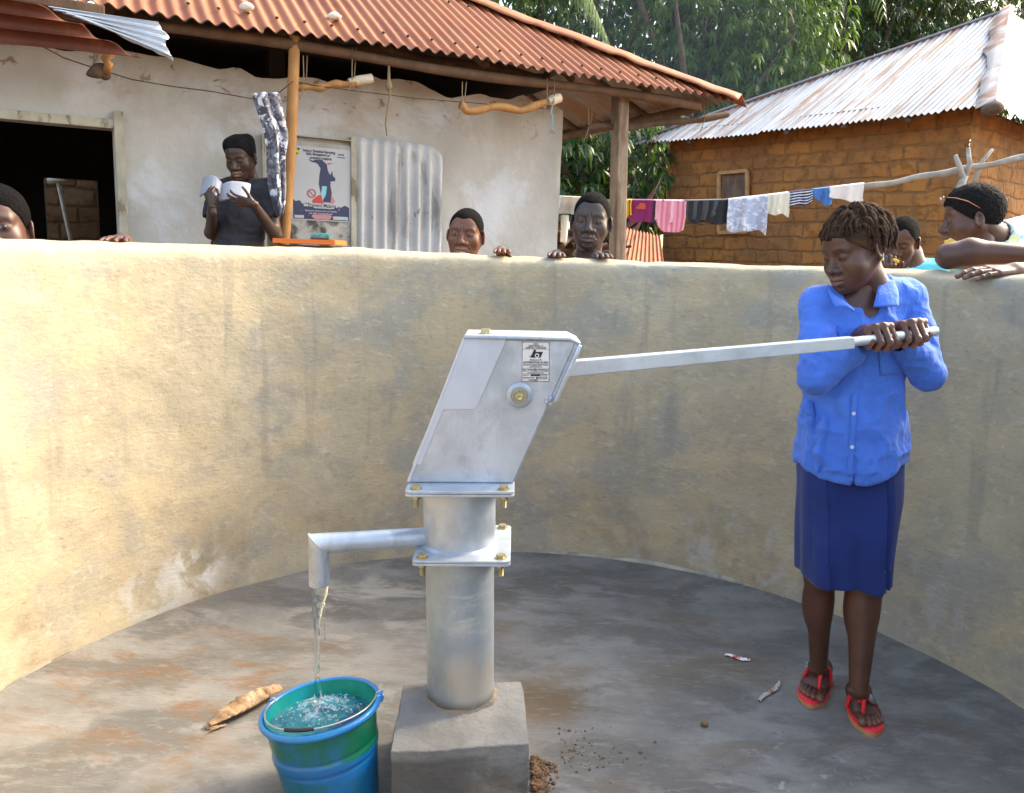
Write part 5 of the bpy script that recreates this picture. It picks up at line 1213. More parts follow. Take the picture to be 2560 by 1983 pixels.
def head_geo(P):
    """Head in its own frame: faces -Y, x to picture right, z up, origin between the eyes' back. Adult scale 1."""
    W_, J, F_ = P.get('w', 1.0), P.get('jaw', 1.0), P.get('full', 0.0)
    h = P.get('h', .0021)
    s = SDF((-.105, -.135, -.235), (.105, .135, .135), h)
    s.ell((0, .022, .030), (.072 * W_, .094, .083), .01)
    s.ell((0, -.028, .036), (.059 * W_, .050, .052), .03)
    s.ell((0, -.022, -.030), (.058 * W_, .056, .068), .03)
    s.ell((0, -.030, -.075), (.043 * J, .044, .034), .03)
    for q in (-1, 1):
        s.cap((q * .056 * W_, .012, -.035), (q * .026 * J, -.052, -.093), .017, .016, .03)
        s.ell((q * (.040 + F_ * .002), -.046, -.028 - F_ * .01), (.024 + F_ * .006, .022 + F_ * .005, .024 + F_ * .006), .03)
        s.cap((q * .040, -.062, .019), (q * .012, -.073, .016), .0095, .0095, .016)
    s.ell((0, -.066, -.101), (.020 * J, .016, .014), .022)
    # eye sockets, lids
    for q in (-1, 1):
        s.ell((q * .031, -.088, .0), (.020, .014, .013), .016, '-')
        s.ell((q * .031, -.0640, -.001), (.0175, .0150, .0140), .006)
    # nose
    nb = P.get('nose', 1.0)
    s.cap((0, -.072, .010), (0, -.093, -.030), .0075, .0115 * nb, .014)
    s.ell((0, -.097, -.035), (.0115 * nb, .011, .010), .010)
    for q in (-1, 1):
        s.ell((q * .0165 * nb, -.083, -.038), (.0105 * nb, .012, .0095), .008)
        s.ell((q * .0085 * nb, -.094, -.047), (.0048, .0055, .005), .003, '-')
    # muzzle and mouth
    s.ell((0, -.060, -.067), (.034, .028, .026), .022)
    mo = P.get('mouth', 0.0); lp = P.get('lips', 1.0); mw = .025 * P.get('mw', 1.0)
    for q in (-1, 1):
        s.cap((q * mw, -.0745, -.0685), (q * .006, -.0880, -.0620 + mo * .3), .0045, .0070 * lp, .006)
        s.cap((q * mw, -.0745, -.0710), (0, -.0860, -.0775 - mo), .0045, .0085 * lp, .006)
    s.cap((0, -.0885, -.0625 + mo * .3), (0, -.0885, -.0630 + mo * .3), .0060 * lp, .0060 * lp, .006)
    s.cap((-mw, -.0835, -.0700), (0, -.0975, -.0696 - mo * .4), .0022, .0030 + mo * .6, .0035, '-')
    s.cap((mw, -.0835, -.0700), (0, -.0975, -.0696 - mo * .4), .0022, .0030 + mo * .6, .0035, '-')
    s.ell((0, -.087, -.0895), (.020, .008, .005), .008, '-')
    # eye openings
    eo = P.get('eyes', .5)
    if eo > 0:
        for q in (-1, 1): s.ell((q * .031, -.0815, -.0015), (.0135, .0085, .0052 * eo + .0008), .0025, '-')
    else:
        for q in (-1, 1): s.cap((q * .020, -.0785, -.0060), (q * .043, -.0740, -.0055), .0016, .0014, .002, '-')
    # brow furrow
    fr = P.get('furrow', 0.0)
    if fr:
        for q in (-1, 1): s.cap((q * .005, -.083, .012), (q * .006, -.083, .026), .0016 * fr + .0005, k=.003, mode='-')
        for z in (.045, .056): s.cap((-.026, -.0815, z), (.026, -.0815, z), .0012 * fr, k=.003, mode='-')
    # nasolabial
    for q in (-1, 1): s.cap((q * .021, -.083, -.042), (q * .034, -.074, -.066), .0022 * P.get('naso', 1), .0015 * P.get('naso', 1), .006, '-')
    # ears
    for q in (-1, 1):
        Re = rotm(q * 24)
        s.ell((q * .0775 * W_, .018, -.010), (.0085, .0205, .031), .006, R=Re)
        s.ell((q * .0860 * W_, .015, -.007), (.0065, .0115, .0195), .004, '-', R=Re)
        s.cap((q * .079 * W_, .008, -.014), (q * .080 * W_, .006, -.008), .0042, k=.004)
    nk = P.get('neck', .052)
    nd = P.get('neckdir', (0, .035, -.235))
    s.cap((0, .030, -.055), nd, nk, nk * 1.06, .03)
    V, Fc = s.mesh(); V = relax(V, Fc, 1, .4)
    x, y, z = V.T; t = np.zeros(len(V))
    fm = y < -.066
    lipm = np.exp(-((x / (mw * 1.0)) ** 4)) * (np.exp(-(((z + .0615 - mo * .3) / .0062) ** 4)) + np.exp(-(((z + .0775 + mo) / .0075) ** 4))) * (y < -.070)
    t += .38 * np.clip(lipm, 0, 1) * P.get('lipc', 1)
    brow = np.exp(-(((z - .020 - .004 * np.sin(np.clip(np.abs(x) - .012, 0, .04) / .034 * np.pi)) / .0036) ** 2)) * (np.abs(x) > .010) * (np.abs(x) < .046) * (y < -.052)
    t -= P.get('brow', .8) * brow
    st = P.get('stubble', 0)
    if st: t -= st * np.clip(np.exp(-(((z + .108) / .014) ** 2)) + .7 * np.exp(-(((z + .050) / .005) ** 2)) * (np.abs(x) < .03), 0, 1) * (y < -.04)
    t -= .35 * (np.hypot(np.abs(x) - .0085 * nb, (z + .048)) < .003) * (y < -.083)  # nostril recesses darkened: their shade put into the tint
    if eo <= 0: t -= .9 * np.exp(-((np.abs(z + .0062) / .0022) ** 2)) * (np.abs(np.abs(x) - .0315) < .0125) * (y < -.06)
    else: t -= .55 * np.clip(1 - np.abs(np.hypot((np.abs(x) - .031) / .0145, (z + .0015) / (.0052 * eo + .0028)) - 1.0) / .28, 0, 1) * (y < -.062)
    # hair cap
    hp = P.get('hair', dict(t=.004, front=.062, slope=.78, top=0))
    if hp:
        s2 = SDF((-.11, -.125, -.11), (.11, .145, .16), h * 1.1); tk = hp['t']
        s2.ell((0, .022, .030), (.072 * W_ + tk, .094 + tk, .083 + tk + hp.get('top', 0)), .01)
        s2.ell((0, -.028, .036), (.059 * W_ + tk * .8, .050 + tk * .8, .052 + tk * .8), .03)
        if hp.get('top', 0): s2.ell((0, .005, .075), (.062 * W_, .075, .045 + hp['top']), .02)
        if hp.get('box', 0):
            for q in (-1, 1): s2.cap((q * .033, -.026, .080), (q * .033, .055, .080), .037, .037, .03)
        fz, sl = hp['front'], hp['slope']; rc = hp.get('recede', 0)
        def cut(X, Y, Z):
            line = (fz - (Y + .078) * sl) if not hp.get('box', 0) else (fz - .048 * np.clip((Y + .056) / .030, 0, 1) - np.clip(Y + .02, 0, 1) * .5)
            line = np.maximum(line, np.where(Y > .0, -.075, -1)) - np.clip(np.abs(X) - .045, 0, .03) * .6 + rc * np.exp(-((np.abs(X) - .03) / .016) ** 2) * np.clip((-.01 - Y) / .05, 0, 1)
            return (line - Z) * .75
        s2.field(cut, .006, '&')
        Vh, Fh = s2.mesh(); Vh = relax(Vh, Fh, 1, .5); Vh = Vh + vnormals(Vh, Fh) * (vnoise(Vh, 150, 2) * min(.0018, tk * .3) + vnoise(Vh, 60, 3) * min(.0012, tk * .2))[:, None]
        hair = (Vh, Fh)
    else: hair = None
    return (V, Fc, t), hair

def finger_chain(s, base, d, bend_axis, lens, angs, r0, r1, k=.003):
    p = np.array(base, float); d = unit(d); n = len(lens); pts = [p]
    for i, (L_, a) in enumerate(zip(lens, angs)):
        R_ = np.array(Matrix.Rotation(rad(a), 3, Vector(bend_axis))); d = R_ @ d; q = p + d * L_
        ra = r0 + (r1 - r0) * i / n; rb = r0 + (r1 - r0) * (i + 1) / n
        s.cap(p, q, ra, rb, k); s.ell(q if i < n - 1 else p, ra * 1.04, k)
        p = q; pts.append(p)
    return pts
def hand_geo(F, N, side, curls, scale=1.0, spread=.06, thumb=(55, (25, 30), .3), h=.0013, wrist_len=.05):
    """F = wrist->fingers, N = back of the hand, side=+1 if the thumb lies on cross(F,N). Origin at wrist."""
    F = unit(F); N = unit(N - F * (N @ F)); S = np.cross(F, N) * side
    B = np.cross(N, F)       # bending about this axis turns F towards -N
    # rotation sign: rotate F by +a about B -> check
    tst = np.array(Matrix.Rotation(rad(10), 3, Vector(B))) @ F; sg = -1 if tst @ N > 0 else 1
    B = B * sg
    k = scale; s = SDF((-.13 * k,) * 3, (.15 * k,) * 3, h)
    # the grid must cover the reach of the hand
    reach = .19 * k; c = F * .07 * k; s = SDF(c - reach * .72, c + reach * .72, h)
    kn = []
    spec = [(-.028, .088, (.042, .026, .020), .0088), (-.009, .094, (.046, .030, .021), .0092), (.010, .091, (.043, .028, .021), .0090), (.027, .083, (.035, .021, .018), .0080)]
    for off, fl, ln, r in spec:
        q = F * fl * k - S * off * k * 1.0 + N * (-.002 * k + .003 * k * (1 - abs(off) / .03)); kn.append(q)
        s.cap(-S * off * .55 * k + F * .012 * k, q, .0135 * k, .0115 * k, .010 * k)
    s.cap(F * .02 * k - N * .004 * k, F * .07 * k - N * .006 * k, .018 * k, .016 * k, .012 * k)
    s.cap(-F * wrist_len * k, F * .012 * k, .0225 * k, .0215 * k, .016 * k)
    tips = []
    for i, ((off, fl, ln, r), q, cu) in enumerate(zip(spec, kn, curls)):
        d = unit(F - S * off / .03 * spread); cu = cu if isinstance(cu, (tuple, list)) else (cu, cu * 1.1, cu * .7)
        tips.append(finger_chain(s, q, d, B, [l_ * k for l_ in ln], cu, r * k, r * .80 * k, .0022 * k))
    ta, tb2, tn = thumb
    b0 = F * .018 * k + S * .020 * k - N * .006 * k
    td = unit(S * math.sin(rad(ta)) + F * math.cos(rad(ta)) - N * tn)
    ax = unit(np.cross(td, F) + 1e-6); s.cap(F * .01 * k, b0, .016 * k, .0155 * k, .010 * k)
    m1 = b0 + td * .040 * k; s.cap(b0, m1, .0145 * k, .0110 * k, .008 * k)
    R1 = np.array(Matrix.Rotation(rad(tb2[0]), 3, Vector(ax))); d2 = R1 @ td; m2 = m1 + d2 * .030 * k; s.cap(m1, m2, .0108 * k, .0095 * k, .003 * k)
    R2 = np.array(Matrix.Rotation(rad(tb2[1]), 3, Vector(ax))); d3 = R2 @ d2; m3 = m2 + d3 * .023 * k; s.cap(m2, m3, .0096 * k, .0080 * k, .003 * k)
    V, Fc = s.mesh(); V = relax(V, Fc, 1, .3)
    nn = vnormals(V, Fc); tint = np.clip(-(nn @ N) * 1.3 - .2, 0, 1) * .55 * ((V @ F) > -.01 * k)
    for tp in tips:
        e = tp[-1]; dd = np.linalg.norm(V - e, axis=1); tint = np.maximum(tint, .5 * np.clip(1 - dd / (.013 * k), 0, 1))
        # nails on the back of the tips
    return V, Fc, tint
class Person:
    def __init__(s, label, loc, skin, group=None, cat='person'):
        s.root = thing('person', label, cat, loc, group=group); s.skin = skin; s.g = MB(); s.hairs = []
    def head(s, P, T, R, sc=1.0):
        (V, Fc, t), hair = head_geo(P); T = np.array(T, float); s.hT, s.hR, s.hs = T, R, sc
        s.g.add(V * sc @ R.T + T, Fc, attr=t)
        if hair:
            g = MB(); g.add(hair[0] * sc @ R.T + T, hair[1]); s.hair = build('hair', g, P.get('hairmat', m_hairg), s.root, smooth=True)
        if P.get('eyes', .5) > 0:
            gz_ = P.get('gaze', (0, 0))
            for q in (-1, 1):
                c = V3(q * .031, -.0655, -.001); g = MB(); g.sphere(c * sc @ R.T + T, .0132 * sc, 20, 14); eo = build('eye', g, m_sclera, s.root, smooth=True)
                gd = unit(V3(gz_[0], -1, gz_[1])); ci = c + gd * .0100; g = MB(); Rl = np.stack([*perp(gd), gd], 1)
                g.lathe([(.0001, .0038), (.003, .0036), (.0062, .0024), (.0066, .0008)], 18, ci * sc @ R.T + T, R @ Rl * sc); build('iris', g, m_iris, eo, smooth=True)
    def part(s, V, Fc, t=0.0): s.g.add(V, Fc, attr=t)
    def flesh(s, prims, h=.007, lo=None, hi=None, relaxn=1):
        P = np.array([p for pr in prims for p in (pr[1], pr[2] if pr[0] == 'c' else pr[1])]); rmax = .19
        f = SDF(P.min(0) - rmax if lo is None else lo, P.max(0) + rmax if hi is None else hi, h)
        for pr in prims:
            if pr[0] == 'c': f.cap(*pr[1:])
            else: f.ell(*pr[1:])
        V, Fc = f.mesh(); V = relax(V, Fc, relaxn); s.g.add(V, Fc)
    def done(s): return build('body', s.g, s.skin, s.root, smooth=True)
def cloth_sdf(prims, h, grow, cuts=(), lo=None, hi=None, wr=.0, seed=0, rel=2):
    P = np.array([p for pr in prims for p in (pr[1], pr[2] if pr[0] == 'c' else pr[1])]); rmax = .20
    f = SDF(P.min(0) - rmax if lo is None else lo, P.max(0) + rmax if hi is None else hi, h)
    for pr in prims:
        if pr[0] == 'c': f.cap(pr[1], pr[2], pr[3] + grow, pr[4] + grow, pr[5] if len(pr) > 5 else .03)
        else: f.ell(pr[1], V3(*np.broadcast_to(pr[2], (3,))) + grow, pr[3] if len(pr) > 3 else .03)
    for c in cuts:
        if callable(c): f.field(c, .004, '&')
        else: f.cap(*c[:4], k=.006, mode='-')
    V, Fc = f.mesh(); V = relax(V, Fc, rel)
    if wr:
        N = vnormals(V, Fc); w1 = vnoise(V * [1, 1, 1.6], 16, seed); w2 = vnoise(V * [1.4, 1, .8], 34, seed + 3)
        V = V + N * (wr * (1 - 2 * np.abs(w1)) + wr * .4 * (1 - 2 * np.abs(w2)))[:, None]
    return V, Fc
def fr(yaw=0):
    return rotm(yaw)

def standing(Pn, neck, yaw, skin_top=True, foot=-.2, lean=0.0, w=1.0):
    """simple standing trunk and legs below the neck point (mostly behind the wall); returns shoulder points"""
    R = rotm(yaw); nb = np.array(neck, float)
    chest = nb + R @ V3(0, .02, -.20); pel = nb + R @ V3(0, .02 + lean, -.58)
    sh = [nb + R @ V3(q * .165 * w, .01, -.065) for q in (-1, 1)]
    tr = [('c', nb + R @ V3(0, 0, .03), nb + R @ V3(0, .01, -.06), .054, .062, .03), ('c', sh[0], sh[1], .052, .052, .05), ('e', chest, (.155 * w, .105, .19), .06), ('c', chest - V3(0, 0, .1), pel, .125 * w, .13 * w, .05)]
    kn = pel[2] - (pel[2] - foot) * .52
    legs = []
    for q in (-1, 1):
        a = pel + R @ V3(q * .085, 0, -.03); k = a * 1; k[2] = kn; an = a * 1; an[2] = foot + .08; an += R @ V3(0, .02, 0)
        legs += [('c', a, k, .078, .055, .03), ('c', k, an, .052, .036, .02), ('c', an + V3(0, 0, -.03), an + R @ V3(0, -.13, -.055), .034, .026, .02)]
    return R, tr, sh, legs

m_skinA = skinmat('skin_dark', (.085, .036, .024)); m_skinB = skinmat('skin_deep', (.050, .030, .026)); m_skinC = skinmat('skin_brown', (.14, .052, .026)); m_skinG = skinmat('skin_girl', (.080, .032, .021))
GM = 'onlookers behind the wall'
# ---- man peering over the wall (centre)
def wallhand(Pn, tips_px, elbow, Yt, side, scale=1.0, spread=.12, curls=((1, 7, 8), (2, 8, 8), (1, 8, 8), (3, 8, 9)), dirx=0.0, zup=.012):
    """hand laid over the wall top, finger tips towards the pump; tips_px = picture point of the middle finger tip"""
    tp = py(tips_px[0], tips_px[1], Yt); F = unit(V3(dirx, -1, .03)); k = scale
    wr = tp - F * .168 * k + V3(0, 0, -.004)
    V, Fc, t = hand_geo(F, V3(0, 0, 1), side, curls, k, spread, thumb=(22, (8, 8), .35), wrist_len=.03)
    Pn.part(V + wr, Fc, t); return wr
p = py(1160, 592, 3.47)
M2 = Person('man with cropped hair peering over the wall in front of the white house', (p[0], p[1], -.2), m_skinC, GM)
M2.head(dict(eyes=.36, furrow=1.0, w=1.0, nose=1.15, hair=dict(t=.0018, front=.066, slope=.80, recede=.012), gaze=(.0, -.05)), py(1164, 586, 3.50), rotm(-8, 2, 3), .97)
R, tr, sh, legs = standing(M2, M2.hT + V3(.0, .06, -.22), 0)
wr = wallhand(M2, (1255, 622), None, 3.22, -1, .82, dirx=.05)
wr2 = py(1085, 700, 3.45)
M2.flesh(tr + legs + [('c', sh[1], sh[1] + V3(.10, -.02, -.24), .045, .038, .03), ('c', sh[1] + V3(.10, -.02, -.24), wr, .037, .023, .02), ('c', sh[0], sh[0] + V3(-.05, -.02, -.27), .045, .038, .03), ('c', sh[0] + V3(-.05, -.02, -.27), sh[0] + V3(-.03, -.10, -.5), .036, .024, .02)])
M2.done()
m_tee = mat('grey_tee', (.10, .10, .11), .9, var=.1); m_trou = mat('dark_trousers', (.03, .03, .035), .9)
def dress(Pn, tr, sh, legs, m, nb, sleeve=.55, arms=(), cut=None, extra=()):
    ex = list(tr[1:]) + [('c', a, b, .050, .046, .03) for a, b in arms] + list(extra)
    V, Fc = cloth_sdf(ex, .009, .010, cuts=[cut or (nb + V3(0, -.01, .08), nb + V3(0, 0, -.03), .066, .066)], wr=.004, seed=3); g = MB(); g.add(V, Fc); build('shirt', g, m, Pn.root, smooth=True)
    V, Fc = cloth_sdf(legs[0:2] + legs[3:5] + [('c', tr[3][2], tr[3][2] - V3(0, 0, .03), .125, .12, .04)], .012, .014); g = MB(); g.add(V, Fc); build('trousers', g, m_trou, Pn.root, smooth=True)
dress(M2, tr, sh, legs, m_tee, M2.hT + V3(0, .06, -.22), arms=[(sh[1], sh[1] + V3(.06, 0, -.14)), (sh[0], sh[0] + V3(-.03, 0, -.16))])
# ---- older man by the grey post
M3 = Person('older dark-skinned man with shaved head looking over the wall beside the grey porch post', py(1482, 620, 3.55) * [1, 1, 0] + V3(0, 0, -.2), m_skinB, GM)
M3.head(dict(eyes=.26, furrow=.7, w=.98, jaw=.86, nose=1.1, stubble=.7, mouth=.0015, hair=dict(t=.0018, front=.068, slope=.86, recede=.01), lips=1.05, lipc=.25, brow=.35), py(1478, 552, 3.52), rotm(-10, 3, 3), 1.07)
nb = M3.hT + V3(.015, .06, -.235); R, tr, sh, legs = standing(M3, nb, -8, w=1.05)
wa = wallhand(M3, (1392, 631), None, 3.24, 1, .86, dirx=-.05); wb_ = wallhand(M3, (1512, 634), None, 3.23, -1, .84, dirx=.12, spread=.05)
ea = sh[0] + V3(-.14, .03, -.20); eb = sh[1] + V3(.10, .0, -.22)
M3.flesh(tr + legs + [('c', sh[0], ea, .045, .037, .03), ('c', ea, wa, .036, .023, .02), ('c', sh[1], eb, .045, .037, .03), ('c', eb, wb_, .036, .023, .02)]); M3.done()
m_pat = mat('faded_patterned_shirt', (.22, .21, .25), .9, layers=[((.55, .54, .58), 60, .5, .55, None, None, .9), ((.05, .05, .08), 45, .55, .6, None, None, .8)])
dress(M3, tr, sh, legs, m_pat, nb, arms=[(sh[0], ea * .4 + sh[0] * .6), (sh[1], eb * .5 + sh[1] * .5)])
# ---- boy at the left edge
M1 = Person('young man at the far left looking over the wall beside the dark doorway', py(-20, 620, 2.55) * [1, 1, 0] + V3(0, 0, -.2), m_skinA, GM)
M1.head(dict(eyes=.34, w=1.0, full=.4, hair=dict(t=.004, front=.058, slope=.62), gaze=(.25, .0), furrow=.3), py(-8, 567, 2.42), rotm(20, 0, 0), 1.1)
nb = M1.hT + V3(-.03, .05, -.25); R, tr, sh, legs = standing(M1, nb, 20)
wr = wallhand(M1, (280, 591), None, 2.70, -1, .95, dirx=.25, spread=.2)
eb = (sh[1] + wr) / 2 + V3(.02, .1, -.16)
M1.flesh(tr + legs + [('c', sh[1], eb, .046, .038, .03), ('c', eb, wr, .037, .024, .02), ('c', sh[0], sh[0] + V3(-.06, 0, -.27), .045, .038, .03), ('c', sh[0] + V3(-.06, 0, -.27), sh[0] + V3(-.04, -.1, -.5), .036, .024, .02)]); M1.done()
dress(M1, tr, sh, legs, m_tee, nb, arms=[(sh[1], (sh[1] + eb) / 2), (sh[0], sh[0] + V3(-.03, 0, -.16))])
# ---- man in cyan shirt, head bowed
M4 = Person('man in bright cyan shirt with bowed balding head sitting behind the girl', py(2280, 640, 4.2) * [1, 1, 0] + V3(0, 0, -.2), m_skinA, GM)
M4.head(dict(eyes=0, w=1.0, hair=dict(t=.0015, front=.080, slope=.95, recede=.026), nose=1.15, full=.2), py(2253, 602, 4.15), rotm(-38, 28, 8), 1.03)
nb = py(2274, 646, 4.24); R, tr, sh, legs = standing(M4, nb, -15, w=.95)
V, Fc, t = hand_geo(V3(-.25, -.5, .8), V3(-.3, -.85, -.3), 1, ((55, 60, 40),) * 4, .95, .04, wrist_len=.04); wh = py(2218, 700, 4.05)
M4.part(V + wh, Fc, t); eb = sh[0] + V3(-.02, -.16, -.2)
M4.flesh(tr + legs + [('c', V3(0, .045, -.05) @ M4.hR.T + M4.hT, nb, .052, .056, .03), ('c', sh[0], eb, .045, .037, .03), ('c', eb, wh, .036, .023, .02), ('c', sh[1], sh[1] + V3(.06, -.02, -.27), .045, .037, .03), ('c', sh[1] + V3(.06, -.02, -.27), sh[1] + V3(0, -.18, -.4), .036, .023, .02)]); M4.done()
m_cyan = mat('cyan_shirt', (.10, .56, .66), .85, var=.08)
dress(M4, tr, sh, legs, m_cyan, nb, arms=[(sh[0], (sh[0] + eb) / 2), (sh[1], sh[1] + V3(.04, 0, -.16))])
m_gold = mat('yellow_wrapper', (.65, .40, .03), .4)
g = MB(); c = py(2240, 652, 3.98); g.box(c, (.034, .010, .014), rotm(0, 10, 20), bev=.003); tag(build('snack_wrapper', g, m_gold), 'yellow snack wrapper held up to the mouth of the man in the cyan shirt', 'wrapper')
# ---- man in profile with sunglasses on his hair, arms folded on the wall
M5 = Person('man in pastel patterned shirt with sunglasses on his hair, arms folded on the wall', py(2520, 660, 3.0) * [1, 1, 0] + V3(0, 0, -.2), m_skinA, GM)
M5.head(dict(eyes=.42, w=1.0, full=.3, stubble=.8, hair=dict(t=.010, front=.055, slope=.62, top=.004), hairmat=m_hairb, gaze=(-.1, .05), nose=1.1), py(2424, 546, 3.12), rotm(-108, 8, 0), 1.0)
nb = py(2510, 612, 3.16); R, tr, sh, legs = standing(M5, nb, -40, w=.8)
el = py(2374, 640, 2.62); s5 = py(2530, 650, 3.05)
M5g = [('c', el, py(2425, 630, 2.60), .036, .0405, .02), ('c', py(2425, 630, 2.60), py(2650, 640, 2.52), .0405, .021, .02), ('c', el, s5, .040, .05, .02)]
wh = py(2548, 676, 2.44); wl5 = py(2720, 672, 2.52)
V, Fc, t = hand_geo(unit(py(2430, 677, 2.42) - wh), V3(0, -.25, 1), 1, ((6, 12, 10), (4, 12, 10), (3, 12, 10), (5, 12, 8)), 1.0, .05, thumb=(35, (5, 5), .1), wrist_len=.05)
M5.part(V + wh, Fc, t)
M5.flesh(M5g + [('c', wh, wl5, .024, .036, .02), ('c', wl5, sh[1] + V3(.1, 0, -.1), .038, .045, .02)], h=.005)
M5.flesh(tr + legs + [('c', V3(0, .045, -.04) @ M5.hR.T + M5.hT, nb, .054, .056, .03), ('c', s5, sh[0], .05, .055, .03)]); M5.done()
m_aloha = mat('pastel_print', (.66, .72, .66), .9, layers=[((.12, .40, .44), 13, .52, .56, None, None, .85), ((.72, .62, .18), 15, .57, .60, None, None, .85), ((.80, .80, .76), 9, .6, .64, None, None, .8)])
dress(M5, tr, sh, legs, m_aloha, nb, cut=(V3(0, .03, -.03) @ M5.hR.T + M5.hT, nb * .5 + (V3(0, .045, -.04) @ M5.hR.T + M5.hT) * .5, .062, .060), extra=[('c', nb * .6 + M5.hT * .4 + V3(.03, 0, -.02), nb, .050, .07, .04), ('c', nb, py(2620, 580, 3.25), .075, .08, .04)], arms=[(s5, sh[0]), (sh[1], sh[1] + V3(.06, 0, -.14))])
g = MB(); Rh, Th, hs = M5.hR, M5.hT, M5.hs
def H5(x, y, z): return V3(x, y, z) * hs @ Rh.T + Th
for q in (-1, 1):
    g.tube([H5(q * .080, .02, .03), H5(q * .084, -.02, .060), H5(q * .076, -.06, .078), H5(q * .062, -.085, .084)], .0016, 6)
for q in (-1, 1):
    c = V3(q * .030, -.094, .078); a = np.linspace(0, 2 * np.pi, 20, endpoint=False); g.tube([H5(c[0] + .020 * math.cos(w_), c[1] + .004 * abs(c[0]) , c[2] + .014 * math.sin(w_)) for w_ in list(a) + [0]], .0016, 6)
g.tube([H5(-.008, -.100, .084), H5(.008, -.100, .084)], .0018, 6)
SG = build('sunglasses', g, mat('amber_frame', (.45, .18, .08), .25, coat=.5), smooth=True); tag(SG, 'thin amber sunglasses pushed up on the hair of the man in profile', 'sunglasses')
g = MB()
for q in (-1, 1): g.sphere(H5(q * .030, -.095, .078), (.019, .0012, .013), 16, 8, R=Rh)
build('lens', g, mat('lens', (.35, .16, .08), .1, trans=.6), SG, smooth=True)
g = MB(); c = py(2381, 604, 2.95); g.box(c, (.03, .01, .014), rotm(0, 0, 25), bev=.003); g.box(c + V3(-.018, 0, -.004), (.02, .008, .018), rotm(0, 0, -20), bev=.003); tag(build('snack_wrapper', g, m_gold), 'small yellow wrapper near the mouth of the man with sunglasses', 'wrapper')
# ---- boy reading on the porch
BY = 4.52
m_btee = mat('charcoal_tee', (.028, .027, .034), .92, var=.15, vscale=5, layers=[((.045, .043, .05), 9, .5, .65, None, None, .5)])
m_skinD = skinmat('skin_boy', (.055, .027, .018))
B = Person('boy in dark t-shirt reading an open booklet on the porch', py(603, 620, BY) * [1, 1, 0] + V3(0, 0, .26), m_skinD)
B.head(dict(eyes=0, w=1.02, h=.0024, full=.2, hair=dict(t=.002, front=.070, slope=.80, box=1), hairmat=m_hairb, lips=1.1, lipc=1.5), py(602, 395, BY - .02), rotm(-12, 20, -2), .97)
nb = py(602, 455, BY + .03); 
def bp(x, y, dY=0): return py(x, y, BY + dY)
shL, shR = bp(545, 478, .03), bp(668, 474, .03); eL, eR = bp(525, 560, -.06), bp(672, 560, .0); 
wL, wR = bp(530, 516, -.275), bp(634, 510, -.27)
eL = bp(528, 582, -.04)
eR = bp(690, 590, .02)
tr = [('c', nb + V3(0, 0, .04), nb + V3(0, 0, -.08), .046, .055, .03), ('c', shL, shR, .050, .050, .05), ('e', bp(600, 530, .04), (.135, .095, .17), .06), ('c', bp(598, 560, .04), bp(592, 640, .04), .125, .120, .06)]
pel = bp(592, 690, .04)
legs = []
for q in (-1, 1):
    a = pel + V3(q * .07, 0, -.02); k = V3(a[0], a[1] - .02, .68); an = V3(a[0], a[1], .33); legs += [('c', a, k, .075, .052, .03), ('c', k, an, .05, .034, .02), ('c', an + V3(0, 0, -.03), an + V3(0, -.12, -.045), .03, .024, .02)]
B.flesh(tr + legs + [('c', bp(592, 640, .04), pel, .118, .12, .05), ('c', shL, eL, .040, .034, .02), ('c', eL, wL, .034, .022, .02), ('c', shR, eR, .042, .034, .02), ('c', eR, wR, .035, .022, .02)], h=.006)
V, Fc, t = hand_geo(unit(V3(-.25, .02, 1)), unit(V3(-.4, -1, .1)), 1, ((45, 75, 40), (48, 75, 40), (50, 75, 40), (54, 75, 40)), .78, .10, thumb=(50, (20, 30), .2), h=.0016, wrist_len=.04); B.part(V + wL, Fc, t)
V, Fc, t = hand_geo(unit(V3(-1, -.12, .16)), unit(V3(-.10, -1, -.45)), 1, ((14, 26, 20), (10, 26, 20), (12, 28, 20), (18, 30, 20)), .80, .16, thumb=(60, (10, 10), .1), h=.0016, wrist_len=.01); B.part(V + wR, Fc, t)
B.done()
sl = [(shL, shL + (eL - shL) * .62), (shR, shR + (eR - shR) * .55)]
ex = tr[1:] + [('c', a, b, .042, .048, .03) for a, b in sl] + [('c', bp(592, 640, .04), bp(592, 700, .04), .122, .125, .05)]
cuts = [(nb + V3(0, -.05, .09), nb + V3(0, -.01, -.015), .060, .052)] + [(b + unit(b - a) * .03, b + unit(b - a) * .09, .055, .07) for a, b in sl]
V, Fc = cloth_sdf(ex, .006, .009, cuts=cuts, wr=.005, seed=5); g = MB(); g.add(V, Fc); build('shirt', g, m_btee, B.root, smooth=True)
V, Fc = cloth_sdf(legs[0:2] + legs[3:5] + [('c', pel, pel - V3(0, 0, .03), .12, .12, .04)], .012, .014); g = MB(); g.add(V, Fc); build('trousers', g, m_trou, B.root, smooth=True)
# open booklet
m_page = mat('paper', (.30, .31, .35), .6, layers=[((.25, .25, .28), 45, .56, .6, (1, 1, 4), None, .6)]); m_cover = mat('booklet_cover', (.30, .32, .36), .5)
c0 = bp(560, 470, -.235); ph = .17
def page(q0, xs, ys, dYs, ht, nm, m=m_page):
    u = np.linspace(0, 1, 24); X = np.interp(u, np.linspace(0, 1, len(xs)), xs); Yv = np.interp(u, np.linspace(0, 1, len(ys)), ys); D = np.interp(u, np.linspace(0, 1, len(dYs)), dYs)
    top = np.array([py(a, b, BY + d) for a, b, d in zip(X, Yv, D)]); v = np.linspace(0, 1, 8); P = top[:, None] + (V3(.006, -.10, -ht))[None, None] * v[None, :, None]
    P += (V3(0, -.010, .0))[None, None] * np.sin(u * np.pi)[:, None, None]
    g = MB(); g.grid(P); return g
BK = thing('booklet', 'open booklet with pale pages held by the reading boy', 'booklet', c0)
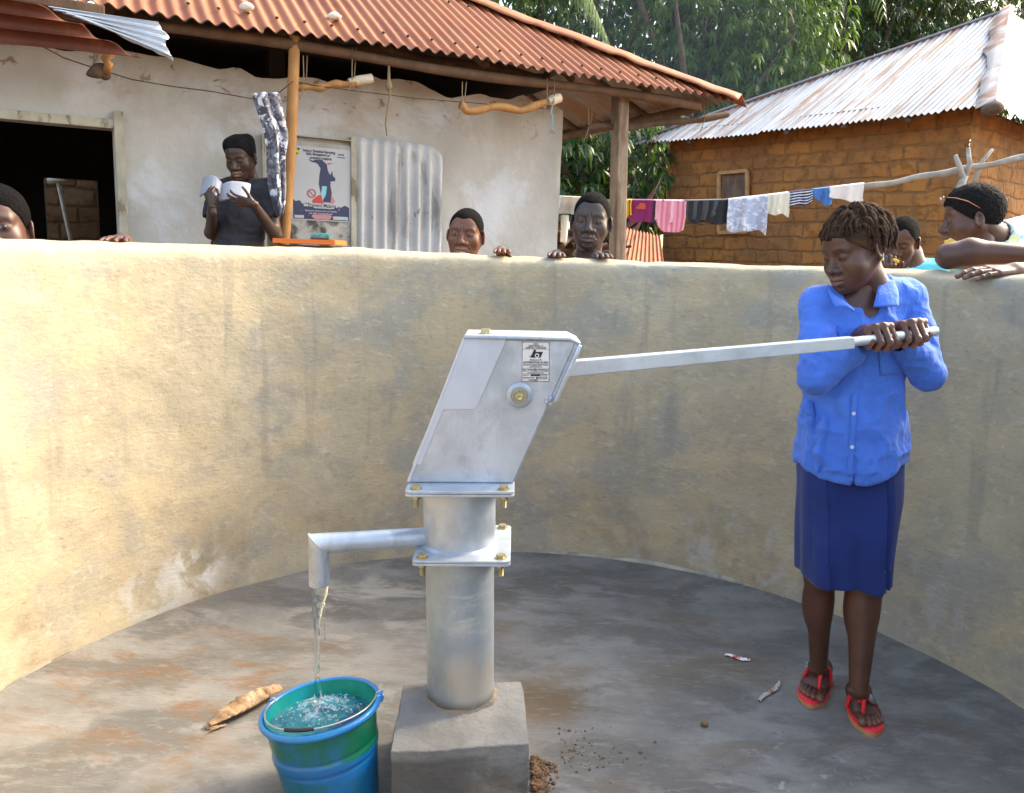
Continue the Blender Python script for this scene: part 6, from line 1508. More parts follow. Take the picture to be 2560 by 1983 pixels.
u = np.linspace(0, 1, 26)
for lo_, hi_, nm in ((0, 1, 'left'), (1, 2, 'right')):
    if nm == 'left': xs = [507, 514, 524, 534, 544, 551, 556]; ys = [448, 442, 438, 439, 444, 452, 460]; dd = [-.15, -.155, -.165, -.175, -.18, -.18, -.17]
    else: xs = [556, 565, 578, 592, 606, 618, 626]; ys = [460, 456, 453, 453, 455, 457, 460]; dd = [-.17, -.185, -.19, -.185, -.18, -.17, -.16]
    tops = np.array([py(a, b, BY + d) for a, b, d in zip(xs, ys, dd)]); t = np.linspace(0, len(xs) - 1, 26); tp = np.stack([np.interp(t, np.arange(len(xs)), tops[:, k]) for k in range(3)], 1)
    v = np.linspace(0, 1, 8)[None, :, None]; dn_ = V3(.012, -.085, -.095)
    for k in range(3):
        P = tp[:, None] + dn_ * v + V3(0, .004 * k, -.002 * k); g = MB(); g.grid(P); build('page' if k < 2 else 'cover', g, m_page if k < 2 else m_cover, BK, smooth=True, solid=.0012)

# ================================================================ GIRL AT THE PUMP
G = Person('girl in blue school shirt and navy skirt gripping the pump lever with both hands', py(2110, 1780, 2.1) * [1, 1, 0], m_skinG)
GY = 2.12
def gp(x, y, Y=GY): return py(x, y, Y)
hs = .985
headT = gp(2134, 624, 2.10); headR = rotm(-70, 12, -9)
G.head(dict(eyes=0, w=1.04, full=.9, h=.0016, jaw=.96, nose=1.02, lips=1.2, mw=.95, naso=.3, lipc=.6, hair=dict(t=.006, front=.060, slope=.70), hairmat=m_dread, neck=.040, neckdir=(.015, .045, -.17), furrow=0, brow=.9), headT, headR, hs * .88)
def HG(x, y, z): return V3(x, y, z) * hs * .88 @ headR.T + headT
nk0, nk1 = gp(2150, 700, 2.12), gp(2160, 775, 2.13)
sL, sR = gp(2046, 760, 2.13), gp(2268, 742, 2.15)
eL_, eR_ = gp(2040, 945, 2.03), gp(2318, 935, 2.08)
# fists round the grip: find points on the bar
def onbar(x):
    t = np.linspace(-.2, 1, 400)[:, None]; q = BAR0 + (BAR1 - BAR0) * t; d = q - CAMP; px_ = 1280 + F_PX * (d @ _R) / (d @ _fw); return q[np.argmin(np.abs(px_ - x))]
bd_ = unit(BAR1 - BAR0); hsz = .98
fists = []
for (xc, th_side, nm) in ((2203, 1, 'R'), (2291, -1, 'L')):
    cb = onbar(xc)
    F = unit(V3(0, -1, .0) - bd_ * (V3(0, -1, 0) @ bd_)); N = np.cross(bd_, F); N = N if N[2] > 0 else -N
    # tilt hand: fingers go over the bar and down
    Rt = np.array(Matrix.Rotation(rad(0), 3, Vector(bd_)))
    ca, sa = math.cos(rad(18)), math.sin(rad(18)); F2 = F * ca + N * sa; N2 = N * ca - F * sa     # back of hand rises towards the knuckles
    kn = cb + N * .026 - F * .010                 # knuckle line above/behind the bar
    wr = kn - F2 * .088 * hsz
    S = np.cross(F2, N2)
    side = 1 if (S @ bd_) * th_side > 0 else -1
    V, Fc, t = hand_geo(F2, N2, side, ((72, 88, 62), (72, 88, 62), (72, 88, 60), (70, 86, 60)), hsz, .02, thumb=(42, (28, 40), .95), h=.0011, wrist_len=.03)
    G.part(V + wr, Fc, t); fists.append(wr)
wRt, wLt = fists
hipc = gp(2128, 1150, 2.14)
# legs and feet
kL, kR = gp(2050, 1440, 2.12), gp(2164, 1450, 2.08)
aL, aR = gp(2046, 1668, 2.165), gp(2146, 1725, 2.03)
hL, hR = gp(2075, 1180, 2.14), gp(2180, 1180, 2.14)
torso = [('c', nk0, nk1, .040, .044, .02), ('c', sL + V3(.015, 0, -.005), sR - V3(.015, 0, .005), .033, .033, .04), ('e', gp(2140, 880, 2.13), (.112, .074, .15), .05), ('c', gp(2136, 930, 2.13), gp(2130, 1120, 2.14), .088, .105, .05), ('c', hL, hR, .068, .068, .04)]
legsG = [('c', hL, kL, .062, .041, .03), ('c', hR, kR, .062, .045, .03), ('c', kL, aL, .040, .0235, .02), ('c', kR, aR, .046, .0245, .02),
         ('e', (kL * .72 + aL * .28) + V3(-.002, .018, 0), (.036, .040, .075), .03), ('e', (kR * .72 + aR * .28) + V3(-.002, .020, 0), (.040, .042, .08), .03)]
arms = [('c', sL, eL_, .033, .029, .02), ('c', eL_, wRt, .028, .020, .02), ('c', sR, eR_, .033, .029, .02), ('c', eR_, wLt, .028, .020, .02)]
f = SDF(V3(.70, 1.85, .09), V3(1.35, 2.35, 1.33), .0045)
for pr in torso + legsG + arms:
    if pr[0] == 'c': f.cap(*pr[1:])
    else: f.ell(*pr[1:])
V, Fc = f.mesh(); G.part(relax(V, Fc, 1), Fc)
m_flip = mat('red_flip_flop', (.80, .03, .05), .45, bump=.2, bscale=150); m_fside = mat('sole_edge', (.45, .20, .09), .7); m_bead = mat('green_bead', (.02, .22, .16), .25, coat=.6); m_silver = mat('silver_bead', (.7, .72, .75), .25, metal=.7)
def foot(ank, heel, toe, latside, nm):
    """heel/toe ground points; latside +1 if little toe lies on picture right"""
    d = unit((toe - heel) * [1, 1, 0]); s = V3(-d[1], d[0], 0); s = s if s[0] * latside > 0 else -s; L = np.linalg.norm((toe - heel)[:2]); b = heel * [1, 1, 0] + V3(0, 0, .020)
    def q(u, v, z): return b + d * (L * u) + s * v + V3(0, 0, z)
    lo = np.minimum(b, b + d * L) - .08; hi = np.maximum(b, b + d * L) + .09; lo[2] = .0; hi[2] = .135
    f = SDF(lo, hi, .0017)
    f.cap(ank, q(.20, 0, .036), .0245, .026, .02); f.ell(q(.12, 0, .020), (.026, .026, .022), .02)
    f.ell(ank + s * .020 + V3(0, 0, -.012), .010, .012); f.ell(ank - s * .020 + V3(0, 0, -.006), .010, .012)
    f.cap(q(.22, 0, .032), q(.62, -.006, .016), .026, .019, .03); f.cap(q(.15, .008, .014), q(.62, .022, .010), .019, .013, .02); f.cap(q(.45, -.012, .018), q(.70, -.020, .012), .020, .0145, .02); f.cap(q(.60, -.02, .011), q(.62, .028, .010), .0145, .012, .02)
    tips = []
    for k, (v0, v1, u1, r) in enumerate(((-.022, -.023, .965, .0118), (-.006, -.003, .95, .0082), (.007, .012, .915, .0078), (.018, .024, .87, .0074), (.028, .035, .815, .0070))):
        m_ = q(u1 - .10, (v0 * .4 + v1 * .6), .013); e = q(u1, v1, r * .85); f.cap(q(.68 - k * .015, v0, .011), m_, r * .95, r * .88, .003); f.cap(m_, e, r * .88, r, .0025); tips.append((e, r))
    V, Fc = f.mesh(); V = relax(V, Fc, 1, .35); t = np.zeros(len(V))
    for e, r in tips: t = np.maximum(t, .45 * np.clip(1.4 - np.linalg.norm(V - e, axis=1) / r, 0, 1))
    t = np.maximum(t, .5 * np.clip((.030 - V[:, 2]) / .012, 0, 1)); G.part(V, Fc, t)
    # flip-flop
    R_ = thing('flip_flop', '', '', (0, 0, 0)) if False else None
    n = 60; a = np.linspace(0, 2 * np.pi, n, endpoint=False)
    us = .51 - .575 * np.cos(a); wv = np.where(np.sin(a) > 0, 1, -1) * np.abs(np.sin(a)) ** .8
    hw = np.interp(us, [-.05, .1, .35, .65, .9, 1.05], [.024, .034, .033, .045, .046, .034]); cv = np.interp(us, [-.05, .4, .7, 1.05], [0, -.002, .004, .002])
    base = np.array([q(u_, c_ + h_ * w_, 0) for u_, h_, w_, c_ in zip(us, hw, wv, cv)]); base[:, 2] = 0
    rows = [base * [1, 1, 0] + V3(0, 0, z) for z in (.003, .009, .016)]
    g = MB(); g.grid(np.stack(rows), closed=True); g.add(rows[0], [list(range(n))[::-1]]); sole = build('flip_flop', g, m_fside, G.root, smooth=50, merge=True)
    cen = base.mean(0); ins = [base * [1, 1, 0] + V3(0, 0, .0155), cen * [1, 1, 0] + (base - cen) * [.985, .985, 0] + V3(0, 0, .019), cen * [1, 1, 0] + (base - cen) * [.93, .93, 0] + V3(0, 0, .0205)]
    g = MB(); g.grid(np.stack(ins), closed=True); g.add(ins[-1], [list(range(n))]); build('insole', g, m_flip, sole, smooth=40, merge=True)
    for sg in (-1, 1):
        g = MB(); pts = [q(.775, -.013, .006), q(.70, -.012 + sg * .003, .026), q(.57, sg * .022, .036), q(.48, sg * .036, .020), q(.44, sg * .040, -.001)]
        t_ = np.linspace(0, 4, 24); pi_ = np.stack([np.interp(t_, np.arange(5), np.array(pts)[:, k]) for k in range(3)], 1)
        for _ in range(3): pi_[1:-1] = (pi_[:-2] + pi_[2:] + 2 * pi_[1:-1]) / 4
        for j in range(2, 19):
            near = V[(np.hypot(V[:, 0] - pi_[j, 0], V[:, 1] - pi_[j, 1]) < .006) & (V[:, 2] < .085)]
            if len(near): pi_[j, 2] = max(pi_[j, 2] * 0, near[:, 2].max() + .002)
        for _ in range(2): pi_[1:-1] = (pi_[:-2] + pi_[2:] + 2 * pi_[1:-1]) / 4
        g.tube(pi_, np.interp(t_, [0, 1, 2, 4], [.0038, .0052, .0056, .0046]), 10); st_ = build('strap', g, m_flip, sole, smooth=True)
        if sg * 1 == 1:
            for j, mm in ((8, m_silver), (10, m_bead), (12, m_bead), (13, m_silver)):
                g = MB(); g.tube([pi_[j] + V3(0, 0, .002), pi_[j + 1] + V3(0, 0, .002)], .0082, 8); build('bead', g, mm, st_, smooth=40)
foot(aL, gz(2052, 1694, .0), gz(2026, 1768, .0), -1, 'a'); foot(aR, gz(2134, 1752, .0), gz(2176, 1838, .0), 1, 'b')
G.done()
# skirt: lofted knee-length wrap with overlapping pleats
m_navyc = mat('navy_twill', (.003, .018, .13), .85, var=.16, vscale=6, sheen=.15, bump=.15, bscale=300, layers=[((.012, .035, .16), 5, .5, .7, None, None, .5), ((.3, .3, .35), 160, .75, .78, None, None, .5)])
rowsp = [(1120, 1998, 2256), (1177, 1996, 2250), (1240, 1998, 2246), (1310, 1998, 2236), (1375, 1998, 2226), (1420, 1999, 2221), (1438, 2000, 2220)]
rp_ = np.array(rowsp, float); yy = np.linspace(1120, 1438, 46); xl = np.interp(yy, rp_[:, 0], rp_[:, 1]); xr = np.interp(yy, rp_[:, 0], rp_[:, 2]); N_ = 200; th = np.linspace(0, 2 * np.pi, N_, endpoint=False)
rows = []
for j, y in enumerate(yy):
    a = gp(xl[j], y, 2.13); b = gp(xr[j], y, 2.13); c = (a + b) / 2; hx = np.linalg.norm(b - a) / 2; v = j / 45
    t = (th / (2 * np.pi)) % 1       # 0 = right (+x), .75 = front
    sx = np.cos(th); sy = np.sin(th)
    R2 = 1 / (np.abs(sx) ** 2.4 + np.abs(sy) ** 2.4) ** (1 / 2.4)
    dep = .088 + .020 * v
    off = np.zeros(N_)
    def saw(t0, wdt, amp):      # overlapping pleat: rises to t0 then drops sharply
        d = (t0 - t) ; return amp * np.clip(1 - d / wdt, 0, 1) * (d > 0)
    for t0, wdt, amp in ((.815, .08, .030), (.850, .035, .022), (.640, .05, .014), (.58, .05, .006), (.34, .08, .008), (.20, .08, .008), (.93, .06, .005)):
        off += saw(t0 + .006 * v, wdt, amp * (.25 + .75 * v))
    fold = .004 * v * np.sin(th * 5 + 1) + .003 * v * np.sin(th * 11 + v * 3) + .003 * np.sin(v * 9 + th * 3) * (1 - v)
    P = c + V3(1, 0, 0) * ((hx * sx * R2) + sx * fold)[:, None] + V3(0, 1, 0) * (sy * (dep * R2 + off + fold))[:, None]
    hem = v ** 6 * (-.012 * np.exp(-((t - .79) / .035) ** 2) * (t < .815) - .006 * np.sin(th * 3 + 2)); P[:, 2] = c[2] + hem
    rows.append(P)
g = MB(); g.grid(np.array(rows), closed=True); g.add(rows[0], [list(range(N_))]); sk = build('skirt', g, m_navyc, G.root, smooth=45, merge=True, solid=.003)
# shirt
m_blue_c = mat('blue_cotton', (.045, .150, .58), .85, var=.10, vscale=9, sheen=.15, bump=.95, bscale=16, bstretch=(1, 1, .5), bump2=(60, .25), layers=[((.065, .19, .64), 6, .5, .7, None, None, .5)])
cuffL = eL_ + (wRt - eL_) * .80; cuffR = eR_ + (wLt - eR_) * .80
sh_pr = [('c', sL + V3(.01, 0, -.01), sR - V3(.01, 0, .008), .043, .043, .05), ('c', (sL + sR) / 2 + V3(-.03, 0, .022), (sL + sR) / 2 + V3(.05, 0, .024), .042, .042, .03), ('e', gp(2140, 850, 2.13), (.118, .086, .13), .05), ('e', gp(2138, 940, 2.13), (.122, .088, .13), .05),
         ('c', gp(2080, 1010, 2.13), gp(2068, 1230, 2.13), .070, .086, .03), ('c', gp(2180, 1010, 2.13), gp(2184, 1230, 2.13), .070, .084, .03), ('c', gp(2130, 1000, 2.13), gp(2126, 1230, 2.13), .098, .112, .04), ('e', gp(2128, 1120, 2.13), (.138, .112, .18), .04),
         ('c', sL, sL + (eL_ - sL) * .28, .043, .036, .025), ('c', sR, sR + (eR_ - sR) * .28, .043, .036, .025)]
def sleeve(S, E, W, cf, seed, sag):
    cu = E + (W - E) * cf; d = unit(cu - E); hw = .0027; lo = np.minimum(np.minimum(S, E), W) - .075; hi = np.maximum(np.maximum(S, E), W) + .075
    f = SDF(lo, hi, hw)
    f.cap(S, S + (E - S) * .5, .0445, .0430, .02); f.cap(S + (E - S) * .5, E, .0430, .0400, .02); f.cap(E, E + (cu - E) * .5, .0400, .0385, .022); f.cap(E + (cu - E) * .5, cu + V3(0, 0, -sag), .0385, .0400, .02)
    r = np.random.default_rng(seed); u1 = unit(E - S)
    for k in range(9):          # drag folds bunching round the elbow and along the forearm
        t_ = r.uniform(.35, 1.0); c = S + (E - S) * t_; a = r.uniform(0, 6.28); s1, s2 = perp(u1); q = c + (s1 * math.cos(a) + s2 * math.sin(a)) * .040
        q = c + (s1 * math.cos(a) + s2 * math.sin(a)) * .0385; m_ = c + u1 * .016 + (s1 * math.cos(a + .5) + s2 * math.sin(a + .5)) * .0385; e2 = c + u1 * .030 + (s1 * math.cos(a + 1.0) + s2 * math.sin(a + 1.0)) * .0375; f.cap(q, m_, .0035, .0055, .012); f.cap(m_, e2, .0055, .0025, .012)
    for k in range(9):
        t_ = r.uniform(.05, .85); c = E + (cu - E) * t_; a = r.uniform(0, 6.28); s1, s2 = perp(d); q = c + (s1 * math.cos(a) + s2 * math.sin(a)) * .037
        q = c + (s1 * math.cos(a) + s2 * math.sin(a)) * .036; m_ = c + d * .018 + (s1 * math.cos(a + .5) + s2 * math.sin(a + .5)) * .036; e2 = c + d * .034 + (s1 * math.cos(a + .9) + s2 * math.sin(a + .9)) * .035; f.cap(q, m_, .0030, .0050, .010); f.cap(m_, e2, .0050, .0022, .010)
    e = cu + V3(0, 0, -sag); f.cap(e + d * .022, e + d * .10, .036, .052, .003, '-')
    n0 = e + d * .030
    f.field(lambda X, Y, Z: (X - n0[0]) * d[0] + (Y - n0[1]) * d[1] + (Z - n0[2]) * d[2], .002, '&')
    V, Fc = f.mesh(); V = relax(V, Fc, 2); N = vnormals(V, Fc); w1 = vnoise(V * [1, 1, 1.4], 20, seed); w2 = vnoise(V, 44, seed + 2)
    V = V + N * (.0022 * (1 - 2.2 * np.abs(w1)) + .0014 * (1 - 2.2 * np.abs(w2)))[:, None]
    return V, Fc
# wide drooping left cuff
hemc = gp(2123, 1212, 2.05)
f = SDF(V3(.62, 1.82, .52), V3(1.42, 2.36, 1.36), .0036)
for pr in sh_pr:
    if pr[0] == 'c': f.cap(*pr[1:])
    else: f.ell(*pr[1:])
rr_ = np.random.default_rng(5)
def ridge(a, b, r=.006, k=.016, mode='+'): f.cap(a, b, r, r * .5, k, mode)
# sleeve folds (drag lines) and shirt-front creases
def surf(px_, py_, Y): return gp(px_, py_, Y)
for (x0, y0, x1, y1, Y0, Y1) in ((2100, 1000, 2150, 1120, 2.045, 2.036), (2060, 1050, 2040, 1180, 2.05, 2.045), (2180, 1000, 2150, 1100, 2.045, 2.036),
      (2210, 1040, 2235, 1170, 2.055, 2.055), (2150, 1150, 2230, 1110, 2.035, 2.05), (2150, 1180, 2240, 1160, 2.035, 2.05), (2040, 1130, 2100, 1180, 2.045, 2.037), (2020, 1010, 2030, 1100, 2.08, 2.07), (2230, 800, 2215, 880, 2.06, 2.055), (2245, 990, 2200, 1060, 2.07, 2.05)):
    ridge(gp(x0, y0, Y0), gp(x1, y1, Y1), .008, .018)
# hollow bottom, neck and cuff openings
f.ell(gp(2128, 1235, 2.14), (.125, .092, .060), .004, '-')
f.cap(gp(2150, 730, 2.10), gp(2162, 800, 2.125), .052, .047, .004, '-')
fc_ = gp(2123, 1150, 2.04)
# V opening at the chest and placket split at the hem
f.cap(gp(2178, 775, 2.06), gp(2170, 812, 2.035), .022, .006, .003, '-'); f.cap(gp(2190, 770, 2.06), gp(2172, 800, 2.04), .016, .006, .003, '-')
zs_, xs_ = fc_[2], fc_[0]
def hemcut(X, Y, Z):
    zr = gp(2123, 1200, 2.05)[2]; u_ = (X - xs_) / .125
    line = zr - .005 + .042 * np.clip(np.abs(u_), 0, 1.1) ** 2.2 + .018 * (np.abs(X - xs_ - .008) < .004)
    split = line + .07 * np.clip(1 - np.abs(X - xs_ - .010) / .006, 0, 1) * (Y < 2.08)
    return (split - Z) * .8
f.field(hemcut, .002, '&')
V, Fc = f.mesh(); V = relax(V, Fc, 2)
N = vnormals(V, Fc); w1 = vnoise(V * [1, 1, 1.4], 15, 4); w2 = vnoise(V * [1.3, 1, .9], 31, 7); w3 = vnoise(V, 62, 9)
V = V + N * (.001 + .0046 * (1 - 2.2 * np.abs(w1) ** .8) + .0020 * (1 - 2.2 * np.abs(w2)) + .0010 * (1 - 2 * np.abs(w3)))[:, None]
g = MB(); g.add(V, Fc); shirt = build('shirt', g, m_blue_c, G.root, smooth=True)
for S_a, E_a, W_a, sd_, sg_ in ((sL, eL_, wRt, 3, .012), (sR, eR_, wLt, 8, .004)):
    Vs, Fs = sleeve(S_a, E_a, W_a, .74, sd_, sg_); g = MB(); g.add(Vs, Fs); build('sleeve', g, m_blue_c, shirt, smooth=True)
# surface lookup on the shirt front
Vf = V[(N[:, 1] < -.15)]
def front(x, y, out=.002):
    d = Vf - CAMP; dep = d @ _fw; px_ = 1280 + F_PX * (d @ _R) / dep; py2 = 991.5 - F_PX * (d @ _U) / dep
    k = np.argsort((px_ - x) ** 2 + (py2 - y) ** 2)[:10]; Yv = np.percentile(Vf[k][:, 1], 20); return py(x, y, Yv - out)
# collar : two pointed leaves
def leafc(pts_in, pts_out, nm):
    A = np.array([front(*q, .003) if len(q) == 2 else gp(*q) for q in pts_in]); Bq = np.array([front(*q, .006) if len(q) == 2 else gp(*q) for q in pts_out])
    t = np.linspace(0, 1, 20); A = np.stack([np.interp(t, np.linspace(0, 1, len(A)), A[:, k]) for k in range(3)], 1); Bq = np.stack([np.interp(t, np.linspace(0, 1, len(Bq)), Bq[:, k]) for k in range(3)], 1)
    v = np.linspace(0, 1, 8)[None, :, None]; P = A[:, None] * (1 - v) + Bq[:, None] * v - V3(0, .010, 0) * np.sin(v * np.pi * .8) 
    g = MB(); g.grid(P); return build('collar', g, m_blue_c, shirt, smooth=True, solid=.0035)
leafc([(2193, 676, 2.145), (2196, 705, 2.09), (2190, 740, 2.05), (2183, 768, 2.040)], [(2216, 700, 2.15), (2232, 702, 2.10), (2243, 730, 2.075), (2244, 764, 2.045)], 'r')
leafc([(2070, 722, 2.10), (2085, 738, 2.07), (2108, 752, 2.05), (2132, 772, 2.035)], [(2070, 730, 2.09), (2076, 748, 2.06), (2082, 762, 2.05), (2086, 768, 2.045), (2112, 766, 2.035), (2130, 778, 2.032)], 'l')
# placket strip, buttons and pocket
pl = [(2137, 985), (2136, 1010), (2134, 1035), (2133, 1065), (2131, 1095), (2129, 1125), (2127, 1155), (2125, 1190)]
A = np.array([front(x - 7, y, .0025) for x, y in pl]); Bq = np.array([front(x + 7, y, .0035) for x, y in pl]); t = np.linspace(0, 7, 40)
A = np.stack([np.interp(t, np.arange(8), A[:, k]) for k in range(3)], 1); Bq = np.stack([np.interp(t, np.arange(8), Bq[:, k]) for k in range(3)], 1)
g = MB(); v = np.linspace(0, 1, 5)[None, :, None]; g.grid(A[:, None] * (1 - v) + Bq[:, None] * v); build('placket', g, m_blue_c, shirt, smooth=True, solid=.0018)
m_btn = mat('pale_button', (.55, .62, .75), .3)
for x, y in ((2134, 1034), (2130, 1118)):
    g = MB(); g.lathe([(.0048, 0), (.0048, .0016), (.0038, .0022), (.0001, .0016)], 18, front(x, y, .0045), R_y); build('button', g, m_btn, shirt, smooth=40)
g = MB()
pq = [(2196, 870), (2252, 862), (2256, 930), (2232, 944), (2204, 934)]; cpk = front(2228, 905, .004); u, v = np.meshgrid(np.linspace(0, 1, 8), np.linspace(0, 1, 8), indexing='ij')
quad = [(2196, 872), (2252, 864), (2257, 934), (2203, 938)]
P = np.zeros((8, 8, 3))
for i in range(8):
    for j in range(8):
        uu_, vv_ = i / 7, j / 7; x = (1 - uu_) * (1 - vv_) * quad[0][0] + uu_ * (1 - vv_) * quad[1][0] + uu_ * vv_ * quad[2][0] + (1 - uu_) * vv_ * quad[3][0]; y = (1 - uu_) * (1 - vv_) * quad[0][1] + uu_ * (1 - vv_) * quad[1][1] + uu_ * vv_ * quad[2][1] + (1 - uu_) * vv_ * quad[3][1]
        P[i, j] = front(x, y, .003)
for _ in range(2): P[1:-1, 1:-1] = (P[:-2, 1:-1] + P[2:, 1:-1] + P[1:-1, :-2] + P[1:-1, 2:]) / 4
g.grid(P); build('pocket', g, m_blue_c, shirt, smooth=True, solid=.0018)
# white undershirt in the neck opening
m_white = mat('white_vest', (.72, .73, .76), .85)
f = SDF(V3(.8, 1.98, 1.0), V3(1.1, 2.3, 1.3), .004); f.ell(gp(2158, 845, 2.138), (.060, .086, .105), .02); f.cap(gp(2176, 803, 2.106), gp(2170, 850, 2.110), .042, .042, .01); f.cap(gp(2150, 720, 2.085), gp(2165, 782, 2.10), .050, .048, .004, '-')
V, Fc = f.mesh(); g = MB(); g.add(V, Fc); build('vest', g, m_white, G.root, smooth=True)
# earring
g = MB(); g.sphere(HG(-.084 if False else .084, .016, -.040), .0035, 10, 8); build('earring', g, m_gold, G.root, smooth=True)
# short locks
lk = np.random.default_rng(12); g = MB()
for i in range(330):
    # scalp point in head frame
    a = lk.uniform(-np.pi, np.pi); el = np.arccos(lk.uniform(.05, 1.0)) if i > 30 else lk.uniform(.1, .5)
    nrm = V3(math.sin(el) * math.sin(a), -math.sin(el) * math.cos(a), math.cos(el)); c = V3(0, .022, .030) + nrm * V3(.072, .094, .083)
    if c[2] < .068 - (c[1] + .078) * .72: continue
    fr_ = nrm[1] < -.25
    rgt = nrm[0]
    L = (lk.uniform(.035, .055) if fr_ else lk.uniform(.070, .115)) * (1.0 if rgt > -.3 else .75)
    out = unit(nrm * .6 + V3(rgt * .5 + lk.normal(0, .25), lk.normal(0, .25) + (-.5 if fr_ else .35), 0)); down = headR.T @ V3(.05, .0, -1.0)
    pts = [c - nrm * .004]; p_ = c.copy(); d = out
    ns = 9
    for k in range(ns):
        kk = k / ns; d = unit(d + down * (.30 if fr_ else .42) + lk.normal(0, .10, 3)); p_ = p_ + d * L / ns
        q_ = p_ - V3(0, .022, .030); m_ = np.linalg.norm(q_ / V3(.078 + .003 * (i % 4), .100 + .003 * (i % 4), .088 + .002 * (i % 4)))
        if m_ < 1 and p_[2] > -.05: p_ = V3(0, .022, .030) + q_ / m_
        if m_ > 1.11 and p_[2] > -.02: p_ = V3(0, .022, .030) + (p_ - V3(0, .022, .030)) / m_ * (1.0 + .12 * ((i * 7) % 5) / 5)
        if fr_ and p_[2] < .052 + .012 * ((i * 3) % 4) / 4: break
        pts.append(p_.copy())
    if len(pts) < 4: continue
    r0 = lk.uniform(.0032, .0050); n_p = len(pts); rad_ = [r0 * (1 - .45 * (k / (n_p - 1)) ** 2) * (1 + .14 * math.sin(k * 2.3 + i)) for k in range(n_p)]; rad_[-1] = r0 * .25
    P = np.array(pts); t = np.linspace(0, n_p - 1, n_p * 2); Pi = np.stack([np.interp(t, np.arange(n_p), P[:, k]) for k in range(3)], 1); Pi[1:-1] = (Pi[:-2] + Pi[2:] + 2 * Pi[1:-1]) / 4
    g.tube(Pi * hs * .88 @ headR.T + headT, np.interp(t, np.arange(n_p), rad_), 7)
lo_ = build('locks', g, m_dread, G.root, smooth=True)

# ================================================================ TREES
def leafmat(name, c, c2, tr=.35):
    T = NT(name); b = T.b; oi = T.n('Attribute'); oi.attribute_name = 'tint'
    col = T.mix(oi.outputs['Fac'], c, c2); T.l(col, b.inputs['Base Color']); b.inputs['Roughness'].default_value = .42; b.inputs['Specular IOR Level'].default_value = .5
    tl_ = T.n('BsdfTranslucent'); T.l(T.mix(.5, col, (.25, .45, .04)), tl_.inputs['Color']); mx = T.n('MixShader'); mx.inputs[0].default_value = tr
    T.l(b.outputs[0], mx.inputs[1]); T.l(tl_.outputs[0], mx.inputs[2]); T.l(mx.outputs[0], T.out.inputs['Surface']); return T.m
m_bark = mat('bark', (.09, .065, .045), .95, var=.3, vscale=6, bump=.8, bscale=14, bstretch=(1, 1, .3))
def rosettes(cent, dirs, nl, ll, lw, droop, r, seed):
    """cent (k,3) clump centres, dirs outward; returns verts, faces, tint. each leaf = 2 bent quads, slightly folded"""
    k = len(cent); N = k * nl
    c = np.repeat(cent, nl, 0); o = np.repeat(dirs, nl, 0)
    a = r.uniform(0, 2 * np.pi, N); el = r.uniform(-.5, .7, N)
    d = np.stack([np.cos(a) * np.cos(el), np.sin(a) * np.cos(el), np.sin(el)], 1) + o * .8; d /= np.linalg.norm(d, axis=1)[:, None]
    L = ll * r.uniform(.65, 1.2, N); W = lw * r.uniform(.7, 1.2, N)
    s = np.cross(d, np.array([0, 0, 1.0])); s /= np.linalg.norm(s, axis=1)[:, None] + 1e-9
    tw = r.normal(0, .5, N); up = np.cross(s, d); s = s * np.cos(tw)[:, None] + up * np.sin(tw)[:, None]
    dn = np.array([0, 0, -1.0])
    p0 = c + d * (L * .08)[:, None]; p1 = c + d * (L * .5)[:, None] + dn * (L * droop * .22)[:, None]; p2 = c + d * (L * .82)[:, None] + dn * (L * droop * .75)[:, None]
    V = np.stack([p0 - s * (W * .18)[:, None], p0 + s * (W * .18)[:, None], p1 - s * (W * .5)[:, None], p1 + s * (W * .5)[:, None], p2 - s * (W * .08)[:, None], p2 + s * (W * .08)[:, None]], 1).reshape(-1, 3)
    b = np.arange(N)[:, None] * 6
    Fc = np.concatenate([b + np.array([0, 1, 3, 2]), b + np.array([2, 3, 5, 4])])
    tint = np.repeat(np.clip(np.repeat(r.uniform(0, 1, k), nl) * .7 + r.uniform(0, .3, N), .001, 1), 6)
    return V, Fc, tint
def fastmesh(name, V, Fc, tint, m, parent):
    me = bpy.data.meshes.new(name); me.vertices.add(len(V)); me.vertices.foreach_set('co', (V - origin_of(parent)).astype(np.float32).ravel())
    me.loops.add(len(Fc) * 4); me.loops.foreach_set('vertex_index', Fc.astype(np.int32).ravel()); me.polygons.add(len(Fc)); me.polygons.foreach_set('loop_start', np.arange(len(Fc), dtype=np.int32) * 4)
    at = me.attributes.new('tint', 'FLOAT', 'POINT'); at.data.foreach_set('value', tint.astype(np.float32)); me.materials.append(m); me.update(); me.validate()
    o = bpy.data.objects.new(name, me); COL.objects.link(o); o.parent = parent; return o
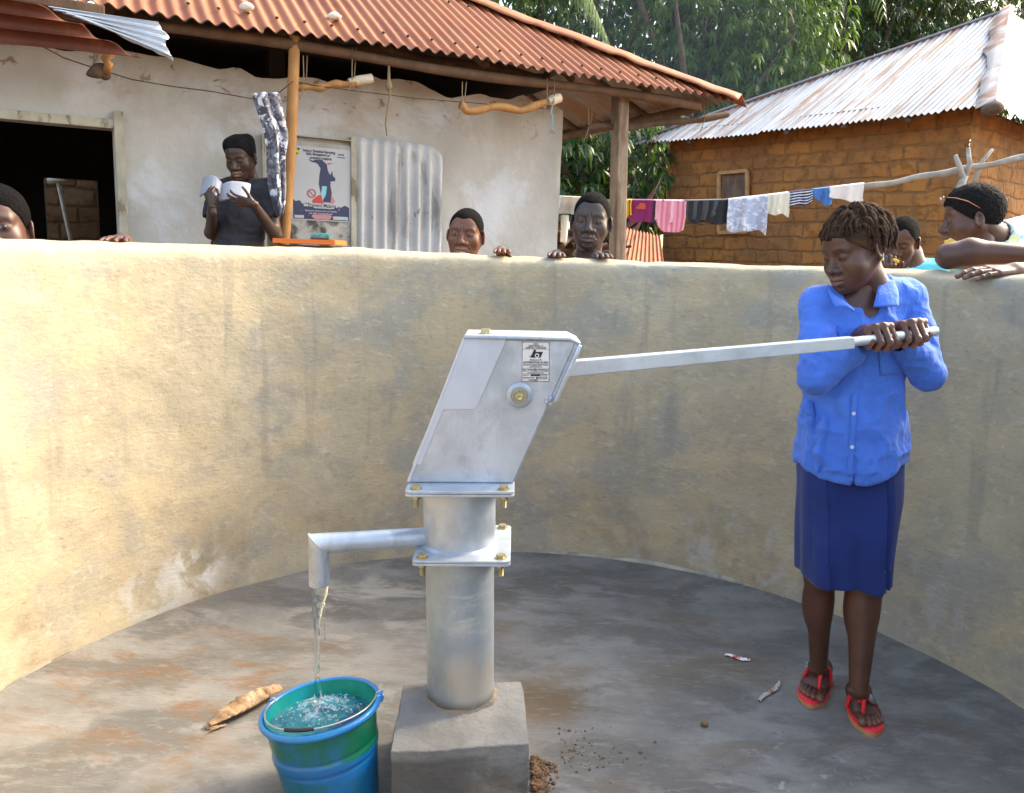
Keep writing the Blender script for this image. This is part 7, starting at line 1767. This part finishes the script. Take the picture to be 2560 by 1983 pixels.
def tree(name, label, base, blobs, dens, m, ll=.24, lw=.055, nl=12, seed=1, droop=1.0, trunk_r=.3, cat='tree', fill=.35, trunkpt=None):
    r = np.random.default_rng(seed); T = thing(name, label, cat, (base[0], base[1], -.2), group='trees behind the houses')
    cs, ds = [], []
    for (x, y, Y, rx, rz, ry) in blobs:
        c = py(x, y, Y); R3 = V3(rx, ry, rz); n = int(dens * (rx * rz + rx * ry + ry * rz) * 4)
        q = r.normal(size=(n, 3)); q /= np.linalg.norm(q, axis=1)[:, None]; rad_ = np.where(r.uniform(size=n) < fill + .1, r.uniform(.3, .95, n), r.uniform(.86, 1.05, n))
        lump = 1 + .22 * vnoise(q, 2.3, seed) + .10 * vnoise(q, 6, seed + 1)
        hole = vnoise(q, 3.5, seed + 2) + .5 * vnoise(q, 9, seed + 3); keep = hole > -.50
        P = c + q * R3 * (rad_ * lump)[:, None]; keep &= P[:, 2] > .4
        cs.append(P[keep]); ds.append((q * R3 / R3.max())[keep])
    cs = np.concatenate(cs); ds = np.concatenate(ds)
    V, Fc, ti = rosettes(cs, ds, nl, ll, lw, droop, r, seed); fastmesh('crown', V, Fc, ti, m, T)
    g = MB(); cc = py(blobs[0][0], blobs[0][1], blobs[0][2]); b = V3(base[0], base[1], -.2)
    fork = b + (cc - b) * .45; fork[2] = max(1.6, fork[2] * .8)
    g.tube([b, b + V3(.05, 0, .5), fork], [trunk_r * 1.4, trunk_r, trunk_r * .7], 12)
    for (x, y, Y, rx, rz, ry) in blobs:
        c = py(x, y, Y)
        for j in range(4):
            e = c + r.normal(size=3) * V3(rx, ry, rz) * .45; mid = (fork + e) / 2 + r.normal(size=3) * .25
            g.tube([fork, mid, e], [trunk_r * .5, trunk_r * .3, trunk_r * .08], 7)
    build('trunk', g, m_bark, T, smooth=True); return T
mA = leafmat('mango_leaf', (.012, .042, .016), (.036, .085, .022)); mB = leafmat('sunlit_mango_leaf', (.024, .080, .016), (.10, .17, .026), .35); mC = leafmat('shaded_leaf', (.009, .030, .018), (.022, .058, .026), .2)  # bright and deep copies put the crowns' sun and shade into leaf colour
tree('mango_tree', 'large mango tree with sunlit yellow-green crown above the gap between the houses', (3.6, 19.5), [(1850, 170, 18, 1.75, 2.2, 1.7), (1930, 60, 18, 1.5, 1.5, 1.5), (1740, 60, 18.5, 1.6, 1.8, 1.6), (1860, 330, 18.5, 1.5, 1.3, 1.4), (1990, 230, 17.5, .8, 1.3, .9), (1790, -120, 18, 2.2, 1.6, 2)], 11, mB, seed=3)
tree('mango_tree', 'dark mango tree directly behind the rusty roof hip', (1.2, 21), [(1560, 130, 20, 2.2, 2.4, 2), (1380, 20, 20, 2.2, 2.2, 2), (1650, 280, 19.5, 1.6, 1.6, 1.5), (1250, -60, 20, 2.2, 2, 2), (1600, -120, 20, 2.4, 1.8, 2)], 9, mA, seed=5)
tree('mango_tree', 'dark green tree rising behind the galvanised roof', (8.5, 23), [(2180, 120, 22, 2.2, 3.2, 2), (2330, 20, 22, 2.6, 2.4, 2), (2120, 300, 22, 1.6, 2.0, 1.6), (2480, -40, 22, 2.6, 2, 2), (2250, -160, 22, 3, 1.8, 2)], 8, mC, seed=8)
tree('mango_tree', 'low dark mango foliage under the rusty roof corner, between the two houses', (1.9, 14.5), [(1480, 400, 13.5, 1.3, 1.15, 1.2), (1600, 380, 13.8, 1.0, 1.0, 1.0), (1420, 520, 13.2, .9, .7, .9), (1560, 500, 13.6, .8, .55, .8), (1380, 330, 14, 1.2, 1.2, 1.2)], 10, mA, ll=.26, seed=11, trunk_r=.18)
tree('mango_tree', 'tall shadowed tree far behind the gap between the houses', (4.2, 29), [(1720, 260, 27, 3.4, 4.5, 3), (1500, 180, 28, 3.2, 5, 3), (2050, 220, 28, 3.6, 5, 3), (1250, 60, 28, 3.4, 4, 3), (1400, 380, 27, 3, 3, 2.5), (1900, 0, 28, 3.6, 3, 3)], 4.6, mC, ll=.36, lw=.10, nl=10, seed=13)
tree('mango_tree', 'shadowed tree far back behind the galvanised roof apex', (12, 30), [(2300, 130, 28, 3.6, 5, 3), (2560, 50, 28, 3.6, 5, 3), (2150, 0, 28, 3, 3, 3)], 4.6, mC, ll=.36, lw=.10, nl=10, seed=14)
# palm fronds hanging into the top of the picture
m_palm = leafmat('palm_leaf', (.10, .15, .05), (.26, .30, .14), .4)
def palm(label, crown, fronds, seed, base):
    r = np.random.default_rng(seed); T = thing('palm_tree', label, 'palm tree', (base[0], base[1], -.2), group='trees behind the houses')
    for ends in fronds:
        c = V3(*crown); e = V3(*ends); mid = (c + e) / 2 + V3(0, 0, .9); t = np.linspace(0, 1, 46)[:, None]
        rib = (1 - t) ** 2 * c + 2 * t * (1 - t) * mid + t ** 2 * e; d = np.gradient(rib, axis=0); d /= np.linalg.norm(d, axis=1)[:, None]
        V = []; Fc = []; k = 0
        for i in range(4, 46):
            for s_ in (-1, 1):
                for q in range(2):
                    sd = np.cross(d[i], V3(0, 0, 1)); sd = unit(sd) * s_; L = .75 * math.sin(math.pi * (.12 + .8 * i / 46)) * r.uniform(.85, 1.1)
                    a = rib[i] + d[i] * q * .04; tip = a + sd * L * .45 + d[i] * L * .45 - V3(0, 0, L * .85); m_ = (a + tip) / 2 + V3(0, 0, L * .22); w_ = d[i] * .018
                    V += [a - w_, a + w_, m_ - w_, m_ + w_, tip - w_ * .2, tip + w_ * .2]; Fc += [[k, k + 1, k + 3, k + 2], [k + 2, k + 3, k + 5, k + 4]]; k += 6
        fastmesh('frond', np.array(V), np.array(Fc), np.clip(r.uniform(0, 1, len(V)), .01, 1), m_palm, T)
    g = MB(); g.tube([V3(base[0], base[1], -.2), V3(base[0] * .98, base[1], 2.5), V3(*crown)], [.16, .13, .12], 12); build('trunk', g, m_bark, T, smooth=True)
cr = py(1190, -430, 15); palm('palm with long drooping grey-green frond over the rusty roof', cr, [py(1515, 85, 13.6), py(1085, 25, 14), py(1300, -60, 13.8), py(1560, -250, 15), py(1050, -500, 15.5), py(1420, -560, 15)], 3, (cr[0] - 1.2, cr[1] + .3))
cr = py(2080, -460, 21); palm('palm with pale frond tips at the top of the picture above the galvanised roof', cr, [py(2210, 30, 17.5), py(2100, 0, 18), py(2420, -60, 19), py(1900, -150, 21), py(2300, -700, 21)], 4, (cr[0] - .8, cr[1] + .6))

# ================================================================ smoke drifting in front of the trees
hz = bpy.data.materials.new('smoke'); hz.use_nodes = True; ht = hz.node_tree; ht.nodes.clear()
ho = ht.nodes.new('ShaderNodeOutputMaterial'); hv = ht.nodes.new('ShaderNodeVolumePrincipled')
hv.inputs['Color'].default_value = (.55, .75, 1.0, 1); hv.inputs['Density'].default_value = .012
ht.links.new(hv.outputs[0], ho.inputs['Volume'])
g = MB(); g.sphere(py(1700, 230, 13.6), (2.6, 1.3, 2.6), 24, 16); hb = build('smoke', g, hz, smooth=True); hb['kind'] = 'stuff'; hb['label'] = 'faint blue wood smoke drifting in front of the trees'
C.cycles.volume_step_rate = 4; C.cycles.volume_bounces = 0; C.cycles.volume_max_steps = 64
